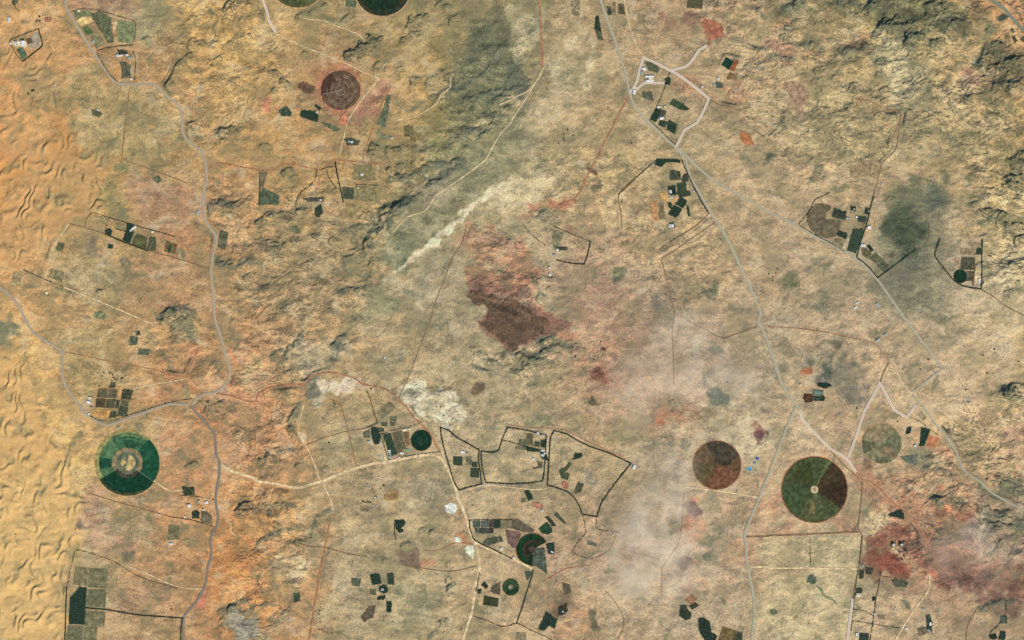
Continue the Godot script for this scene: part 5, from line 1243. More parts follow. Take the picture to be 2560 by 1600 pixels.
	grove(110, 112, 88, 2.6, .8, 1, 0, "bush", "lower right grey square plot under the tilted striped orchard", [975.5,1055.3,989.2,1055.3,986.6,1064.6,974.7,1064.6])
	grove(36, 54, 40, 2.3, 1.2, 1, 10, "dense", "dark ragged palm grove west of the central dark circle farm", [928.4,1067.2,944.3,1069.9,952.2,1091,948.2,1109.5,936.3,1110.9,928.4,1085.7])
	grove(90, 96, 76, 2.8, 1, 0.7, 10, "palm", "greyer grove beside the dark ragged palms", [944.3,1068.5,960.1,1069.9,961.5,1079.1,948.2,1080.4])
	grove(110, 110, 88, 3, .9, 0.6, 0, "bush", "loose trees left of the dark ragged palms", [907.2,1080.4,925.7,1072.5,925.7,1093.7,908.5,1095])
	grove(52, 66, 50, 2.3, 1.1, 1, -15, "palm", "left dark palm strip of the central dark circle farm", [956.2,1085.7,977.3,1083.1,993.2,1136,973.4,1143.9,965.4,1112.2])
	grove(140, 120, 88, 2.6, .95, 1, -15, "palm", "right lighter palm strip of the central dark circle farm", [980,1081.8,1003.8,1077.8,1015.7,1120.1,994.5,1134.7])
	grove(70, 76, 56, 3, 1, 1, 0, "palm", "small square palm block in the first hedged enclosure", [1132.6,1140.8,1155.9,1141.3,1155.9,1164.6,1133.4,1162.5])
	grove(120, 116, 86, 3, .8, 0.8, 0, "bush", "grey green strip between the palm blocks of the first enclosure", [1163.9,1141.3,1179.7,1141.3,1177.1,1162.5,1165.2,1162.5])
	grove(90, 88, 66, 2.6, 1, 1, 0, "palm", "upper right palm block of the first hedged enclosure", [1179.7,1155.1,1194.3,1155.8,1194.3,1167.8,1179.7,1167.8])
	grove(80, 84, 64, 2.6, 1, 1, 0, "palm", "lower right palm block of the first hedged enclosure", [1177.1,1170.4,1198.2,1170.4,1198.2,1194.2,1176.6,1192.9])
	grove(135, 118, 84, 3, .9, 1, 0, "palm", "narrow striped block in the pen of the second enclosure", [1315.7,1083.1,1332.9,1085.7,1334.2,1116.2,1315.7,1112.2])
	grove(130, 122, 90, 3, .8, 1, 0, "palm", "small square block in the pen of the second enclosure", [1297.2,1097.6,1314.4,1099,1314.4,1113.5,1295.9,1109.5])
	grove(34, 56, 40, 2.3, 1.2, 1, 0, "dense", "dark square grove in the pen of the second enclosure", [1352.8,1101.6,1364.7,1099,1364.7,1118.8,1350.1,1118.8])
	grove(90, 90, 66, 2.6, 1, 0.9, 0, "palm", "brown green block beside the dark square grove of the second enclosure", [1336.9,1102.9,1350.1,1104.3,1348.8,1118.8,1335.6,1116.2])
	grove(34, 52, 38, 2.3, 1.2, 1, 5, "dense", "long black green strip under the cross hedge of the second enclosure", [1315.7,1116.2,1348.8,1124.1,1347.5,1129.4,1315.7,1126.7])
	grove(160, 142, 104, 3, .9, 1, 0, "palm", "pale striped block left of the black green strip", [1290.1,1114.8,1314.4,1116.2,1314.4,1125.4,1289.3,1124.1])
	grove(60, 66, 52, 2.4, 1.1, 0.8, 0, "dense", "dark trees round the farmhouses of the second enclosure", [1348.8,1125.4,1364.7,1126.7,1371.3,1151.9,1354.1,1146.6])
	grove(110, 100, 76, 3, 1, 0.7, 0, "palm", "loose trees behind the white cottage in the second enclosure", [1343.5,1153.2,1356.7,1155.8,1354.1,1170.4,1332.9,1173,1331.6,1167.8,1344.8,1166.4])
	grove(34, 52, 38, 2.3, 1.2, 1, 0, "dense", "black grove on the top of the third hedged enclosure", [1438.7,1133.4,1455.9,1133.4,1454.6,1143.9,1430.8,1149.2])
	grove(90, 90, 62, 2.8, 1, 0.8, -30, "palm", "long loose grove in the middle of the third hedged enclosure", [1421.5,1154.5,1430.8,1159.8,1412.3,1181,1424.2,1183.6,1420.2,1200,1404.3,1196.9,1396.4,1178.3,1404.3,1169.1,1412.3,1170.4])
	grove(100, 92, 66, 2.8, 1, 0.9, 20, "palm", "tilted palm block at the foot of the third hedged enclosure", [1444,1204,1461.2,1210.6,1452,1230.4,1433.5,1233.1])
	grove(110, 112, 84, 3, .9, 0.9, 0, "dense", "dark bar shaped plot under the pale huts", [904.6,1250.8,927.1,1254.2,927.1,1258.7,904.6,1255.6])
	grove(150, 132, 96, 3.2, .8, 0.9, 0, "palm", "pale striped plot under the bar shaped plot", [901.9,1266.1,927.1,1267.5,925.7,1279.4,901.4,1278])
	grove(24, 42, 34, 2.3, 1.25, 1, 0, "dense", "black green heart shaped grove on the lower central plain", [987.9,1300.5,1010.4,1300,1014.4,1308.5,1002.5,1320.4,1010.4,1327,999.8,1332.3,990.6,1324.3])
	grove(26, 44, 36, 2.2, 1.25, 1, -6, "dense", "black square palm block above the round grove", [925.7,1436.8,948.2,1434.1,953.5,1459.3,931,1462.5])
	grove(70, 66, 56, 2.4, 1.1, 1, -4, "palm", "dark upright palm block right of the black square block", [968.1,1434.1,983.9,1432.8,986.1,1461.9,970.7,1460.6])
	grove(34, 52, 40, 2.2, 1.2, 1, 0, "dense", "round dark grove ringed with trees", [948.2,1467.2,957.5,1461.9,969.4,1467.2,970.2,1477.8,958.8,1483.6,948.2,1477.8])
	grove(40, 56, 42, 2.3, 1.2, 0.9, 0, "dense", "low dark grove beneath the round ringed grove", [942.9,1492.4,962.8,1488.4,961.5,1497.6,944.3,1500.3])
	grove(24, 42, 34, 2.2, 1.25, 1, 0, "dense", "black upright block south of the round ringed grove", [967.5,1504.3,978.7,1504.8,978.7,1530.2,967,1530.2])
	grove(110, 110, 84, 2.8, .9, 0.9, 0, "palm", "grey green square plot left of the round ringed grove", [879.4,1444.7,903.2,1446.1,900.6,1465.9,879.4,1464.6])
	grove(120, 116, 88, 2.8, .9, 0.9, 0, "palm", "small grey plot touching the round ringed grove", [925.2,1473.8,940.3,1473.8,940.3,1487.1,925.2,1487.1])
	grove(105, 90, 74, 3, .9, 0.6, 0, "bush", "brown thicket under the lower plain plots", [921.8,1514.8,939,1513.5,933.7,1543.9,909.9,1554.5,900.6,1543.9])
	grove(190, 160, 118, 3.4, .6, 0.8, 0, "bush", "faint rows of seedlings beside the pinkish track", [843.7,1324.3,867.5,1325.7,866.2,1342.9,839.8,1340.2])
	grove(70, 82, 66, 2.6, .9, 0.9, 0, "bush", "faint blue green pool of shrubs in the lower left plain", [733.9,1483.1,748.5,1481.8,751.1,1501.6,735.2,1506.9])
	grove(40, 60, 44, 2.4, 1.1, 1, 0, "dense", "dark second plot in the rows of small plots by the sand road", [1235.3,1300,1251.2,1300,1250.6,1320.4,1235.3,1320.4])
	grove(150, 132, 100, 3, .8, 1, 0, "palm", "palm grid at the right end of the small plots", [1252.5,1300,1280,1300,1284,1300.5,1282.6,1321.7,1253.8,1321.7])
	grove(135, 112, 88, 2.6, .8, 1, 0, "palm", "tilted grey palm field over the green crescent circle", [1280,1299.2,1295.9,1297.9,1336.9,1324.3,1332.9,1332.3,1295.9,1327,1280,1321.7])
	grove(100, 96, 76, 2.8, .9, 0.8, 30, "palm", "grey olive grove below the small plots", [1206.2,1358.7,1216.8,1345.5,1253.8,1340.2,1257.8,1353.5,1237.9,1358.7,1222.1,1364])
	grove(45, 64, 48, 2.4, 1.1, 1, 0, "dense", "dark green slab north of the red walled ruin", [1310.4,1227.8,1322.3,1225.1,1334.2,1246.3,1321,1251.6])
	grove(110, 108, 78, 3, .9, 0.6, 0, "bush", "dark thicket beside the dark green slab", [1303.8,1245,1314.4,1243.7,1313.1,1256.9,1301.2,1255.6])
	grove(62, 66, 56, 2.4, 1, 0.9, 0, "dense", "black tilted planks of trees east of the red walled ruin", [1363.3,1292.6,1372.6,1291.3,1391.1,1313.8,1380.5,1316.4])
	grove(90, 92, 72, 2.6, 1, 0.9, 40, "palm", "thin tilted palm strip east of the red walled ruin", [1384.5,1287.3,1392.4,1280.7,1416.3,1308.5,1412.3,1311.1])
	grove(100, 104, 86, 2.8, 1, 0.8, 0, "palm", "grey wooded triangle inside the green crescent circle", [1335.6,1369.3,1362,1369.3,1368.6,1435.5,1356.7,1427.5,1330.3,1409])
	grove(60, 66, 56, 2.6, 1, 0.7, 0, "dense", "dark smudge of trees right of the green crescent circle", [1364.7,1358.7,1385.8,1356.1,1385.8,1385.2,1370,1385.2])
	grove(80, 90, 74, 3, 1, 0.9, 0, "bush", "small tilted grove under the green crescent circle", [1311.7,1426.2,1331.6,1430.2,1321,1450,1314.4,1446.1])
	grove(45, 52, 48, 2.4, 1.1, 0.9, 30, "dense", "dark ruins and trees left of the small green circle by the sand road", [1203.5,1460.6,1211.5,1454,1222.1,1464.6,1214.1,1472.5])
	grove(30, 44, 38, 2.3, 1.2, 1, 0, "dense", "small black garden left of the small green circle by the sand road", [1194.3,1473.8,1203.5,1473.8,1202.2,1483.1,1194.3,1484.4])
	grove(100, 86, 70, 3, .9, 0.6, 0, "bush", "brown patch of shrubs touching the small green circle by the sand road", [1228.7,1467.2,1251.2,1454,1251.2,1488.4,1226,1480.4])
	grove(26, 46, 38, 2.2, 1.25, 1, 8, "dense", "large black green tilted block at the bottom centre right", [1364.7,1530.7,1376.6,1536,1385.8,1546.6,1393.8,1547.9,1385.8,1571.7,1372.6,1563.8,1359.4,1577,1346.1,1573])
	grove(70, 60, 50, 2.6, 1, 0.9, 0, "dense", "charred brown thicket above the large black green block", [1396.4,1517.5,1417.6,1508.2,1418.9,1528.1,1407,1538.7,1396.4,1537.3])
	grove(100, 88, 70, 3, .9, 0.6, 0, "bush", "brown green thicket beside the orange bare mound", [1404.3,1456.6,1422.9,1459.3,1428.2,1480.4,1412.3,1488.4])
	grove(150, 130, 98, 3.2, .9, 0.7, 0, "bush", "pale thicket corner near the bottom edge", [1290.6,1581,1314.4,1581,1313.1,1604.8,1287.9,1604.8])
	grove(60, 66, 50, 2.5, 1.1, 0.7, 0, "dense", "ragged dark grove with white gaps at the bottom right of centre", [1700.7,1512.2,1716.5,1512.2,1720.5,1526.7,1728.4,1530.7,1727.1,1546.6,1713.9,1550.6,1698,1538.7])
	grove(50, 54, 44, 2.4, 1.1, 0.9, 0, "dense", "ragged black grove at the bottom edge left of the grey road", [1745.6,1546.6,1758.9,1543.9,1774.7,1554.5,1778.7,1581,1793.3,1588.9,1788,1602.1,1764.2,1604.8,1748.3,1578.3])
	grove(90, 86, 66, 2.6, 1, 0.8, 0, "dense", "dark grove corner touching the grey road at the bottom edge", [1838.2,1578.3,1855.4,1581,1854.1,1604.8,1830.3,1604.8])
	grove(30, 48, 40, 2.2, 1.2, 1, 0, "dense", "dark upright grove right of the faded crop circle", [2267.9,1069.9,2278.5,1065.9,2275.8,1083.1,2263.9,1085.7])
	grove(40, 52, 44, 2.3, 1.2, 1, 15, "dense", "long dark grove running down to the white hut right of the faded circle", [2303.6,1067.2,2326.1,1075.2,2318.2,1093.7,2310.2,1114.8,2297,1114.8,2301,1096.3])
	grove(110, 112, 94, 3, .9, 0.5, 0, "bush", "grey scrub patch southeast of the faded crop circle", [2250.7,1141.3,2293,1136,2290.4,1162.5,2261.3,1154.5])
	grove(178, 150, 114, 3.4, .8, 1, -25, "palm", "tilted grid of palms by the short white road spur", [2301,1024.9,2316.9,1043.4,2307.6,1052.7,2294.4,1038.1])
	grove(36, 54, 48, 2.3, 1.1, 0.9, 0, "dense", "dark ragged trees above the striped shed", [2041.7,957.4,2066.8,956.1,2081.4,964,2062.9,972,2044.3,965.4])
	grove(58, 74, 64, 2.6, 1, 0.9, 0, "palm", "grey green plot under the striped shed", [2033.8,989.2,2054.9,990.5,2053.6,1002.4,2032.4,1002.4])
	grove(30, 46, 40, 2.3, 1.2, 1, 0, "dense", "small black grove right of the grey green plot", [2054.9,989.2,2062.3,990.5,2060.8,1002.4,2053.6,1002.4])
	grove(50, 58, 46, 2.5, 1.1, 0.9, 0, "dense", "dark ragged grove in the red flats at the lower right", [2240.1,1276.7,2252,1272.8,2260,1284.7,2258.7,1299.2,2237.5,1291.3,2221.6,1291.3,2221.6,1286])
	grove(80, 70, 56, 2.8, 1, 0.8, 0, "dense", "dark brown green plot beside the boundary lane", [2148.9,1424.9,2160.8,1423.6,2158.1,1447.4,2147.5,1446.1])
	grove(85, 75, 58, 2.8, 1, 0.8, 0, "dense", "second dark plot beside the boundary lane", [2164.7,1418.3,2184.6,1419.6,2180.6,1435.5,2163.4,1435.5])
	grove(95, 92, 72, 2.8, .8, 0.9, 0, "bush", "dark green tilled strip right of the strip farms", [2226.9,1448.7,2253.4,1447.4,2270.6,1455.3,2266.6,1467.2,2237.5,1467.2])
	grove(80, 74, 58, 2.6, 1, 0.8, 0, "dense", "dark wood behind the dark walled house", [2140.9,1469.9,2154.1,1469.9,2155.5,1483.1,2139.6,1483.1])
	grove(44, 56, 48, 2.4, 1.1, 0.9, 0, "dense", "dark round clump of trees in the strip farms", [2180.6,1492.4,2189.9,1491,2189.9,1501.6,2180.6,1501.6])
	grove(70, 72, 60, 2.6, 1, 1, 5, "palm", "dark orchard rectangle at the bottom of the strip farms", [2148.9,1582.3,2172.7,1583.6,2170,1607.4,2147.5,1607.4])
	grove(150, 128, 98, 3, .8, 0.7, 0, "bush", "grey patch of shrubs in the middle of the strip farms", [2195.2,1536,2213.7,1537.3,2212.4,1547.9,2193.8,1546.6])
	grove(120, 104, 80, 3, .9, 0.7, 0, "bush", "scrubby field beside the white roofed farm at lower right", [2293,1570.4,2316.9,1565.1,2322.1,1581,2295.7,1591.6])
	grove(70, 78, 66, 2.6, 1, 0.7, 0, "dense", "dark trees round the white roofed farm at lower right", [2314.2,1536,2324.8,1536,2331.4,1557.2,2328.8,1581,2316.9,1570.4])
	grove(34, 50, 44, 2.3, 1.2, 0.9, 0, "dense", "black grove at the foot of the dark farm in the lower right corner", [2473,1586.3,2488.8,1583.6,2494.1,1594.2,2483.5,1600,2474.3,1595.5])
	grove(50, 62, 54, 2.4, 1.1, 0.9, 0, "dense", "dark ragged grove of the farm in the lower right corner", [2499.4,1578.3,2514,1578.3,2512.6,1600,2496.8,1600])
	grove(80, 84, 70, 2.8, 1, 0.6, 0, "bush", "scattered trees at the north of the lower right corner farm", [2502.1,1538.7,2517.9,1538.7,2517.9,1559.8,2499.4,1557.2])
	grove(90, 94, 74, 2.8, .8, 0.9, -35, "palm", "tilted olive plot under the top right highway", [2492.8,45,2510,33.1,2523.2,42.3,2500.7,54.2])
	grove(130, 120, 90, 3, .8, 0.8, -35, "palm", "second tilted olive plot under the top right highway", [2524.5,74.1,2531.2,68.8,2539.1,79.4,2531.2,83.3])
	grove(85, 92, 72, 2.8, .8, 0.9, -35, "palm", "dark tilted olive plot at the right edge under the highway", [2529.8,92.6,2536.5,88.6,2544.4,100.5,2537.8,109.8])
	grove(85, 92, 72, 2.8, .8, 0.9, -35, "palm", "last tilted olive plot cut by the right edge under the highway", [2549.7,97.9,2560,90,2568.2,97.9,2560,105.8])

func survey_fields():
	plot(92, 110, 72, .8, "crop plot", "dark green tilted plot beside the west road", [205,70.1,219.6,64.8,235.5,82,216.9,90])
	plot(222, 183, 126, .2, "bare plot", "bare sandy plot beside the west road", [190.5,52.9,206.4,42.3,224.9,41,235.5,52.9,203.7,64.8])
	plot(224, 186, 140, .2, "bare plot", "tan clearing inside the wedge shaped palm grove", [281.8,54.2,292.4,52.9,289.7,68.8,283.1,79.4])
	plot(98, 78, 60, .3, "bare plot", "square brown plot inside the walled top left farm", [64.8,97.9,76.7,94.7,83.3,105.8,70.1,111.6])
	plot(60, 80, 62, 1, "crop plot", "pair of tiny green beds inside the walled top left farm", [48.9,99.2,59.5,95.8,62.2,101.9,51.6,105.3])
	plot(214, 196, 168, .2, "farmyard", "pale trampled yard of the walled top left farm", [29.1,104.5,47.6,101.9,66.1,104.5,66.1,119.1,47.6,116.4,34.4,113.8])
	plot(168, 115, 94, .2, "pen", "reddish pen beside the small dark trees at top left", [113.8,43.7,128.3,42.3,125.7,54.2,113.8,54.2])
	plot(132, 120, 86, .3, "bare plot", "left olive brown square of the long strip farm", [291,556.1,314.8,561.9,312.2,579.9,289.7,573.3])
	plot(92, 94, 64, .4, "bare plot", "large brown square in the middle of the long strip farm", [341.3,582.6,369.1,594.5,365.1,623.6,328.1,609])
	plot(102, 86, 60, .3, "bare plot", "brown plot at the east end of the long strip farm", [415.9,601.1,443.2,611.7,436.5,634.1,410.1,628.9])
	plot(52, 74, 48, 1, "crop plot", "narrow green bed inside the brown eastern plot of the long strip farm", [424.6,610.3,429.9,611.7,424.6,632.3,419.3,630.2])
	plot(40, 60, 44, 1.2, "crop plot", "little dark green rectangle right of the purple stain", [269.9,609.8,283.1,611.7,281,621.7,268.5,620.1])
	plot(96, 90, 70, .3, "crop plot", "upper left grey square of the patchwork farm", [246.1,971.4,270.4,972.5,267.2,995.3,241.3,993.7])
	plot(102, 96, 76, .3, "crop plot", "upper middle grey square of the patchwork farm", [272,972.5,294.2,974.1,293.1,996.3,268.5,995.3])
	plot(82, 74, 56, .3, "crop plot", "lower left dark square of the patchwork farm", [241.3,995.8,264.6,996.8,262.5,1019.6,238.1,1018.3])
	plot(84, 82, 62, .3, "crop plot", "lower middle dark square of the patchwork farm", [266.2,997.4,288.9,998.4,285.7,1020.1,264,1019.6])
	plot(74, 72, 56, .3, "crop plot", "lower right dark strip of the patchwork farm", [290.5,999,300,1000,296.3,1021.2,287.3,1020.7])
	plot(92, 86, 68, .3, "crop plot", "small dark square over the patchwork farm", [276.5,955.6,289.7,956.1,288.4,970.6,272.5,970.6])
	plot(189, 143, 88, .2, "bare plot", "left ochre strip at the foot of the patchwork farm", [236.8,1024.4,250,1024.9,247.4,1046.1,228.9,1036.8])
	plot(185, 139, 86, .2, "bare plot", "right ochre strip at the foot of the patchwork farm", [252.7,1024.9,275.2,1025.4,273.8,1044.7,250,1046.1])
	plot(193, 129, 99, .2, "pen", "small red pen south of the ringed brown circle", [853,287.1,868.9,288.9,867.5,310.9,849,312.2])
	plot(86, 84, 60, .6, "crop plot", "dark olive rectangle touching the top edge", [1719.2,-5.3,1757.6,-5.3,1756.2,22.5,1716.5,19.8])
	plot(26, 60, 46, 1.2, "crop plot", "dark green diamond field in the rocky northeast", [1815.8,142.9,1834.3,153.5,1822.4,174.6,1803.9,162.7])
	plot(139, 88, 61, .2, "bare plot", "red brown strip beside the dark green diamond", [1835.6,148.2,1847.5,150.8,1835.6,179.9,1823.7,174.6])
	plot(122, 98, 70, .3, "bare plot", "brown square below the dark green diamond", [1825,179.9,1843.5,190.5,1840.9,198.4,1815.8,198.4])
	plot(64, 78, 58, .5, "crop plot", "grey green slab in the middle of the loop farm", [1683.5,246.1,1703.3,258,1695.4,272.5,1674.2,260.6])
	plot(48, 66, 50, .6, "crop plot", "darker half of the slab in the middle of the loop farm", [1704.1,258.5,1724.5,272.5,1716.5,276.5,1696.2,273])
	plot(185, 139, 94, .2, "bare plot", "orange strip field west of the roadside farm below the fork", [1626.6,504.5,1642.5,503.2,1645.1,553.5,1631.9,548.2])
	plot(199, 153, 97, .2, "bare plot", "small orange square above the orange strip field", [1650.4,482,1665,480.7,1666.3,503.2,1653,501.9])
	plot(205, 166, 116, .2, "farmyard", "sandy yard between the white shed and the tilted blocks", [1679.5,496.6,1695.4,492.6,1698,500.5,1684.8,511.1,1676.9,505.8])
	plot(200, 168, 125, .2, "farmyard", "sandy yard of the grey circle farm", [2068.2,537.6,2081.4,527,2080.1,544.2,2114.5,550.8,2131.7,550.8,2134.3,572,2117.1,574.6,2102.6,572,2105.2,550.8,2068.2,548.2])
	plot(196, 176, 138, .2, "crop plot", "small pale square over the grey crop circle", [2054.4,495.2,2068.7,494.7,2069.5,507.2,2055.5,507.2])
	plot(120, 86, 62, .2, "bare plot", "narrow brown strip on the right of the walled eastern farm", [2437.2,660.6,2439.9,660.6,2434.6,713.5,2429.3,712.2])
	plot(120, 100, 76, .3, "bare plot", "dusky plot between the palms and the central dark circle", [1006.4,1081.8,1022.3,1079.1,1026.3,1112.2,1017,1114.8])
	plot(195, 152, 130, .2, "farmyard", "pink yard at the foot of the central dark circle farm", [983.9,1137.3,993.2,1136.5,993.2,1145.3,983.9,1146.6])
	plot(78, 88, 82, .2, "crop plot", "first grey square of the small plots by the sand road", [1181.1,1303.7,1200.9,1301.9,1200.9,1318.5,1183.7,1318.5])
	plot(84, 94, 88, .2, "crop plot", "second grey square of the small plots by the sand road", [1202,1301.9,1222.1,1301.1,1221.5,1318.5,1202,1318.5])
	plot(66, 62, 62, .2, "crop plot", "dark third square of the small plots by the sand road", [1223.1,1301.1,1234.2,1301.1,1234.2,1318,1222.6,1318])
	plot(80, 86, 80, .2, "crop plot", "lower first square of the small plots by the sand road", [1185,1320.1,1195.1,1320.1,1195.6,1333.6,1189.8,1332.8])
	plot(70, 72, 66, .2, "crop plot", "lower second square of the small plots by the sand road", [1196.4,1320.1,1219.9,1320.1,1219.9,1333.6,1196.9,1333.9])
	plot(62, 56, 56, .2, "crop plot", "lower third square of the small plots by the sand road", [1221.3,1319.9,1234.2,1319.6,1234.2,1332.8,1221,1333.3])
	plot(116, 92, 86, .2, "bare plot", "purple fallow field left of the green crescent circle", [1263.1,1323.8,1280,1327,1298.5,1329.6,1303.8,1334.9,1295.9,1350.8,1291.9,1369.3,1280,1369.3,1275,1361.4,1269.7,1358.7])
	plot(46, 72, 52, 1, "crop plot", "dark green blade shaped field over the green crescent circle", [1346.1,1321.7,1367.3,1304.5,1377.9,1316.4,1381.9,1329.6,1370,1336.3,1354.1,1333.6])
	plot(60, 64, 46, .5, "crop plot", "dark olive slab south of the small green circle by the sand road", [1210.2,1488.4,1247.2,1496.3,1244.5,1517.5,1207.5,1512.2])
	plot(140, 104, 74, .2, "bare plot", "brown square over the dark square at the bottom right of centre", [1728.4,1484.4,1744.3,1496.3,1727.1,1510.9,1711.3,1501.6])
	plot(38, 54, 36, .8, "crop plot", "dark green square under the brown square at the bottom right of centre", [1739,1505.6,1748.3,1513.5,1729.8,1524.1,1721.8,1514.8])
	plot(112, 96, 64, .3, "bare plot", "large brown field touching the bottom edge left of the grey road", [1806.5,1565.1,1843.5,1578.3,1836.9,1604.8,1793.3,1604.8])
	plot(100, 108, 92, .4, "crop plot", "grey green rectangle in the lower crescent pasture", [1467.8,1350.8,1491.7,1358.7,1493,1366.7,1467.8,1361.4])
	plot(78, 58, 44, .3, "bare plot", "brown pond bed square left of the striped shed", [2010,983.9,2032.4,985.2,2031.1,1005,2013.9,1006.9,2007.3,995.8])
	plot(184, 127, 91, .2, "bare plot", "orange triangular field right of the long dark grove", [2320.8,1087.1,2351.3,1096.3,2340.7,1117.5,2314.2,1116.2])
	plot(178, 119, 87, .2, "pond bed", "small red clay pan north of the striped shed", [2002,925.7,2015.2,919.1,2031.1,919.1,2029.8,932.3,2017.9,937,2002,934.9])
	plot(174, 115, 77, .2, "pond bed", "bright orange clay pan right of the white road loop", [1851.5,332,1864.7,330.7,1877.9,343.9,1883.2,362.5,1864.7,361.1,1851.5,349.2])
	plot(162, 106, 83, .2, "pond bed", "round red clay pan in the north beside the rocky ground", [1756.2,52.9,1774.7,48.9,1798.6,58.2,1809.1,74.1,1805.2,90,1782.7,99.2,1772.1,97.9,1774.7,82,1753.6,63.5])
	plot(150, 122, 82, .2, "pond bed", "brown mud pond under the central sand road", [961.5,1237,973.4,1227.8,991.9,1223.8,998.5,1229.1,994.5,1247.6,976,1251.6,960.1,1247.6])
	plot(160, 132, 108, .2, "pond bed", "long mauve clay pan in the stony northeast", [1962.3,206.4,1988.8,205,2012.6,219.6,2023.2,238.1,2017.9,248.7,2007.3,259.3,2008.6,285.7,2002,292.4,1983.5,269.9,1975.6,254,1972.9,232.8,1957,219.6])
	plot(240, 228, 205, .3, "spoil heap", "white chalk ring heap beside the central sand road", [1113.6,1263.5,1124.2,1257.7,1137.4,1259.5,1143.2,1270.1,1137.4,1282,1126.8,1285.2,1114.9,1278])
	plot(236, 222, 196, .3, "spoil heap", "small white chalk heap by the red curved track", [1136.1,1344.2,1145.3,1342.9,1153.3,1348.2,1151.9,1357.4,1140,1353.5])
	plot(232, 218, 190, .3, "spoil heap", "large white chalk heap where the sand roads meet", [1162.5,1369.3,1179.7,1363.5,1186.3,1369.3,1185,1385.2,1182.4,1395.8,1174.4,1390.5,1166.5,1382.6])
	plot(108, 98, 78, .3, "crop plot", "large grey brown partial crop circle by the eastern road", [2054.9,508.5,2076.1,513.8,2078.7,520.4,2065.5,532.3,2064.2,548.2,2102.6,550.8,2102.6,558.7,2097.3,579.9,2089.3,590.5,2065.5,597.1,2041.7,587.8,2025.8,573.3,2018.4,556.1,2017.9,537.6,2025.8,521.7,2039.1,511.1])
	plot(173, 109, 91, .2, "pen", "reddish round pen at the foot of the third hedged enclosure", [1405.7,1205.3,1412.3,1204,1420.2,1209.3,1417.6,1221.2,1408.3,1218.5])
	plot(178, 125, 100, .2, "pen", "red walled ruin north of the black planks of trees", [1331.6,1256.9,1343.5,1255.6,1359.4,1264.8,1356.7,1268.8,1343.5,1270.1,1332.9,1266.1])

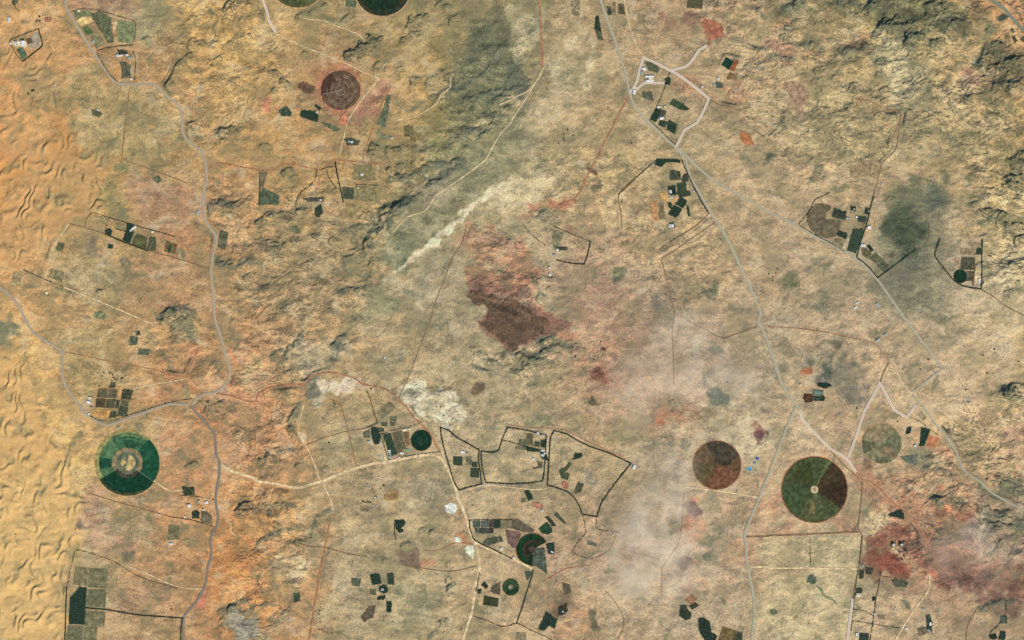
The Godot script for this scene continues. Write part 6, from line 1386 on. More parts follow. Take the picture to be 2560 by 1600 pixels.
func survey_buildings():
	house(9, 12, 5, 5, "white", "large white house in the yard of the walled top left farm", 56.9, 108.5)
	house(6, 5, 4, 20, "white", "small white hut in the left corner of the walled top left farm", 26.5, 109.0)
	house(8, 6, 4, -10, "tin", "tin roofed shed over the pale yard of the walled top left farm", 39.7, 105.0)
	house(5, 5, 4, 0, "cream", "cream hut below the big white house in the walled top left farm", 44.4, 114.3)
	house(6, 12, 4, 8, "white", "tall narrow white shed near the top left edge", 23.3, 50.3)
	house(7, 6, 4, 40, "tin", "blue grey hut beside the west road in the long orchard farm", 234.1, 104.5)
	house(6, 6, 4, 0, "cream", "cream hut at the top corner of the long orchard farm", 197.1, 27.8)
	house(6, 7, 5, 10, "white", "left white house of the first bend farm", 293.7, 139.4)
	house(10, 4, 4, -10, "white", "long white shed of the first bend farm", 302.1, 138.9)
	house(7, 5, 5, 5, "white", "right white house of the first bend farm", 317.5, 138.1)
	house(6, 6, 4, 0, "tin", "tin roofed hut at the right of the first bend farm", 324.1, 145.0)
	house(5, 4, 4, 0, "white", "small white hut near the foot of the first bend farm", 328.9, 197.9)
	house(6, 5, 4, 30, "white", "lone white house by the L shaped grove", 244.7, 275.2)
	house(5, 5, 4, 0, "white", "white house at the corner of the dark grove by the ringed circle", 792.1, 281.2)
	house(6, 5, 4, -30, "white", "bright white house of the strip field farmhouse group", 880.2, 355.3)
	house(5, 4, 4, -30, "tin", "tin roofed hut left of the strip field farmhouse", 872.8, 354.0)
	house(5, 5, 4, 0, "white", "small white cube on the red flat south of the strip field", 980.0, 345.5)
	house(6, 5, 4, 30, "white", "white farmhouse in the upper block of the gridded palm farm", 904.6, 437.0)
	house(5, 4, 4, 0, "cream", "cream hut in the lower block of the gridded palm farm", 896.1, 470.1)
	house(4, 4, 4, 0, "tin", "round tin tank hut beside the red patch left of the hedge", 781.0, 464.3)
	house(5, 4, 4, 0, "white", "white hut among the dark thicket of the bare red farmyard", 801.9, 500.0)
	house(12, 5, 5, -35, "white", "bright white slanting house in the long strip farm", 335.5, 569.3)
	house(7, 5, 4, -35, "white", "lower white house beside the dark palm block of the long strip farm", 328.1, 575.9)
	house(6, 5, 4, 10, "cream", "cream hut over the palm block of the long strip farm", 381.0, 579.9)
	house(6, 10, 4, 5, "tin", "grey open topped pump house beside the west road", 493.4, 532.3)
	house(6, 7, 4, 0, "cream", "cream hut with dark trees at the foot of the dunes", 116.4, 732.8)
	house(7, 5, 4, 0, "white", "white house right at the left road of the patchwork farm", 224.9, 995.3)
	house(12, 5, 5, 25, "white", "long white shed of the patchwork farm", 222.8, 1005.8)
	house(5, 4, 4, 20, "tin", "tin hut under the long white shed of the patchwork farm", 229.6, 1019.1)
	house(4, 4, 4, 0, "white", "white roadside hut at the corner of the patchwork farm", 222.8, 1034.7)
	house(7, 5, 4, 0, "tin", "bluish hut between the road and the green ring circle", 295.8, 1068.8)
	house(8, 7, 5, 8, "white", "large white square house in the roadside farm with the red yard", 473.1, 1264.3)
	house(6, 7, 4, 0, "tin", "tin roofed house in the roadside farm with the red yard", 496.9, 1254.2)
	house(9, 5, 4, -15, "white", "white house on the red yard of the roadside farm", 515.9, 1256.1)
	house(6, 4, 4, 0, "cream", "cream hut beside the palm grove of the roadside farm", 509.3, 1274.1)
	house(4, 5, 4, 0, "white", "small white hut on the left wall of the roadside farm", 463.0, 1292.6)
	house(9, 4, 4, 0, "white", "white wall like shed west of the asphalt road", 428.6, 1359.5)
	house(5, 4, 4, 0, "red", "red roofed hut in a small pen by the long double hedge", 429.9, 1524.9)
	house(3, 2.5, 3, 0, "white", "tiny white cabin alone on the pale dunes", 188.6, 1333.6)
	house(9, 6, 5, 5, "white", "bright white roofed house beside the white loop road", 1610.2, 172.0)
	house(6, 8, 4, 5, "tin", "tin house under the bright white roofed house", 1604.4, 182.6)
	house(22, 4, 5, 0, "white", "top long white poultry shed inside the white road loop", 1623.4, 191.6)
	house(12, 4, 5, 0, "cream", "middle shorter poultry shed inside the white road loop", 1627.9, 196.8)
	house(20, 4, 5, 0, "white", "bottom long white poultry shed inside the white road loop", 1623.9, 202.4)
	house(8, 10, 5, 15, "white", "white house at the highway junction of the white road loop", 1585.6, 230.7)
	house(7, 5, 4, 0, "white", "left white hut over the black green grove of the loop farm", 1647.2, 268.5)
	house(7, 5, 4, 10, "cream", "right cream hut over the palm block of the loop farm", 1663.6, 268.0)
	house(10, 6, 5, -15, "white", "white house between the dark blocks of the loop farm", 1654.4, 295.8)
	house(6, 6, 4, 0, "white", "lone white house north of the tin roofs by the white road corner", 1795.9, 197.1)
	house(7, 6, 4, 0, "tin", "tin roofed farmhouse at the end of the lane by the white road corner", 1786.7, 213.0)
	house(5, 5, 4, 20, "white", "white hut near the white road corner", 1756.2, 217.5)
	house(6, 8, 5, -5, "white", "bright white house among dark garden trees below the fork", 1676.1, 479.4)
	house(7, 4, 4, 5, "white", "long white shed below the garden house under the fork", 1680.8, 493.7)
	house(3, 3, 3, 0, "white", "tiny white hut by the highway below the fork", 1734.5, 478.8)
	house(12, 8, 3, 0, "white", "white walled yard south of the tilted black green blocks", 1677.7, 564.6)
	house(6, 5, 4, 0, "tin", "tin roofed hut inside the enclosure above the brown lake bed", 1385.8, 636.8)
	house(6, 5, 4, 0, "white", "second roof at the foot of the enclosure thicket", 1393.8, 624.9)
	house(5, 5, 4, 0, "white", "white hut under the enclosure hedge above the lake bed", 1373.9, 669.9)
	house(6, 5, 4, 20, "white", "lower white hut on the red ground above the lake bed", 1375.2, 687.1)
	house(5, 3, 4, 30, "white", "upper white roof of the grey circle farm", 2135.6, 523.0)
	house(5, 3, 4, 0, "white", "lower white roof of the grey circle farm", 2131.1, 528.3)
	house(8, 5, 4, 8, "tin", "tin roofed pen at the right of the grey brown plot", 2119.8, 546.0)
	house(5, 4, 4, -20, "white", "white hut left of the grey block at the lane bend", 2142.2, 542.9)
	house(8, 7, 5, 12, "white", "white house right of the farm lane by the grey circle farm", 2172.7, 569.3)
	house(10, 6, 5, 8, "white", "bright white shed at the head of the striped orchards", 2157.6, 613.0)
	house(5, 10, 4, -15, "white", "white shed inside the lower right corner of the walled eastern farm", 2448.4, 702.9)
	house(5, 5, 4, 0, "tin", "tin hut in the middle right of the walled eastern farm", 2445.2, 663.2)
	house(8, 4, 3, -35, "white", "first white roofed barn of the group left of the narrow road", 2143.6, 757.2)
	house(8, 4, 3, -35, "white", "second white roofed barn below the first left of the narrow road", 2139.1, 769.6)
	house(11, 5, 3, 45, "tin", "striped tin barn nearest the narrow road", 2195.2, 763.0)
	house(14, 5, 4, -35, "tin", "long tin barn beside the track corner on the eastern plain", 2194.6, 849.7)
	house(9, 5, 4, -35, "tin", "shorter tin barn right of the long tin barn on the eastern plain", 2212.9, 835.7)
	house(5, 5, 4, 0, "cream", "cream tank hut on the pale patch near the striped shed", 2000.2, 962.7)
	house(5, 5, 4, 0, "white", "white hut at the foot of the long grove right of the faded circle", 2287.8, 1114.8)
	house(5, 12, 5, -10, "white", "tall white house on the left of the central dark circle farm", 974.7, 1130.7)
	house(8, 8, 4, -5, "tin", "grey roofed sheds under the tall white house of the central farm", 977.3, 1141.8)
	house(8, 5, 4, 5, "white", "bright white flat house in the middle of the central farm", 1005.6, 1133.4)
	house(5, 4, 4, 0, "white", "white hut by the road at the foot of the central farm", 998.5, 1143.9)
	house(9, 4, 4, -10, "cream", "left cream shed over the palms of the central farm", 1011.7, 1074.6)
	house(9, 4, 4, -10, "cream", "right cream shed over the palms of the central farm", 1023.6, 1072.5)
	house(6, 5, 4, 0, "tin", "dark tin hut west of the ragged palm grove of the central farm", 921.8, 1104.3)
	house(5, 7, 4, 0, "white", "left white barn of the row in the first hedged enclosure", 1154.6, 1130.2)
	house(5, 5, 4, 0, "white", "middle white barn of the row in the first hedged enclosure", 1160.7, 1130.7)
	house(5, 5, 4, 0, "tin", "right tin barn of the row in the first hedged enclosure", 1167.8, 1132.8)
	house(3, 4, 3, 20, "white", "little white open hut alone on the wadi floor", 962.0, 894.5)
	house(6, 5, 4, 0, "white", "white hut touching the top hedge of the second enclosure pen", 1344.8, 1083.1)
	house(7, 5, 4, 0, "tin", "tin roofed house in the corner of the second enclosure pen", 1358.8, 1088.4)
	house(9, 4, 4, 0, "white", "long white roof at the right hedge of the second enclosure", 1357.3, 1126.0)
	house(6, 6, 4, 0, "tin", "tin house under the long white roof of the second enclosure", 1362.0, 1132.8)
	house(8, 6, 4, 20, "white", "white house lowest in the farmstead of the second enclosure", 1356.7, 1138.7)
	house(6, 6, 4, 0, "white", "white cottage alone in the middle of the second enclosure", 1333.4, 1147.9)
	house(8, 11, 4, 30, "white", "white farmhouse where the third enclosure hedge meets the road", 1585.6, 1167.8)
	house(12, 10, 2, 10, "pool", "walled blue water tank right of the brown crop circle", 1874.0, 1172.5)
	house(7, 6, 3, 20, "blue", "bright blue roofed shed above the walled water tank", 1893.3, 1146.6)
	house(6, 5, 4, 0, "tin", "dark tin hut between the blue shed and the water tank", 1887.2, 1158.5)
	house(4, 4, 4, 0, "white", "white hut on the central plain among dark bushes", 920.4, 1212.7)
	house(4, 3, 3, 0, "white", "tiny white hut on the plain south of the central sand road", 946.9, 1193.7)
	house(5, 4, 4, 0, "white", "white hut right of the pale huts plots on the lower plain", 939.0, 1243.7)
	house(3, 3, 3, 0, "white", "tiny white block beside the bar shaped plot", 933.7, 1264.0)
	house(6, 6, 4, 0, "white", "white house under the grey olive grove by the sand road", 1253.3, 1372.0)
	house(6, 5, 5, 0, "white", "white pump house in the middle of the round ringed grove", 956.2, 1473.8)
	house(4, 4, 3, 0, "white", "tiny white hut over the dotted fence at lower centre left", 724.1, 1547.9)
	house(7, 4, 4, 35, "white", "white sheds along the sand road by the crescent circle", 1285.3, 1394.5)
	house(7, 3, 4, 30, "white", "pale shed inside the wooded triangle of the crescent circle", 1380.5, 1379.9)
	house(4, 4, 4, 0, "white", "white hut at the right of the small pen below the third enclosure", 1533.2, 1335.5)
	house(6, 5, 4, 0, "white", "white house under the red walled ruin", 1355.4, 1276.7)
	house(4, 4, 3, 0, "white", "white hut beside the charred thicket at the bottom", 1407.0, 1529.4)
	house(5, 5, 4, 0, "white", "left white hut on the red flats at the lower right", 2234.0, 1361.9)
	house(5, 4, 4, 0, "white", "right white hut on the red flats at the lower right", 2253.9, 1361.4)
	house(6, 6, 4, 0, "tin", "tin roofed farmhouse at the corner of the pale pastures", 2156.8, 1413.8)
	house(11, 9, 5, 0, "cream", "dark walled cream house with a courtyard in the strip farms", 2146.2, 1487.1)
	house(5, 4, 4, 0, "white", "white hut beside the straight hedge of the strip farms", 2186.7, 1534.7)
	house(4, 4, 3, 0, "white", "white hut right of the middle of the strip farms", 2238.3, 1520.7)
	house(6, 4, 4, 0, "tin", "tin hut east of the sandy lane at lower right", 2308.1, 1522.0)
	house(6, 8, 4, 0, "white", "upper white roof of the farm at lower right", 2326.1, 1559.8)
	house(7, 5, 4, 40, "tin", "lower tin roof of the farm at lower right", 2320.8, 1575.7)
	house(7, 4, 4, 40, "white", "white roof beside the sandy lane near the bottom right", 2266.6, 1571.7)
	house(6, 8, 4, 0, "white", "white roofed house at the bottom of the strip farms", 2143.0, 1586.3)
	house(9, 5, 3, 15, "glass", "left part of the green greenhouse under the quarried hill farm", 1021.0, 1125.4)

func survey_relief():
	hill(14, 34, 13, -38, 582.1, 11.9)
	hill(10, 30, 20, -30, 600.6, 111.1)
	hill(7, 20, 9, -40, 546.3, 150.8)
	hill(5, 12, 8, 0, 564.9, 54.8)
	hill(8, 26, 10, -35, 460.4, 153.5)
	hill(8, 22, 14, -20, 423.3, 216.9)
	hill(7, 14, 10, 0, 470.9, 301.6)
	hill(9, 24, 22, 0, 478.9, 332.0)
	hill(10, 26, 20, 20, 574.1, 338.7)
	hill(6, 26, 12, 0, 497.4, 111.1)
	hill(6, 12, 10, 0, 370.4, 103.2)
	hill(16, 34, 13, -32, 782.9, 22.5)
	hill(10, 22, 14, -10, 870.2, 54.2)
	hill(13, 32, 15, -25, 1042.1, 56.9)
	hill(18, 50, 18, -32, 907.2, 129.6)
	hill(10, 30, 10, -25, 1034.2, 92.6)
	hill(9, 14, 14, 0, 948.2, 166.7)
	hill(7, 8, 8, 0, 968.1, 174.6)
	hill(9, 13, 12, 0, 999.8, 175.9)
	hill(8, 14, 12, -30, 1039.5, 206.4)
	hill(9, 16, 10, 0, 1100.4, 15.9)
	hill(9, 18, 16, -45, 1140.0, 52.9)
	hill(8, 18, 8, 10, 1121.5, 19.8)
	hill(13, 22, 18, 20, 935.0, 378.3)
	hill(11, 17, 14, -20, 982.6, 383.6)
	hill(7, 14, 10, 0, 1013.0, 373.0)
	hill(6, 9, 8, 0, 1043.5, 365.1)
	hill(6, 9, 7, 0, 760.4, 138.9)
	hill(8, 22, 9, 35, 692.9, 190.5)
	hill(9, 26, 10, 42, 719.4, 214.3)
	hill(8, 20, 10, 25, 767.0, 251.3)
	hill(8, 22, 8, 30, 819.9, 284.4)
	hill(6, 10, 7, 0, 919.1, 93.9)
	hill(6, 12, 6, 0, 866.2, 27.8)
	hill(7, 12, 6, 0, 1085.8, 243.4)
	hill(6, 10, 7, 0, 687.6, 226.2)
	hill(6, 14, 7, 0, 666.5, 367.8)
	hill(5, 12, 5, 0, 674.4, 378.3)
	hill(8, 16, 7, -5, 968.1, 411.9)
	hill(8, 14, 6, -5, 1002.5, 414.6)
	hill(8, 16, 8, 0, 981.3, 425.1)
	hill(5, 7, 6, 0, 1038.2, 410.6)
	hill(10, 16, 12, 0, 719.4, 434.4)
	hill(7, 15, 9, 0, 737.9, 446.3)
	hill(13, 42, 15, -15, 679.7, 549.5)
	hill(7, 7, 6, 0, 748.5, 529.6)
	hill(8, 17, 9, 0, 735.2, 572.0)
	hill(9, 26, 14, -10, 690.3, 616.9)
	hill(8, 20, 10, -10, 703.5, 619.6)
	hill(9, 18, 14, 0, 753.8, 603.7)
	hill(8, 16, 8, 0, 801.4, 589.2)
	hill(9, 14, 11, 0, 837.1, 606.4)
	hill(6, 14, 9, 0, 875.5, 648.7)
	hill(7, 30, 7, 0, 671.7, 656.6)
	hill(7, 18, 7, -10, 769.6, 661.9)
	hill(7, 24, 10, -8, 674.4, 722.8)
	hill(6, 30, 7, -25, 730.0, 765.1)
	hill(7, 16, 12, 0, 566.2, 529.6)
	hill(8, 40, 9, 0, 582.1, 659.3)
	hill(8, 14, 9, 0, 627.0, 693.7)
	hill(12, 40, 22, 0, 449.8, 794.2)
	hill(7, 14, 10, 0, 254.0, 736.0)
	hill(7, 22, 8, 5, 383.6, 839.7)
	hill(9, 20, 14, -30, 502.7, 1009.0)
	hill(9, 34, 26, 10, 545.0, 1032.8)
	hill(8, 18, 15, 0, 605.9, 1087.1)
	hill(7, 18, 9, 0, 489.5, 1166.4)
	hill(14, 26, 18, 10, 619.1, 1274.1)
	hill(12, 24, 17, 10, 677.0, 1157.2)
	hill(8, 14, 8, 0, 751.1, 1165.1)
	hill(8, 16, 12, 0, 973.4, 1543.9)
	hill(6, 14, 7, 0, 935.0, 1387.8)
	hill(6, 14, 7, 0, 973.4, 1403.7)
	hill(7, 14, 10, 0, 1066.0, 1329.6)
	hill(7, 10, 8, 0, 1081.8, 1332.3)
	hill(8, 14, 12, 0, 1015.7, 1369.3)
	hill(16, 44, 20, 8, 2250.7, 63.5)
	hill(15, 30, 26, 0, 2197.8, 23.8)
	hill(16, 34, 24, -15, 2348.6, 29.1)
	hill(14, 28, 20, 0, 2287.8, 103.2)
	hill(12, 26, 14, 0, 2393.6, 66.1)
	hill(8, 14, 9, 0, 2353.9, 58.2)
	hill(8, 18, 10, 0, 2451.8, 58.2)
	hill(9, 16, 10, 0, 2486.2, 75.4)
	hill(10, 14, 12, 0, 1961.0, 95.2)
	hill(8, 10, 8, 0, 1990.1, 56.9)
	hill(8, 10, 8, 0, 2349.9, 103.2)
	hill(14, 40, 26, 20, 2512.6, 132.3)
	hill(15, 46, 20, -15, 2520.6, 169.3)
	hill(11, 18, 11, 20, 2496.8, 219.6)
	hill(11, 16, 13, 20, 2536.5, 216.9)
	hill(9, 14, 10, 20, 2420.0, 252.7)
	hill(8, 22, 7, 5, 2449.1, 242.1)
	hill(9, 16, 10, -10, 2203.1, 190.5)
	hill(8, 22, 9, 10, 2134.3, 269.9)
	hill(9, 20, 14, 10, 2144.9, 224.9)
	hill(7, 16, 8, -10, 2211.0, 227.5)
	hill(6, 14, 6, -10, 2308.9, 310.9)
	hill(8, 24, 8, 15, 2496.8, 293.7)
	hill(6, 12, 5, 0, 2266.6, 210.3)
	hill(6, 10, 6, 0, 2290.4, 211.7)
	hill(8, 14, 10, 0, 2052.3, 177.3)
	hill(6, 16, 6, 0, 2335.4, 140.2)
	hill(6, 14, 8, -20, 2203.1, 153.5)
	hill(16, 30, 9, 8, 2544.4, 447.6)
	hill(16, 30, 11, 8, 2547.0, 468.8)
	hill(14, 30, 12, 8, 2486.2, 537.6)
	hill(12, 24, 10, 10, 2517.9, 544.2)
	hill(14, 24, 20, 0, 2541.7, 572.0)
	hill(12, 16, 14, 0, 2555.0, 606.4)
	hill(8, 12, 7, 0, 2536.5, 661.9)
	hill(7, 14, 8, 0, 2523.2, 733.4)
	hill(6, 12, 6, 0, 2517.9, 747.9)
	hill(7, 7, 6, 0, 2545.7, 706.9)
	hill(14, 30, 26, 0, 2560.3, 405.3)
	hill(6, 14, 7, -10, 2229.5, 499.2)
	hill(12, 34, 16, 30, 2539.1, 993.1)
	hill(8, 40, 9, 10, 2369.8, 1252.9)
	hill(9, 30, 10, 15, 2422.7, 1274.1)
	hill(9, 22, 10, 10, 2465.0, 1276.7)
	hill(10, 30, 14, 10, 2525.9, 1290.0)
	hill(9, 34, 12, 30, 2528.5, 1221.2)
	hill(10, 40, 14, -35, 2515.3, 1358.7)
	hill(8, 24, 9, 20, 2367.1, 1334.9)
	hill(7, 22, 8, 10, 2332.7, 1321.7)
	hill(7, 14, 7, 0, 2316.9, 1393.1)
	hill(7, 14, 7, 0, 2343.3, 1356.1)
	hill(8, 40, 9, 15, 2496.8, 1313.8)
	hill(6, 40, 8, -15, 2480.9, 1517.5)
	hill(7, 16, 12, 0, 909.9, 421.2)
	hill(9, 14, 12, 0, 991.9, 447.6)
	hill(7, 24, 9, -30, 1367.3, 852.9)
	hill(7, 40, 8, -15, 1391.1, 868.8)
	hill(7, 34, 12, 10, 1327.6, 905.8)
	hill(6, 36, 30, 0, 465.6, 815.9, true)
	hill(6, 20, 18, 0, 1087.1, 209.0, true)
	hill(9, 32, 24, 10, 582.1, 1541.3, true)
	ridge(11, 7, [526.5,556.1,518.6,537.6,523.9,516.4,545,508.5,582.1,513.8,608.5,524.3])
	ridge(7, 5, [529.1,638.1,555.6,661.9,595.3,664.6,640,643.4])
	ridge(7, 5, [396.9,794.2,412.7,781,449.8,773,492.1,781])
	ridge(12, 7, [1166.5,402.6,1142.7,405.3,1105.6,407.9,1076.5,415.9,1052.7,429.1,1031.6,439.7,991.9,443.7])
	ridge(11, 6, [1169.1,415.9,1142.7,421.2,1116.2,434.4,1089.8,452.9,1063.3,463.5])
	ridge(13, 8, [1052.7,487.3,1042.1,497.9,1010.4,505.8,983.9,513.8,962.8,516.4,957.5,537.6,976,548.2])
	ridge(11, 7, [1023.6,511.1,983.9,529.6,981.3,550.8,968.1,572,931,574.6,923.1,595.8,915.2,616.9,912.5,638.1])
	ridge(6, 4, [978.7,553.5,931,558.7,894,564,867.5,577.3,838.4,579.9])
	ridge(6, 4, [931,643.4,925.7,669.9,931,691,904.6,704.3])
	ridge(7, 4, [925.7,712.2,891.3,725.4,867.5,720.1,846.4,736])
	ridge(7, 5, [1124.2,219.6,1155.9,209,1182.4,203.7,1208.8,190.5,1235.3,148.2,1248.5,119.1])
	ridge(7, 5, [1150.6,248.7,1182.4,243.4,1208.8,238.1,1248.5,224.9,1280,201.1])
	ridge(6, 5, [1222.1,259.3,1243.2,246.1,1280,219.6])
	ridge(6, 5, [1166.5,328.1,1195.6,325.4,1211.5,341.3])
	ridge(6, 4, [1195.6,343.9,1222.1,325.4,1235.3,291])
	ridge(8, 5, [1097.7,251.3,1116.2,232.8,1129.5,216.9])
	ridge(6, 4, [1256.5,164,1280,158.7])
	ridge(7, 5, [555.6,1594.2,553,1554.5,560.9,1528.1,590,1509.5,635,1499])
	ridge(6, 4, [640,1517.5,608.5,1536,592.6,1520.1,566.2,1517.5])
	ridge(6, 4, [640,1263.5,666.5,1266.1,692.9,1259.5,719.4,1263.5,745.8,1270.1])
	ridge(8, 5, [677,1274.1,674.4,1292.6,690.3,1313.8,708.8,1319.1])
	ridge(8, 5, [732.6,1324.3,700.9,1332.3,671.7,1342.9,650.6,1353.5,642.6,1372])
	ridge(6, 4, [645.3,1411.7,655.9,1427.5,645.3,1446.1,655.9,1467.2,650.6,1480.4])
	ridge(6, 4, [640,1520.1,666.5,1509.5,692.9,1506.9])
	ridge(5, 4, [825.2,1274.1,804,1284.7,790.8,1300.5,785.5,1321.7,777.6,1337.6])
	ridge(7, 5, [1116.2,1403.7,1124.2,1422.2,1118.9,1443.4,1134.7,1459.3,1116.2,1475.2,1132.1,1485.7])
	ridge(7, 5, [1121.5,1546.6,1100.4,1554.5,1095.1,1573,1073.9,1594.2])
	ridge(7, 5, [753.8,826.5,745.8,852.9,716.7,879.4,711.4,911.1])
	ridge(7, 4, [682.3,905.8,685,887.3,708.8,874.1])
	ridge(7, 5, [864.9,831.7,835.8,858.2,822.6,874.1])
	ridge(9, 6, [753.8,1009,732.6,1038.1,727.3,1069.9,745.8,1104.3,756.4,1125.4])
	ridge(7, 5, [669.1,1128.1,706.1,1125.4,751.1,1129.4])
	ridge(7, 5, [1340.9,863.5,1364.7,850.3,1388.5,837])
	ridge(8, 5, [1280,890,1306.5,887.3,1332.9,897.9,1359.4,876.7,1391.1,868.8,1417.6,858.2,1438.7,856.9])
	ridge(7, 5, [1280,927,1301.2,927,1327.6,905.8,1359.4,900.5,1375.2,903.2])
	ridge(8, 5, [1169.1,866.1,1195.6,882,1222.1,900.5,1248.5,905.8])
	ridge(8, 5, [1182.4,919.1,1208.8,927,1243.2,937.6])
	ridge(6, 4, [1330.3,545.5,1346.1,542.9,1356.7,529.6,1375.2,532.3])
	ridge(7, 4, [1346.1,754.5,1346.1,736,1364.7,733.4])
	ridge(6, 4, [1322.3,680.4,1332.9,696.3,1346.1,706.9])
	ridge(14, 8, [1959.7,26.5,1986.1,15.9,2007.3,0])
	ridge(9, 6, [2089.3,0,2118.4,10.6,2144.9,7.9])
	ridge(12, 7, [2179.3,103.2,2195.2,74.1,2211,63.5,2237.5,76.7])
	ridge(9, 6, [2097.3,134.9,2118.4,127,2152.8,121.7,2174,108.5])
	ridge(10, 6, [2261.3,111.1,2274.5,90,2295.7,87.3,2316.9,105.8,2340.7,111.1])
	ridge(10, 6, [2195.2,60.9,2237.5,60.9,2271.9,63.5])
	ridge(10, 6, [2451.8,172,2462.4,132.3,2470.3,113.8,2499.4,103.2])
	ridge(8, 5, [2115.8,29.1,2144.9,34.4,2158.1,15.9,2184.6,10.6])
	ridge(8, 5, [1920,137.6,1941.2,140.2,1959.7,148.2,1980.9,148.2])
	ridge(8, 5, [1946.5,74.1,1972.9,71.4,1996.7,76.7])
	ridge(7, 5, [1986.1,116.4,2025.8,111.1,2052.3,111.1])
	ridge(7, 5, [1883.2,164,1920,174.6])
	ridge(6, 4, [1835.6,105.8,1875.3,113.8,1915,127])
	ridge(8, 5, [2406.8,100.5,2417.4,79.4,2433.3,68.8])
	ridge(8, 5, [1877.9,18.5,1901.7,34.4,1920,47.6])
	ridge(9, 6, [2446.5,558.7,2475.6,548.2,2515.3,558.7])
	ridge(9, 6, [2502.1,985.2,2528.5,969.3,2560,961.4])
	ridge(8, 6, [2316.9,1245,2356.5,1255.6,2409.5,1250.3])
	ridge(9, 6, [2462.4,1313.8,2502.1,1316.4,2560,1319.1])
	ridge(8, 5, [2443.9,1530.7,2470.3,1509.5,2515.3,1504.3,2560,1512.2])
	ridge(6, 4, [1668.9,985.2,1682.1,1006.4,1679.5,1027.5])

func survey_soils():
	soil(122, 115, 84, .95, 70, 26, .2, [1169.1,68.8,1208.8,39.7,1248.5,29.1,1280,47.6,1280,264.6,1248.5,291,1208.8,277.8,1169.1,317.5,1116.2,328.1,1103,264.6,1124.2,222.2,1142.7,169.3,1153.3,111.1])  # broad soft-edged dark patch at the top centre
	soil(114, 111, 82, .75, 60, 24, .2, [1177.1,87.3,1216.8,52.9,1248.5,66.1,1235.3,119.1,1208.8,164,1169.1,201.1,1155.9,158.7])  # darker middle of that top patch
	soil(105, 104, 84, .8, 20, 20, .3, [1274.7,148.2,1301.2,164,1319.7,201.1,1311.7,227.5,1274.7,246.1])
	soil(150, 138, 98, .8, 50, 30, .5, [1116.2,325.4,1182.4,325.4,1248.5,280.4,1280,259.3,1280,400,1089.8,400,1036.9,396.9])
	soil(140, 126, 80, .55, 70, 30, .4, [997.2,312.2,1063.3,280.4,1142.7,251.3,1129.5,343.9,1036.9,383.6])
	soil(146, 138, 100, .75, 40, 26, .6, [1182.4,384.1,1280,384.1,1280,415.9,1208.8,474.1,1155.9,527,1103,569.3,1063.3,611.7,1023.6,651.3,1005.1,680.4,973.4,728.1,970.7,770.4,957.5,800,894,800,907.2,751.9,931,704.3,952.2,654,957.5,611.7,1010.4,558.7,1076.5,492.6,1129.5,447.6])
	soil(134, 132, 98, .6, 30, 20, .5, [1023.6,585.2,1052.7,601.1,1031.6,638.1,997.2,677.8,965.4,677.8,946.9,654,970.7,624.9])
	soil(176, 152, 118, .7, 40, 24, .6, [931,627.5,983.9,564,1052.7,524.3,1116.2,479.4,1163.9,418.5,1116.2,429.1,1063.3,463.5,1021,511.1,978.7,558.7,933.7,590.5])
	soil(150, 138, 108, .6, 30, 20, .5, [991.9,450.3,1052.7,460.9,1063.3,431.7,1142.7,415.9,1169.1,410.6,1116.2,452.9,1073.9,487.3,1042.1,468.8])
	soil(255, 220, 170, 1, 6, 8, .4, [1275,450.3,1232.6,466.1,1200.9,485.2,1185,500.5,1165.2,519.1,1129.5,557.4,1089.8,586.5,1052.7,620.9,1018.3,647.4,983.9,680.4,989.2,684.4,1023.6,658,1060.7,632.8,1097.7,601.1,1137.4,569.3,1174.4,532.3,1198.2,505.8,1219.4,492.6,1243.2,484.7,1275,471.4])
	soil(240, 204, 152, .6, 40, 24, .7, [1280,452.9,1216.8,474.1,1222.1,511.1,1248.5,527,1280,521.7])
	soil(236, 202, 150, .65, 40, 26, .7, [1274.7,431.7,1319.7,415.9,1367.3,447.6,1393.8,468.8,1367.3,495.2,1327.6,513.8,1274.7,527])
	soil(212, 184, 140, .6, 60, 30, .6, [997.2,685.7,1063.3,632.8,1142.7,601.1,1116.2,664.6,1103,730.7,1036.9,757.2,991.9,730.7])
	soil(205, 176, 130, .5, 60, 30, .6, [1367.3,148.2,1465.2,105.8,1518.1,185.2,1465.2,264.6,1385.8,317.5,1346.1,264.6])
	soil(228, 196, 148, .8, 10, 8, .4, [1478.4,108.5,1490.3,111.1,1489,132.3,1479.8,129.6])
	soil(228, 196, 148, .85, 10, 8, .4, [1475.8,142.9,1483.7,148.2,1478.4,172,1473.1,190.5,1470.5,224.9,1462.6,224.9,1457.3,195.8,1462.6,169.3])
	soil(224, 194, 148, .8, 12, 8, .4, [1417.6,105.8,1436.1,90,1438.7,111.1,1422.9,121.7])
	soil(226, 196, 150, .8, 14, 9, .4, [1364.7,172,1377.9,153.5,1396.4,150.8,1401.7,177.3,1385.8,189.2])
	soil(222, 192, 146, .8, 16, 10, .4, [1338.2,285.7,1348.8,267.2,1359.4,261.9,1356.7,272.5,1343.5,285.7])
	soil(150, 140, 104, .5, 40, 24, .5, [1274.7,291,1311.7,280.4,1354.1,317.5,1332.9,370.4,1293.2,400,1274.7,400])
	soil(158, 146, 106, .5, 40, 24, .5, [1380.5,174.6,1428.2,169.3,1449.3,201.1,1428.2,227.5,1391.1,216.9])
	soil(214, 176, 126, .5, 60, 30, .5, [1332.9,264.6,1399.1,238.1,1444,277.8,1465.2,312.2,1385.8,330.7,1332.9,357.2])
	soil(206, 182, 136, .7, 40, 30, .7, [1274.7,5.3,1327.6,2.6,1338.2,68.8,1327.6,137.6,1295.9,158.7,1285.3,105.8])
	soil(174, 112, 82, .65, 24, 18, .5, [1169.1,677.8,1222.1,672.5,1280,677.8,1280,743.9,1222.1,733.4,1185,728.1])
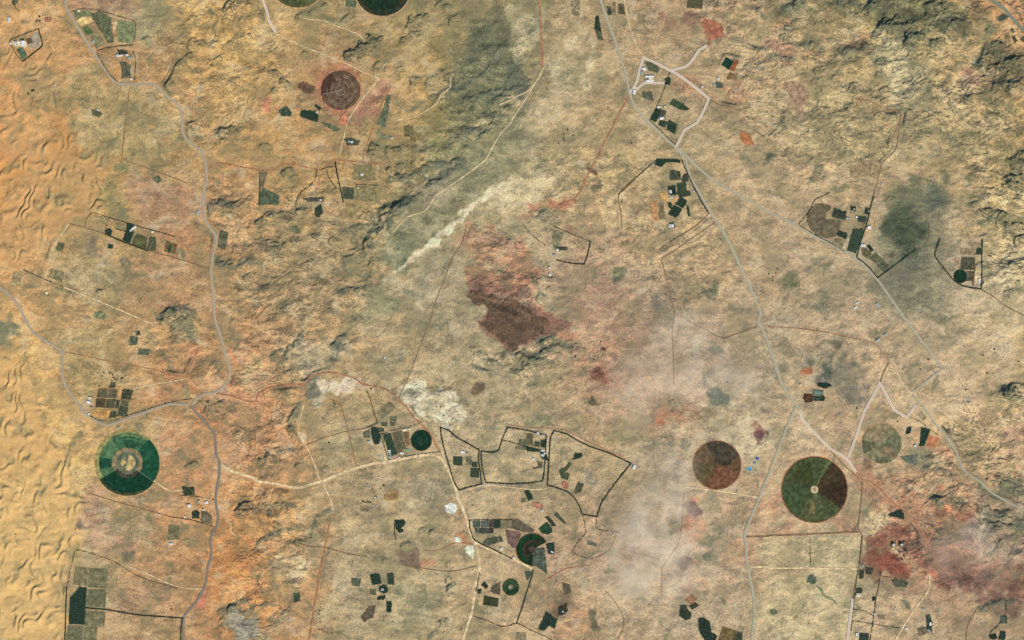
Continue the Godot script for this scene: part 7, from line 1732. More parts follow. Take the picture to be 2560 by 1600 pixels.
	soil(176, 118, 88, .55, 40, 26, .6, [1124.2,601.1,1195.6,572,1248.5,574.6,1280,606.4,1280,680.4,1222.1,677.8,1182.4,654,1155.9,630.2])
	soil(186, 124, 92, .7, 26, 18, .5, [1274.7,585.2,1295.9,582.6,1311.7,606.4,1314.4,638.1,1332.9,659.3,1359.4,685.7,1346.1,712.2,1343.5,751.9,1359.4,775.7,1401.7,788.9,1428.2,800,1274.7,800])
	soil(120, 84, 66, .9, 8, 8, .3, [1190.3,688.4,1203.5,691,1208.8,712.2,1198.2,717.5,1190.3,704.3])
	soil(176, 108, 84, .8, 16, 10, .4, [1364.7,800,1393.8,800,1399.1,815.9,1380.5,834.4,1364.7,826.5])
	soil(190, 128, 96, .7, 24, 20, .5, [1359.4,839.7,1399.1,826.5,1465.2,831.7,1504.9,852.9,1544.6,879.4,1491.7,845,1428.2,845,1391.1,852.9])
	soil(184, 120, 92, .6, 40, 30, .6, [1481.1,916.4,1518.1,911.1,1560.4,932.3,1544.6,979.9,1523.4,1001.1,1504.9,974.6])
	soil(150, 90, 70, .7, 16, 14, .5, [1486.4,927,1504.9,927,1518.1,948.2,1499.6,969.3])
	soil(176, 100, 76, .7, 14, 12, .5, [1510.2,985.2,1526.1,974.6,1534,993.1,1518.1,1001.1])
	soil(180, 116, 84, .55, 40, 26, .6, [1637.2,1038.1,1682.1,1016.9,1729.8,1024.9,1703.3,1054,1645.1,1059.3])
	soil(182, 104, 72, .6, 18, 16, .5, [1645.1,1043.4,1676.9,1035.5,1682.1,1056.6,1647.8,1056.6])
	soil(184, 112, 84, .7, 24, 18, .5, [1340.9,513.8,1391.1,500.5,1444,505.8,1428.2,524.3,1385.8,524.3,1346.1,519.1,1293.2,540.2,1280,550.8])
	soil(182, 118, 88, .6, 20, 14, .5, [1391.1,569.3,1428.2,569.3,1470.5,595.8,1449.3,587.8,1417.6,577.3])
	soil(104, 76, 58, .75, 10, 8, .4, [1474.5,415.9,1491.7,437,1486.4,439.7,1475.8,429.1,1465.2,455.6,1459.9,460.9,1470.5,429.1])
	soil(170, 94, 72, .8, 12, 10, .4, [1753.6,52.9,1777.4,47.6,1806.5,68.8,1803.9,92.6,1772.1,103.2,1769.5,79.4])
	soil(160, 104, 86, .55, 26, 18, .5, [1645.1,34.4,1663.6,34.4,1676.9,58.2,1716.5,63.5,1703.3,76.7,1650.4,58.2])
	soil(130, 86, 74, .6, 20, 14, .5, [1719.2,34.4,1735.1,26.5,1745.6,39.7,1729.8,63.5,1713.9,58.2])
	soil(150, 104, 88, .4, 30, 20, .5, [1795.9,5.3,1817.1,5.3,1819.7,23.8,1795.9,29.1])
	soil(196, 126, 90, .6, 20, 16, .5, [1883.2,5.3,1904.4,26.5,1920,37,1920,15.9])
	soil(196, 128, 92, .5, 30, 20, .6, [1676.9,201.1,1724.5,211.7,1761.5,232.8,1750.9,248.7,1703.3,232.8])
	soil(192, 132, 96, .5, 40, 24, .5, [1782.7,230.2,1822.4,219.6,1856.8,230.2,1872.6,259.3,1835.6,267.2,1795.9,259.3])
	soil(190, 126, 92, .55, 30, 20, .5, [1935.9,34.4,1978.2,26.5,1994.1,52.9,1983.5,68.8,1951.7,68.8,1935.9,52.9])
	soil(184, 116, 90, .6, 26, 18, .5, [1935.9,105.8,1967.6,105.8,1972.9,142.9,1951.7,148.2,1935.9,124.3])
	soil(190, 128, 92, .4, 50, 26, .5, [1986.1,87.3,2052.3,111.1,2171.3,100.5,2158.1,119.1,2092,132.3,2039.1,127])
	soil(184, 126, 92, .4, 40, 20, .5, [2131.7,251.3,2174,246.1,2237.5,275.2,2253.4,283.1,2184.6,269.9])
	soil(160, 100, 88, .5, 22, 18, .5, [2393.6,190.5,2422.7,185.2,2449.1,201.1,2443.9,216.9,2417.4,201.1])
	soil(206, 138, 92, .75, 14, 8, .3, [2512.6,-5.3,2565.6,-5.3,2565.6,71.4,2539.1,42.3,2517.9,18.5])
	soil(176, 108, 80, .7, 26, 18, .45, [2237.5,1337.6,2269.2,1316.4,2295.7,1327,2316.9,1369.3,2263.9,1374.6,2232.2,1358.7])
	soil(142, 88, 66, .8, 34, 24, .5, [2166.1,1332.3,2237.5,1311.1,2263.9,1332.3,2232.2,1358.7,2248.1,1395.8,2263.9,1438.1,2237.5,1432.8,2184.6,1416.9,2155.5,1401.1,2158.1,1379.9,2195.2,1382.6,2166.1,1356.1])
	soil(150, 84, 66, .8, 16, 10, .4, [2158.1,1374.6,2200.4,1382.6,2248.1,1395.8,2266.6,1438.1,2266.6,1448.7,2224.3,1427.5,2197.8,1427.5,2158.1,1411.7])
	soil(112, 72, 58, .7, 20, 16, .6, [2166.1,1337.6,2181.9,1348.2,2197.8,1369.3,2195.2,1382.6,2174,1364])
	soil(110, 74, 60, .6, 26, 18, .6, [2158.1,1419.6,2197.8,1422.2,2195.2,1454,2166.1,1438.1])
	soil(186, 120, 90, .5, 50, 26, .6, [2277.2,1369.3,2311.6,1369.3,2316.9,1411.7,2285.1,1424.9,2263.9,1406.4])
	soil(124, 70, 56, .8, 8, 8, .4, [2290.4,1419.6,2311.6,1427.5,2332.7,1430.2,2314.2,1442.1,2301,1438.1])
	soil(134, 92, 74, .75, 50, 30, .6, [2316.9,1379.9,2396.2,1369.3,2449.1,1406.4,2515.3,1401.1,2560,1416.9,2560,1485.7,2475.6,1480.4,2396.2,1469.9,2343.3,1454])
	soil(140, 100, 88, .55, 60, 30, .7, [2356.5,1438.1,2435.9,1416.9,2502.1,1438.1,2528.5,1477.8,2462.4,1491,2396.2,1480.4])
	soil(190, 116, 84, .7, 20, 18, .5, [2316.9,1218.5,2356.5,1226.5,2383,1252.9,2435.9,1268.8,2422.7,1300.5,2390.9,1287.3,2353.9,1247.6])
	soil(170, 100, 92, .5, 24, 18, .5, [2409.5,1287.3,2441.2,1287.3,2438.6,1305.8,2409.5,1303.2])
	soil(190, 106, 78, .6, 16, 12, .5, [2319.5,1432.8,2335.4,1435.5,2353.9,1459.3,2330.1,1454])
	soil(196, 140, 110, .5, 30, 20, .6, [2502.1,1085.7,2541.7,1054,2560,1054,2560,1138.7,2515.3,1130.7])
	soil(222, 176, 136, .5, 30, 20, .5, [2475.6,1096.3,2515.3,1043.4,2539.1,1027.5,2502.1,1085.7])
	soil(196, 132, 98, .5, 20, 16, .4, [2327.4,1088.4,2380.4,1133.4,2369.8,1149.2,2338,1133.4])
	soil(200, 112, 74, .5, 10, 10, .4, [1716.5,1247.6,1737.7,1247.6,1735.1,1279.4,1745.6,1311.1,1713.9,1313.8,1708.6,1287.3])
	soil(196, 124, 86, .7, 40, 24, .6, [1706,1305.8,1745.6,1300.5,1769.5,1313.8,1745.6,1358.7,1708.6,1356.1])
	soil(108, 72, 68, .8, 12, 14, .5, [1727.1,1247.6,1737.7,1252.9,1737.7,1268.8,1753.6,1276.7,1753.6,1297.9,1713.9,1292.6,1719.2,1266.1])
	soil(96, 76, 70, .75, 16, 12, .5, [1698,1403.7,1727.1,1390.5,1727.1,1411.7,1713.9,1427.5,1692.7,1424.9])
	soil(206, 134, 96, .55, 40, 24, .5, [1727.1,1409,1756.2,1416.9,1756.2,1464.6,1729.8,1454])
	soil(168, 110, 96, .5, 26, 20, .5, [1690.1,1424.9,1713.9,1427.5,1713.9,1469.9,1698,1464.6])
	soil(140, 96, 82, .5, 40, 24, .5, [1367.3,1372,1407,1369.3,1404.3,1411.7,1380.5,1432.8,1367.3,1411.7])
	soil(190, 120, 92, .5, 30, 20, .6, [1338.2,1499,1391.1,1480.4,1407,1512.2,1359.4,1512.2])
	soil(104, 80, 62, .6, 26, 18, .6, [1391.1,1493.7,1422.9,1480.4,1444,1512.2,1417.6,1533.4,1391.1,1528.1])
	soil(190, 120, 84, .6, 30, 20, .5, [1140,1276.7,1158.6,1300.5,1182.4,1353.5,1169.1,1369.3,1150.6,1348.2,1142.7,1313.8])
	soil(184, 116, 84, .5, 26, 18, .5, [1113.6,1250.3,1140,1247.6,1148,1279.4,1142.7,1290,1121.5,1255.6])
	soil(198, 132, 96, .7, 14, 10, .4, [1055.4,1395.8,1089.8,1395.8,1095.1,1411.7,1052.7,1414.3])
	soil(132, 106, 84, .85, 6, 8, .3, [989.2,1382.6,1015.7,1385.2,1026.3,1369.3,1036.9,1361.4,1052.7,1395.8,1052.7,1419.6,1031.6,1427.5,1010.4,1416.9])
	soil(196, 126, 96, .5, 30, 20, .6, [796.1,505.8,819.9,500.5,830.5,516.4,851.7,553.5,862.2,564,825.2,548.2,809.3,527])
	soil(198, 132, 100, .6, 14, 10, .4, [784.2,452.9,796.1,445,798.7,466.1,782.9,468.8])
	soil(184, 116, 88, .7, 30, 18, .5, [798.7,148.2,835.8,164,878.1,164,899.3,185.2,904.6,238.1,888.7,272.5,864.9,285.7,825.2,280.4,798.7,254,785.5,232.8,793.5,190.5])
	soil(202, 136, 92, .7, 50, 24, .4, [809.3,158.7,835.8,124.3,864.9,116.4,870.2,148.2,878.1,164,830.5,166.7])
	soil(184, 124, 98, .7, 22, 14, .5, [946.9,201.1,978.7,214.3,957.5,256.6,931,306.9,894,306.9,875.5,299,904.6,254])
	soil(226, 172, 110, .8, 40, 24, .4, [949.5,195.8,997.2,179.9,1023.6,195.8,1021,211.7,970.7,211.7])
	soil(212, 166, 112, .6, 60, 30, .4, [978.7,211.7,1036.9,216.9,1084.5,238.1,1095.1,259.3,1036.9,293.7,978.7,291])
	soil(210, 132, 96, .7, 20, 16, .5, [634.7,261.9,679.7,261.9,687.6,275.2,634.7,280.4])
	soil(192, 130, 100, .6, 26, 14, .5, [690.3,261.9,708.8,258,719.4,267.2,708.8,280.4,690.3,275.2])
	soil(160, 104, 88, .5, 20, 14, .5, [690.3,60.9,711.4,55.6,708.8,66.1,692.9,71.4])
	soil(168, 116, 90, .5, 12, 12, .5, [796.1,288.4,846.4,291,859.6,312.2,838.4,312.2])
	soil(224, 168, 108, .65, 60, 40, .6, [-5.3,13.2,79.4,-5.3,164,-5.3,169.3,37,206.4,87.3,232.8,137.6,254,164,185.2,201.1,169.3,238.1,137.6,291,111.1,370.4,-5.3,400])
	soil(178, 150, 100, .5, 60, 40, .6, [100.5,169.3,148.2,201.1,164,259.3,105.8,259.3,52.9,211.7])
	soil(176, 152, 102, .7, 60, 30, .6, [190.5,185.2,264.6,185.2,299,216.9,396.9,224.9,444.5,269.9,444.5,343.9,396.9,400,238.1,400,185.2,317.5,164,264.6])
	soil(156, 146, 106, .6, 40, 30, .5, [341.3,0,436.5,0,410.1,66.1,370.4,111.1,341.3,132.3,338.7,66.1])
	soil(176, 132, 104, .6, 40, 24, .5, [179.9,-5.3,336,-5.3,336,39.7,291,34.4,238.1,21.2,185.2,15.9])
	soil(214, 162, 98, .7, 70, 40, .6, [449.8,10.6,640,15.9,640,190.5,449.8,201.1,433.9,148.2,502.7,111.1])
	soil(190, 150, 98, .5, 60, 40, .7, [436.5,216.9,640,201.1,640,396.9,515.9,396.9,460.4,312.2])
	soil(216, 144, 98, .5, 50, 30, .6, [412.7,227.5,463,238.1,476.2,304.3,463,264.6,436.5,248.7])
	soil(230, 170, 108, .7, 60, 40, .6, [52.9,394.7,251.3,394.7,238.1,442.3,246.1,484.7,264.6,524.3,232.8,529.6,206.4,558.7,169.3,558.7,137.6,585.2,79.4,627.5,31.7,659.3,-5.3,669.9,-5.3,505.8])
	soil(182, 152, 98, .5, 40, 26, .5, [119.1,487.3,169.3,479.4,201.1,495.2,169.3,521.7,127,513.8])
	soil(172, 148, 94, .7, 40, 26, .5, [248.7,466.1,304.3,479.4,325.4,513.8,264.6,527,248.7,505.8])
	soil(128, 128, 88, .6, 26, 20, .5, [280.4,415.9,317.5,410.6,365.1,426.5,351.9,442.3,304.3,439.7])
	soil(184, 134, 104, .6, 40, 26, .5, [304.3,442.3,396.9,442.3,463,466.1,502.7,527,476.2,569.3,396.9,564,330.7,532.3])
	soil(130, 112, 98, .75, 18, 14, .5, [239.4,582.6,244.7,601.1,251.3,643.4,232.8,640.8,206.4,638.1,216.9,609])
	soil(104, 106, 82, .75, 10, 10, .5, [304.3,654,317.5,646.1,328.1,672.5,334.7,683.1,322.8,696.3,317.5,712.2,306.9,701.6,304.3,680.4,314.8,669.9])
	soil(130, 128, 98, .6, 18, 12, .5, [261.9,714.8,280.4,680.4,285.7,672.5,288.4,691,280.4,717.5])
	soil(120, 124, 96, .6, 14, 12, .5, [277.8,532.3,306.9,521.7,317.5,529.6,312.2,537.6,285.7,536.3])
	soil(178, 154, 106, .5, 80, 40, .5, [137.6,638.1,206.4,646.1,264.6,664.6,304.3,717.5,264.6,757.2,185.2,717.5,127,664.6])
	soil(202, 146, 104, .4, 60, 40, .6, [343.9,638.1,502.7,659.3,523.9,691,502.7,770.4,396.9,770.4,343.9,743.9,330.7,691])
	soil(210, 140, 98, .5, 50, 30, .6, [396.9,572,502.7,569.3,537.1,601.1,523.9,638.1,423.3,611.7])
	soil(204, 150, 104, .5, 60, 40, .6, [518.6,431.7,640,437,640,654,545,638.1,545,590.5,515.9,558.7])
	soil(118, 122, 96, .75, 40, 30, .6, [-5.3,794.7,31.7,794.7,42.3,834.4,42.3,868.8,23.8,911.1,15.9,927,7.9,879.4,-5.3,868.8])
	soil(240, 182, 112, .85, 80, 40, .25, [-5.3,911.1,79.4,839.7,111.1,916.4,140.2,979.9,185.2,1019.6,227.5,1059.3,238.1,1104.3,232.8,1200,-5.3,1200])
	soil(186, 158, 104, .6, 60, 30, .5, [92.6,831.7,264.6,815.9,277.8,866.1,264.6,900.5,164,879.4,127,858.2])
	soil(180, 152, 100, .6, 50, 30, .5, [164,890,317.5,913.8,328.1,969.3,238.1,969.3,227.5,1027.5,185.2,993.1,158.7,932.3])
	soil(210, 138, 94, .6, 50, 30, .6, [433.9,845,502.7,852.9,529.1,874.1,489.5,927,449.8,948.2,357.2,916.4,330.7,911.1,396.9,916.4])
	soil(214, 148, 102, .5, 50, 30, .6, [317.5,964,463,942.9,476.2,964,396.9,985.2,330.7,1001.1])
	soil(180, 152, 102, .6, 60, 30, .5, [238.1,1067.2,330.7,1059.3,396.9,1038.1,412.7,1091,396.9,1117.5,370.4,1085.7,304.3,1072.5])
	soil(204, 148, 104, .5, 60, 40, .6, [410.1,1064.6,529.1,1091,539.7,1196.9,423.3,1196.9,396.9,1130.7])
	soil(206, 144, 104, .5, 60, 40, .6, [545,868.8,640,879.4,640,1183.6,555.6,1170.4,545,1117.5,529.1,1064.6,489.5,1016.9,574.1,948.2])
	soil(196, 164, 110, .6, 40, 26, .4, [582.1,916.4,635,916.4,629.7,969.3,595.3,972])
	soil(222, 142, 90, .7, 30, 20, .5, [489.5,1011.7,515.9,1024.9,529.1,1054,571.5,1051.3,539.7,1064.6,510.6,1051.3])
	soil(246, 190, 118, .92, 80, 36, .2, [-5.3,1194.7,211.7,1194.7,201.1,1279.4,185.2,1324.3,211.7,1369.3,185.2,1374.6,169.3,1451.3,161.4,1600,-5.3,1600])
	soil(198, 150, 114, .75, 16, 14, .4, [216.9,1205.3,238.1,1213.2,264.6,1245,285.7,1260.9,264.6,1319.1,312.2,1332.3,330.7,1369.3,264.6,1369.3,211.7,1348.2,227.5,1327,203.7,1316.4,201.1,1290,211.7,1239.7])
	soil(122, 104, 92, .7, 10, 10, .4, [190.5,1300.5,203.7,1292.6,206.4,1313.8,219.6,1324.3,246.1,1290,251.3,1263.5,264.6,1260.9,261.9,1284.7,238.1,1305.8,222.2,1327,201.1,1316.4])
	soil(176, 152, 104, .6, 40, 26, .5, [190.5,1382.6,251.3,1390.5,304.3,1416.9,277.8,1464.6,269.9,1424.9,185.2,1416.9])
	soil(156, 136, 98, .6, 50, 30, .7, [280.4,1279.4,343.9,1268.8,383.6,1290,396.9,1327,330.7,1358.7,291,1348.2])
	soil(100, 104, 82, .7, 10, 10, .5, [359.8,1284.7,373,1282,378.3,1297.9,388.9,1300.5,378.3,1308.5,365.1,1297.9])
	soil(112, 104, 84, .7, 14, 10, .5, [314.8,1379.9,328.1,1372,322.8,1403.7,306.9,1401.1])
	soil(132, 124, 92, .6, 40, 24, .6, [351.9,1239.7,396.9,1215.9,449.8,1205.3,423.3,1239.7,383.6,1271.4,343.9,1258.2])
	soil(178, 136, 104, .5, 60, 40, .6, [277.8,1464.6,396.9,1464.6,423.3,1522.8,343.9,1533.4,269.9,1512.2])
	soil(186, 148, 104, .5, 60, 40, .6, [264.6,1536,449.8,1549.2,449.8,1596.9,264.6,1596.9])
	soil(212, 140, 84, .8, 60, 40, .5, [550.3,1316.4,640,1321.7,640,1496.3,582.1,1499,550.3,1517.5,518.6,1512.2,523.9,1438.1,534.4,1385.2])
	soil(224, 160, 92, .6, 30, 30, .5, [542.4,1432.8,582.1,1416.9,616.5,1419.6,595.3,1438.1,555.6,1454])
	soil(214, 124, 100, .6, 12, 10, .4, [502.7,1491,521.2,1488.4,505.3,1525.4,489.5,1525.4])
	soil(222, 150, 90, .6, 40, 26, .5, [634.7,1287.3,679.7,1290,706.1,1311.1,692.9,1332.3,655.9,1348.2,634.7,1358.7])
	soil(206, 140, 88, .5, 60, 30, .5, [634.7,1348.2,655.9,1385.2,677,1451.3,634.7,1504.3])
	soil(168, 160, 140, .8, 14, 10, .3, [563.5,1533.4,582.1,1525.4,603.2,1533.4,613.8,1541.3,640,1533.4,640,1600,582.1,1600,603.2,1570.4,576.8,1570.4])
	soil(200, 138, 96, .5, 60, 36, .6, [634.7,1011.7,692.9,1024.9,745.8,1091,798.7,1196.9,634.7,1196.9])
	soil(214, 156, 108, .5, 30, 24, .5, [568.8,815.9,635,821.2,640,852.9,582.1,847.6])
	soil(130, 124, 104, .8, 10, 8, .3, [788.2,940.2,804,934.9,798.7,958.7,793.5,985.2,782.9,1006.4,769.6,1003.7,764.3,990.5,769.6,964,777.6,948.2])
	soil(250, 210, 170, .95, 10, 14, .75, [798.7,958.7,814.6,956.1,825.2,969.3,851.7,948.2,878.1,948.2,899.3,964,878.1,974.6,835.8,985.2,809.3,995.8,798.7,1011.7,793.5,990.5])
	soil(255, 220, 176, .95, 10, 16, .95, [1015.7,958.7,1050.1,948.2,1084.5,969.3,1110.9,979.9,1140,985.2,1137.4,1011.7,1163.9,1030.2,1142.7,1054,1129.5,1075.2,1089.8,1054,1063.3,1059.3,1042.1,1038.1,1021,1011.7,999.8,995.8])
	soil(230, 204, 160, .5, 40, 30, .8, [994.5,1001.1,1015.7,958.7,1089.8,974.6,1158.6,1032.8,1142.7,1064.6,1089.8,1067.2,1052.7,1059.3])
	soil(226, 198, 152, .7, 20, 16, .5, [952.2,1133.4,965.4,1136,968.1,1149.2,941.6,1146.6])
	soil(226, 196, 150, .7, 16, 12, .5, [767,1080.4,769.6,1112.2,753.8,1099,756.4,1085.7])
	soil(166, 150, 118, .6, 60, 30, .4, [719.4,879.4,772.3,847.6,819.9,847.6,830.5,900.5,788.2,927,727.3,921.7])
	soil(108, 112, 92, .75, 16, 14, .4, [856.9,829.1,870.2,831.7,851.7,868.8,843.7,905.8,827.8,905.8,835.8,866.1])
	soil(216, 184, 142, .6, 30, 24, .5, [851.7,868.8,878.1,845,875.5,905.8,846.4,919.1,825.2,919.1])
	soil(134, 120, 92, .6, 30, 20, .5, [1068.6,882,1095.1,876.7,1100.4,900.5,1068.6,900.5])
	soil(110, 88, 68, .75, 14, 10, .5, [1182.4,958.7,1208.8,956.1,1214.1,979.9,1198.2,990.5,1179.7,979.9])
	soil(146, 138, 104, .5, 50, 30, .6, [949.5,879.4,989.2,879.4,999.8,919.1,983.9,953.5,952.2,948.2])
	soil(170, 154, 116, .4, 120, 40, .6, [772.3,1038.1,931,1024.9,1036.9,1064.6,931,1077.8,788.2,1117.5])
	soil(160, 146, 108, .4, 60, 30, .6, [785.5,1117.5,878.1,1117.5,878.1,1165.1,812,1170.4])
	soil(176, 150, 114, .4, 80, 40, .6, [825.2,1200,1116.2,1200,1142.7,1252.9,1089.8,1268.8,983.9,1252.9,851.7,1305.8])
	soil(160, 142, 110, .6, 40, 20, .4, [1052.7,1215.9,1124.2,1205.3,1132.1,1237,1095.1,1279.4,1063.3,1274.1,1036.9,1242.3])
	soil(222, 194, 148, .5, 40, 26, .6, [1021,1247.6,1050.1,1252.9,1063.3,1279.4,1036.9,1284.7])
	soil(226, 198, 152, .5, 40, 30, .7, [679.7,1401.1,759.1,1385.2,772.3,1427.5,719.4,1459.3,679.7,1438.1])
	soil(224, 192, 146, .5, 60, 40, .7, [798.7,1464.6,878.1,1411.7,904.6,1432.8,851.7,1491])
	soil(176, 148, 112, .4, 80, 40, .6, [809.3,1369.3,864.9,1379.9,904.6,1427.5,825.2,1424.9])
	soil(228, 196, 146, .7, 24, 16, .5, [952.2,1551.9,991.9,1549.2,989.2,1565.1,968.1,1567.8])
	soil(190, 186, 140, .5, 40, 30, .6, [645.3,1565.1,692.9,1528.1,708.8,1570.4,679.7,1600,645.3,1600])
	soil(148, 140, 106, .5, 50, 30, .6, [1010.4,1491,1076.5,1485.7,1089.8,1543.9,1036.9,1565.1,1010.4,1530.7])
	soil(132, 128, 92, .6, 16, 10, .4, [994.5,1432.8,1005.1,1451.3,1010.4,1543.9,1005.1,1565.1,994.5,1517.5])
	soil(206, 172, 128, .4, 80, 40, .6, [1399.1,1358.7,1465.2,1438.1,1623.9,1438.1,1676.9,1477.8,1544.6,1517.5,1465.2,1491])
	soil(228, 190, 140, .5, 60, 30, .5, [1274.7,1512.2,1306.5,1504.3,1293.2,1543.9,1274.7,1551.9])
	soil(208, 150, 106, .6, 40, 30, .5, [1438.7,1536,1475.8,1533.4,1486.4,1596.9,1412.3,1596.9,1399.1,1570.4])
	soil(96, 96, 72, .7, 14, 12, .6, [1467.8,1517.5,1481.1,1528.1,1491.7,1551.9,1489,1570.4,1475.8,1565.1])
	soil(140, 134, 98, .5, 30, 20, .6, [1425.5,1422.2,1449.3,1432.8,1459.9,1454,1438.7,1443.4])
	soil(128, 128, 104, .5, 30, 16, .5, [1584.3,1459.3,1602.8,1461.9,1608.1,1488.4,1592.2,1493.7])
	soil(120, 126, 104, .5, 20, 14, .5, [1631.9,1536,1642.5,1530.7,1646.4,1565.1,1634.5,1567.8])
	soil(140, 140, 104, .6, 14, 12, .5, [1515.5,1424.9,1539.3,1422.2,1534,1432.8,1512.8,1432.8])
	soil(104, 116, 82, .6, 12, 10, .5, [1740.4,1348.2,1772.1,1345.5,1780,1361.4,1750.9,1364])
	soil(92, 100, 70, .75, 8, 6, .4, [1760.2,1389.2,1780,1390.5,1777.4,1402.4,1761.5,1401.1])
	soil(118, 116, 84, .6, 18, 14, .5, [1735.1,1329.6,1764.2,1329.6,1756.2,1340.2])
	soil(112, 118, 88, .6, 16, 14, .5, [1793.3,1480.4,1814.4,1499,1817.1,1514.8,1798.6,1504.3])
	soil(150, 108, 86, .9, 6, 8, .4, [1176.8,690,1201.2,685.8,1222.3,702.7,1254.1,713.3,1299.6,706.9,1322.9,730.2,1335.6,764.1,1386.4,791.6,1428.7,814.9,1375.8,836,1335.6,848.7,1312.3,859.3,1284.8,876.3,1259.4,867.8,1240.3,848.7,1202.2,829.7,1189.5,808.5,1212.8,785.3,1217,764.1,1168.4,745])
	soil(108, 84, 64, 1, 4, 10, .2, [1168.4,732.3,1195.9,730.2,1227.6,740.8,1259.4,746.1,1275.2,737.6,1297.5,753.5,1325,777.8,1363.1,795.8,1382.1,810.6,1369.4,821.2,1346.1,833.9,1318.6,848.7,1286.9,867.8,1259.4,859.3,1242.4,842.4,1206.4,821.2,1195.9,808.5,1217,788.4,1234,772.6,1206.4,756.7,1178.9,749.3])
	soil(226, 192, 152, .7, 30, 26, .7, [1743,990.5,1782.7,990.5,1795.9,1011.7,1756.2,1016.9])
	soil(226, 196, 152, .65, 60, 40, .8, [1782.7,1024.9,1835.6,1006.4,1888.5,1016.9,1920,1038.1,1920,1143.9,1848.8,1143.9,1835.6,1104.3,1782.7,1091,1743,1077.8])
	soil(176, 120, 90, .7, 20, 16, .5, [1713.9,1038.1,1740.4,1032.8,1748.3,1048.7,1716.5,1051.3])
	soil(140, 118, 84, .6, 30, 20, .5, [1743,1024.9,1777.4,1014.3,1790.6,1027.5,1769.5,1048.7,1740.4,1043.4])
	soil(146, 94, 72, .85, 8, 8, .3, [1870,1056.6,1888.5,1056.6,1912.3,1075.2,1920,1088.4,1909.7,1091,1883.2,1069.9])
	soil(132, 88, 80, .85, 8, 6, .4, [1883.2,1077.8,1901.7,1072.5,1907,1093.7,1893.8,1109.5,1885.9,1096.3])
	soil(80, 92, 78, .75, 14, 14, .6, [1780,985.2,1809.1,987.8,1806.5,1003.7,1788,1003.7])
	soil(90, 104, 92, .7, 20, 16, .7, [1788,953.5,1809.1,958.7,1835.6,972,1809.1,974.6,1790.6,969.3])
	soil(96, 110, 98, .6, 16, 14, .7, [1756.2,945.5,1769.5,932.3,1780,942.9,1764.2,958.7])
	soil(104, 112, 96, .5, 20, 16, .7, [1729.8,874.1,1750.9,871.4,1753.6,882,1729.8,884.7])
	soil(92, 96, 82, .6, 26, 20, .7, [1774.7,863.5,1798.6,863.5,1795.9,879.4,1772.1,876.7])
	soil(108, 108, 90, .6, 30, 20, .6, [1676.9,1099,1719.2,1093.7,1713.9,1117.5,1682.1,1125.4])
	soil(120, 120, 100, .6, 24, 16, .5, [1462.6,1175.7,1481.1,1175.7,1483.7,1200,1459.9,1200])
	soil(92, 100, 72, .6, 20, 16, .6, [1311.7,1038.1,1359.4,1032.8,1359.4,1051.3,1314.4,1054])
	soil(138, 132, 98, .5, 60, 30, .6, [1311.7,969.3,1348.8,969.3,1370,1001.1,1332.9,990.5])
	soil(152, 142, 102, .4, 60, 30, .6, [1274.7,1027.5,1412.3,1032.8,1465.2,1054,1412.3,1067.2,1274.7,1054])
	soil(76, 80, 62, .6, 12, 10, .6, [1459.9,1001.1,1491.7,993.1,1499.6,1011.7,1486.4,1019.6])
	soil(98, 74, 60, .85, 8, 6, .4, [1500.9,867.5,1518.1,867.5,1515.5,882,1504.9,879.4])
	soil(210, 172, 124, .5, 60, 40, .5, [1367.3,948.2,1417.6,927,1449.3,985.2,1412.3,1006.4,1377.9,990.5])
	soil(206, 160, 112, .4, 60, 30, .5, [1571,1130.7,1610.7,1125.4,1597.5,1151.9,1565.7,1146.6])
	soil(134, 124, 100, .5, 90, 40, .5, [1544.6,669.9,1584.3,661.9,1544.6,691,1523.4,680.4])
	soil(104, 112, 82, .7, 16, 14, .5, [1526.1,672.5,1557.8,669.9,1552.5,696.3,1539.3,701.6,1526.1,693.7])
	soil(98, 104, 76, .75, 16, 14, .5, [1740.4,701.6,1753.6,704.3,1769.5,717.5,1788,704.3,1793.3,733.4,1774.7,746.6,1753.6,733.4])
	soil(96, 98, 68, .6, 14, 10, .5, [1688.8,640.8,1711.3,639.4,1711.3,656.6,1692.7,656.6])
	soil(96, 100, 84, .6, 16, 10, .5, [1634.5,741.3,1650.4,757.2,1655.7,781,1639.8,783.6,1629.2,757.2])
	soil(92, 90, 66, .6, 14, 10, .5, [1475.8,458.2,1496.9,460.9,1496.9,474.1,1486.4,487.3,1475.8,476.7])
	soil(90, 84, 62, .6, 12, 10, .5, [1491.7,537.6,1504.9,533.6,1502.2,550.8,1491.7,550.8])
	soil(90, 96, 66, .6, 8, 8, .5, [1626.6,651.3,1637.2,667.2,1631.9,675.2,1625.3,664.6])
	soil(206, 166, 118, .5, 60, 30, .5, [1496.9,524.3,1557.8,519.1,1560.4,497.9,1531.3,511.1,1496.9,519.1])
	soil(216, 174, 128, .6, 26, 16, .5, [1729.8,429.1,1750.9,423.8,1750.9,452.9,1735.1,452.9])
	soil(160, 140, 112, .4, 120, 50, .6, [1584.3,730.7,1676.9,677.8,1756.2,757.2,1703.3,800,1623.9,800])
	soil(88, 92, 72, .7, 16, 14, .5, [1914.7,383.6,1935.9,386.3,1943.8,400,1914.7,400])
	soil(88, 92, 72, .7, 16, 14, .5, [1914.7,394.7,1941.2,394.7,1930.6,405.3,1914.7,410.6])
	soil(110, 110, 82, .75, 80, 30, .1, [2211.8,497.4,2264.7,476.2,2322.9,502.7,2340.9,592.6,2328.2,677.3,2291.2,714.3,2233,687.9,2206.5,592.6])  # broad soft-edged dark patch in the east, built up from overlapping tones
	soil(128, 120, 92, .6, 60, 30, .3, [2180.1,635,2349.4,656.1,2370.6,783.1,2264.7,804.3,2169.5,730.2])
	soil(116, 114, 86, .75, 44, 24, .2, [2285.9,455.1,2360,449.8,2370.6,529.1,2317.7,550.3])
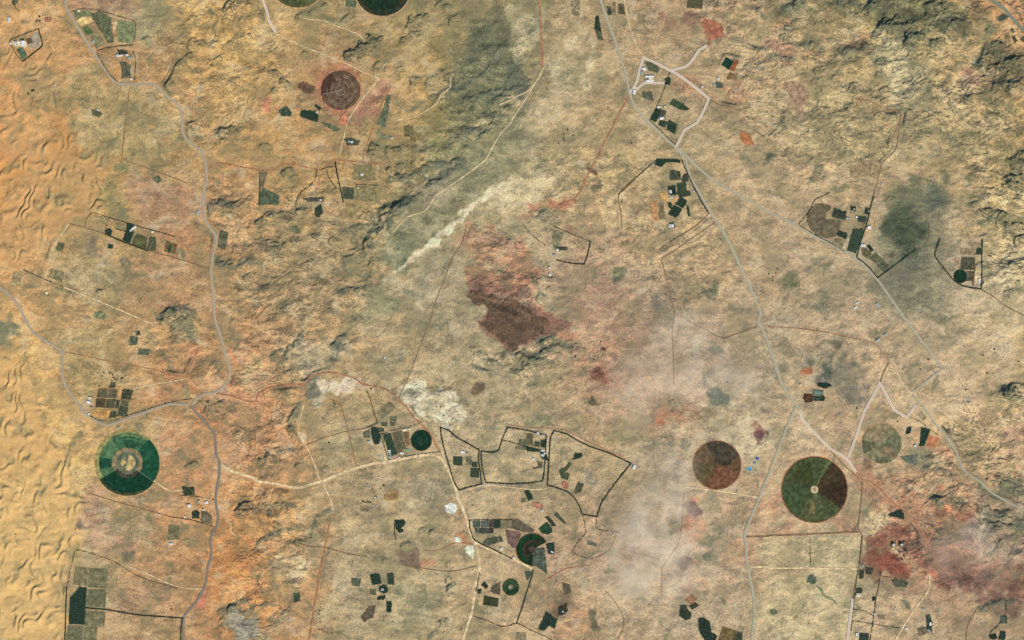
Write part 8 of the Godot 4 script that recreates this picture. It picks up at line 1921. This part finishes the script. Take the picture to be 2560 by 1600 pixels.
	soil(78, 84, 64, .85, 44, 24, .12, [2227.7,529.1,2285.9,518.6,2317.7,592.6,2296.5,656.1,2254.2,645.6,2230.9,592.6])
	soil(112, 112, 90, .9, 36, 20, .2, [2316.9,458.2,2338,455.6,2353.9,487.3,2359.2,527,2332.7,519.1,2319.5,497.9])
	soil(132, 122, 98, .8, 50, 26, .35, [2197.8,699,2237.5,664.6,2290.4,627.5,2316.9,616.9,2303.6,664.6,2277.2,717.5,2290.4,757.2,2250.7,743.9,2224.3,717.5])
	soil(150, 130, 102, .5, 80, 40, .5, [2290.4,492.6,2316.9,479.4,2356.5,532.3,2343.3,585.2,2303.6,569.3])
	soil(86, 94, 64, .6, 26, 20, .6, [1967.6,685.7,1999.4,683.1,1994.1,717.5,1972.9,728.1,1962.3,706.9])
	soil(110, 112, 88, .5, 30, 20, .6, [2025.8,664.6,2052.3,654,2047,685.7,2031.1,688.4])
	soil(120, 118, 92, .5, 40, 24, .6, [2020.5,741.3,2057.6,728.1,2068.2,751.9,2031.1,765.1])
	soil(98, 100, 72, .6, 14, 10, .6, [2111.8,696.3,2123.7,696.3,2123.7,709.5,2113.1,709.5])
	soil(104, 108, 84, .5, 26, 20, .6, [2060.2,770.4,2078.7,781,2073.5,800,2052.3,796.9])
	soil(86, 96, 72, .6, 12, 10, .6, [2355.2,429.1,2364.5,429.1,2369.8,450.3,2356.5,447.6])
	soil(110, 116, 84, .5, 20, 16, .6, [2084,466.1,2113.1,463.5,2110.5,476.7,2089.3,476.7])
	soil(112, 122, 90, .5, 20, 16, .6, [2033.8,312.2,2062.9,312.2,2054.9,338.7,2041.7,330.7])
	soil(226, 194, 148, .5, 120, 60, .7, [2409.5,677.8,2560,638.1,2560,800,2422.7,770.4])
	soil(222, 184, 130, .7, 40, 30, .6, [2449.1,487.3,2560,487.3,2560,532.3,2475.6,527])
	soil(224, 180, 110, .8, 22, 20, .5, [2475.6,246.1,2515.3,256.6,2560,275.2,2528.5,275.2,2488.8,261.9])
	soil(224, 190, 132, .7, 20, 18, .5, [2525.9,476.7,2560,476.7,2560,492.6,2541.7,487.3])
	soil(220, 180, 118, .6, 16, 12, .4, [2298.3,95.2,2316.9,95.2,2343.3,111.1,2340.7,116.4,2316.9,105.8])
	soil(206, 160, 104, .6, 20, 16, .5, [2197.8,45,2237.5,47.6,2269.2,55.6,2232.2,52.9])
	soil(206, 184, 138, .6, 60, 40, .6, [2211,95.2,2248.1,90,2258.7,148.2,2295.7,169.3,2301,264.6,2242.8,267.2,2224.3,201.1,2205.7,148.2])
	soil(90, 92, 66, .6, 60, 34, .7, [2184.6,5.3,2369.8,5.3,2412.1,66.1,2356.5,76.7,2274.5,63.5,2197.8,58.2])
	soil(96, 94, 68, .55, 50, 34, .7, [2271.9,63.5,2343.3,76.7,2422.7,71.4,2435.9,87.3,2409.5,103.2,2359.2,105.8,2290.4,84.7])
	soil(104, 102, 72, .55, 60, 34, .7, [1951.7,5.3,2131.7,-5.3,2121.1,10.6,2052.3,39.7,1994.1,52.9,1959.7,31.7])
	soil(98, 88, 64, .6, 50, 30, .7, [2465,113.8,2528.5,113.8,2560,148.2,2560,227.5,2502.1,222.2,2462.4,174.6])
	soil(96, 100, 78, .6, 30, 22, .7, [2443.9,1210.6,2560,1200,2560,1268.8,2502.1,1234.4])
	soil(96, 98, 80, .6, 40, 26, .7, [2462.4,1276.7,2560,1284.7,2560,1316.4,2502.1,1313.8])
	soil(150, 136, 120, .6, 70, 30, .4, [2383,1332.3,2435.9,1311.1,2502.1,1337.6,2475.6,1374.6,2409.5,1369.3])
	soil(100, 100, 92, .5, 80, 40, .6, [1999.4,927,2105.2,884.7,2144.9,911.1,2174,937.6,2171.3,979.9,2105.2,990.5,2078.7,964])
	soil(84, 92, 76, .75, 20, 16, .6, [2060.2,908.5,2078.7,911.1,2086.7,937.6,2068.2,948.2,2054.9,934.9])
	soil(84, 90, 72, .7, 18, 14, .6, [2078.7,900.5,2110.5,891.3,2115.8,897.9,2089.3,905.8])
	soil(88, 92, 72, .7, 14, 12, .6, [2117.1,903.2,2142.2,901.9,2142.2,913.8,2123.7,916.4])
	soil(86, 90, 72, .6, 20, 16, .6, [2012.6,882,2036.4,900.5,2031.1,916.4,2010,908.5])
	soil(112, 108, 82, .6, 20, 16, .6, [2057.6,858.2,2105.2,847.6,2110.5,863.5,2068.2,868.8])
	soil(100, 96, 76, .6, 12, 10, .6, [2027.2,855.6,2036.4,854.2,2044.3,868.8,2033.8,868.8])
	soil(112, 108, 84, .6, 16, 12, .6, [2380.4,823.8,2404.2,818.5,2438.6,834.4,2422.7,839.7,2390.9,829.1])
	soil(98, 104, 86, .6, 20, 16, .6, [2187.2,1165.1,2232.2,1170.4,2219,1186.3,2195.2,1181])
	soil(110, 114, 94, .6, 30, 20, .7, [2144.9,1128.1,2163.4,1151.9,2200.4,1170.4,2171.3,1170.4,2144.9,1151.9])
	soil(120, 122, 100, .5, 50, 30, .7, [2253.4,1120.1,2343.3,1117.5,2353.9,1143.9,2290.4,1165.1,2253.4,1151.9])
	soil(122, 116, 84, .5, 30, 20, .5, [2134.3,1032.8,2152.8,1030.2,2152.8,1054,2139.6,1048.7])
	soil(226, 186, 140, .6, 60, 40, .7, [1972.9,1064.6,2052.3,1038.1,2084,1091,2052.3,1112.2,1988.8,1112.2])
	soil(224, 186, 140, .4, 120, 60, .6, [2290.4,826.5,2475.6,852.9,2449.1,985.2,2316.9,985.2])
	soil(226, 192, 150, .5, 50, 40, .7, [2462.4,826.5,2502.1,821.2,2517.9,868.8,2486.2,879.4])
	soil(200, 150, 104, .5, 30, 20, .5, [1986.1,958.7,2015.2,958.7,2062.9,979.9,2025.8,985.2,1994.1,974.6])
	soil(204, 178, 130, .7, 10, 6, .3, [1914.7,1344.2,2147.5,1340.2,2144.9,1411.7,1914.7,1413])
	soil(210, 182, 132, .7, 40, 20, .4, [1914.7,1427.5,2142.2,1427.5,2131.7,1496.3,2115.8,1600,1914.7,1600])
	soil(190, 168, 124, .4, 80, 30, .5, [2039.1,1348.2,2144.9,1348.2,2142.2,1406.4,2052.3,1406.4])
	soil(72, 84, 66, .85, 6, 6, .4, [2017.9,1443.4,2028.5,1435.5,2040.4,1446.1,2036.4,1460.6,2020.5,1460.6])
	soil(96, 104, 76, .75, 5, 4, .4, [2036.4,1459.3,2044.3,1461.9,2068.2,1488.4,2089.3,1504.3,2102.6,1517.5,2089.3,1509.5,2062.9,1493.7,2054.9,1483.1])
	soil(84, 90, 70, .7, 8, 8, .5, [1927.9,1517.5,1938.5,1517.5,1939.8,1538.7,1930.6,1538.7])
	soil(90, 96, 72, .6, 8, 8, .5, [1970.3,1522.8,1986.1,1524.1,1986.1,1533.4,1972.9,1533.4])
	soil(84, 92, 66, .7, 8, 6, .5, [2016.6,1547.9,2025.8,1547.9,2025.8,1558.5,2017.9,1558.5])
	soil(92, 100, 74, .6, 10, 8, .5, [2256,1501.6,2266.6,1506.9,2269.2,1525.4,2261.3,1522.8])
	soil(96, 96, 66, .6, 10, 8, .5, [2103.9,1525.4,2110.5,1522.8,2109.2,1549.2,2102.6,1549.2])
	soil(176, 140, 104, .5, 20, 10, .3, [2234.8,1600,2316.9,1454,2327.4,1459.3,2253.4,1596.9])
	soil(84, 66, 50, .7, 8, 6, .4, [2131.7,1313.8,2147.5,1305.8,2144.9,1329.6,2129,1327])
	soil(86, 90, 62, .7, 8, 6, .4, [2102.6,1308.5,2126.4,1327,2118.4,1327,2102.6,1313.8])
	soil(196, 140, 104, .6, 26, 14, .4, [1935.9,1205.3,1951.7,1215.9,1949.1,1279.4,1983.5,1316.4,2025.8,1308.5,2078.7,1300.5,2115.8,1268.8,2131.7,1313.8,2052.3,1324.3,1972.9,1321.7,1941.2,1274.1])
	soil(206, 156, 112, .5, 30, 18, .5, [1951.7,1191.6,1972.9,1151.9,2007.3,1141.3,2052.3,1141.3,2089.3,1167.8,2105.2,1154.5,2121.1,1196.9,2158.1,1200,2078.7,1183.6])
	soil(196, 140, 110, .4, 60, 30, .5, [1724.5,1104.3,1745.6,1143.9,1729.8,1200,1719.2,1200])
	soil(200, 160, 126, .5, 30, 20, .6, [1848.8,1112.2,1877.9,1122.8,1856.8,1143.9])
	soil(140, 122, 108, .7, 12, 10, .4, [1655.7,1234.4,1671.6,1231.7,1703.3,1231.7,1687.4,1247.6,1671.6,1247.6])
	soil(150, 136, 116, .4, 120, 60, .4, [1618.7,1138.7,1676.9,1130.7,1716.5,1157.2,1716.5,1200,1623.9,1200])
	soil(200, 140, 104, .6, 20, 14, .5, [1227.4,1035.5,1243.2,1032.8,1245.9,1054,1232.6,1051.3])
	soil(196, 146, 106, .5, 40, 30, .6, [1280,969.3,1295.9,985.2,1295.9,1024.9,1274.7,1027.5])
	soil(148, 130, 96, .4, 120, 60, .7, [640,505.8,878.1,500.5,904.6,638.1,878.1,770.4,640,770.4])
	soil(150, 136, 96, .4, 120, 60, .7, [1920,224.9,2184.6,224.9,2316.9,291,2502.1,343.9,2502.1,400,1920,400])
	soil(98, 100, 80, .4, 18, 14, .7, [436.5,807.9,455.1,789.4,489.5,792.1,497.4,815.9,486.8,837,465.6,842.3,447.1,831.7])
	soil(150, 138, 104, .6, 10, 10, .4, [452.4,815.9,465.6,813.2,473.6,823.8,468.3,834.4,457.7,829.1])
	soil(160, 104, 78, .5, 26, 26, .8, [2127.2,1185.3,2201.2,1259.4,2285.9,1344,2349.4,1418.1,2434.1,1471,2561.1,1513.4,2561.1,1407.5,2465.8,1365.2,2381.1,1269.9,2275.3,1217,2180.1,1164.1])
	soil(128, 84, 70, .55, 24, 24, .8, [2180.1,1333.4,2264.7,1365.2,2328.2,1428.7,2455.2,1502.8,2561.1,1545.1,2561.1,1481.6,2434.1,1428.7,2328.2,1354.6,2243.6,1301.7])

func relief_areas() -> Array:
	return [
		["r", .62, 60, [1756.8,-42.3,2624.6,-42.3,2624.6,465.6,2487,444.5,2328.2,349.2,2169.5,423.3,2010.7,444.5,1852,349.2,1799.1,190.5,1735.6,63.5]],
		["r", .6, 60, [2010.7,349.2,2381.1,349.2,2434.1,677.3,2561.1,740.8,2624.6,465.6,2381.1,275.2]],
		["r", .7, 40, [2465.8,465.6,2624.6,423.3,2624.6,698.5,2497.6,656.1]],
		["r", .7, 50, [2381.1,1037.1,2624.6,952.5,2624.6,1407.5,2381.1,1481.6,2243.6,1407.5,2180.1,1312.3,2275.3,1185.3]],
		["r", .55, 50, [529.1,455.1,910.1,455.1,952.5,635,910.1,740.8,899.5,878.4,687.9,931.3,592.6,804.3,539.7,635]],
		["r", .5, 50, [444.5,-42.3,677.3,-42.3,698.5,190.5,571.5,349.2,465.6,349.2,412.7,190.5]],
		["r", .6, 50, [550.3,867.8,762,931.3,730.2,1100.6,687.9,1195.9,804.3,1322.9,656.1,1608.6,592.6,1608.6,571.5,1322.9,592.6,1111.2,560.9,1016]],
		["r", .5, 50, [349.2,804.3,550.3,804.3,550.3,931.3,455.1,952.5,359.8,889]],
		["r", .7, 30, [1143,169.3,1301.7,105.8,1322.9,232.8,1217,349.2,1058.3,444.5,931.3,550.3,899.5,635,878.4,592.6,994.8,423.3,1111.2,306.9,1058.3,243.4]],
		["r", .55, 40, [1174.7,550.3,1322.9,613.8,1365.2,719.6,1344,867.8,1428.7,931.3,1248.8,920.7,1143,836,1227.6,878.4,1365.2,836,1185.3,740.8]],
		["r", .5, 40, [1227.6,867.8,1502.8,846.6,1545.1,920.7,1322.9,952.5]],
		["r", .4, 60, [1375.8,370.4,1650.9,402.1,1799.1,550.3,1862.6,740.8,1650.9,740.8,1481.6,635,1354.6,550.3]],
		["r", .5, 40, [984.2,952.5,1143,952.5,1164.1,1068.9,1058.3,1058.3]],
		["d", 1, 50, [-42.3,349.2,169.3,349.2,275.2,402.1,243.4,508,127,592.6,42.3,656.1,-42.3,677.3]],
		["d", .8, 40, [-42.3,740.8,63.5,889,105.8,1016,158.7,1121.8,211.7,1248.8,201.1,1375.8,169.3,1608.6,-42.3,1608.6]],
		["d", .5, 50, [-42.3,84.7,158.7,84.7,190.5,264.6,105.8,444.5,-42.3,444.5]],
		["s", .75, 60, [2010.7,211.7,2624.6,243.4,2624.6,677.3,2465.8,677.3,2222.4,529.1,1957.8,455.1,1799.1,317.5]],
		["s", .5, 60, [529.1,455.1,910.1,455.1,899.5,878.4,635,910.1]],
		["s", .6, 60, [2381.1,1037.1,2624.6,952.5,2624.6,1269.9,2328.2,1164.1]],
		["r", .7, 50, [2116.6,-42.3,2624.6,-42.3,2624.6,359.8,2465.8,317.5,2328.2,211.7,2180.1,148.2]],
	]
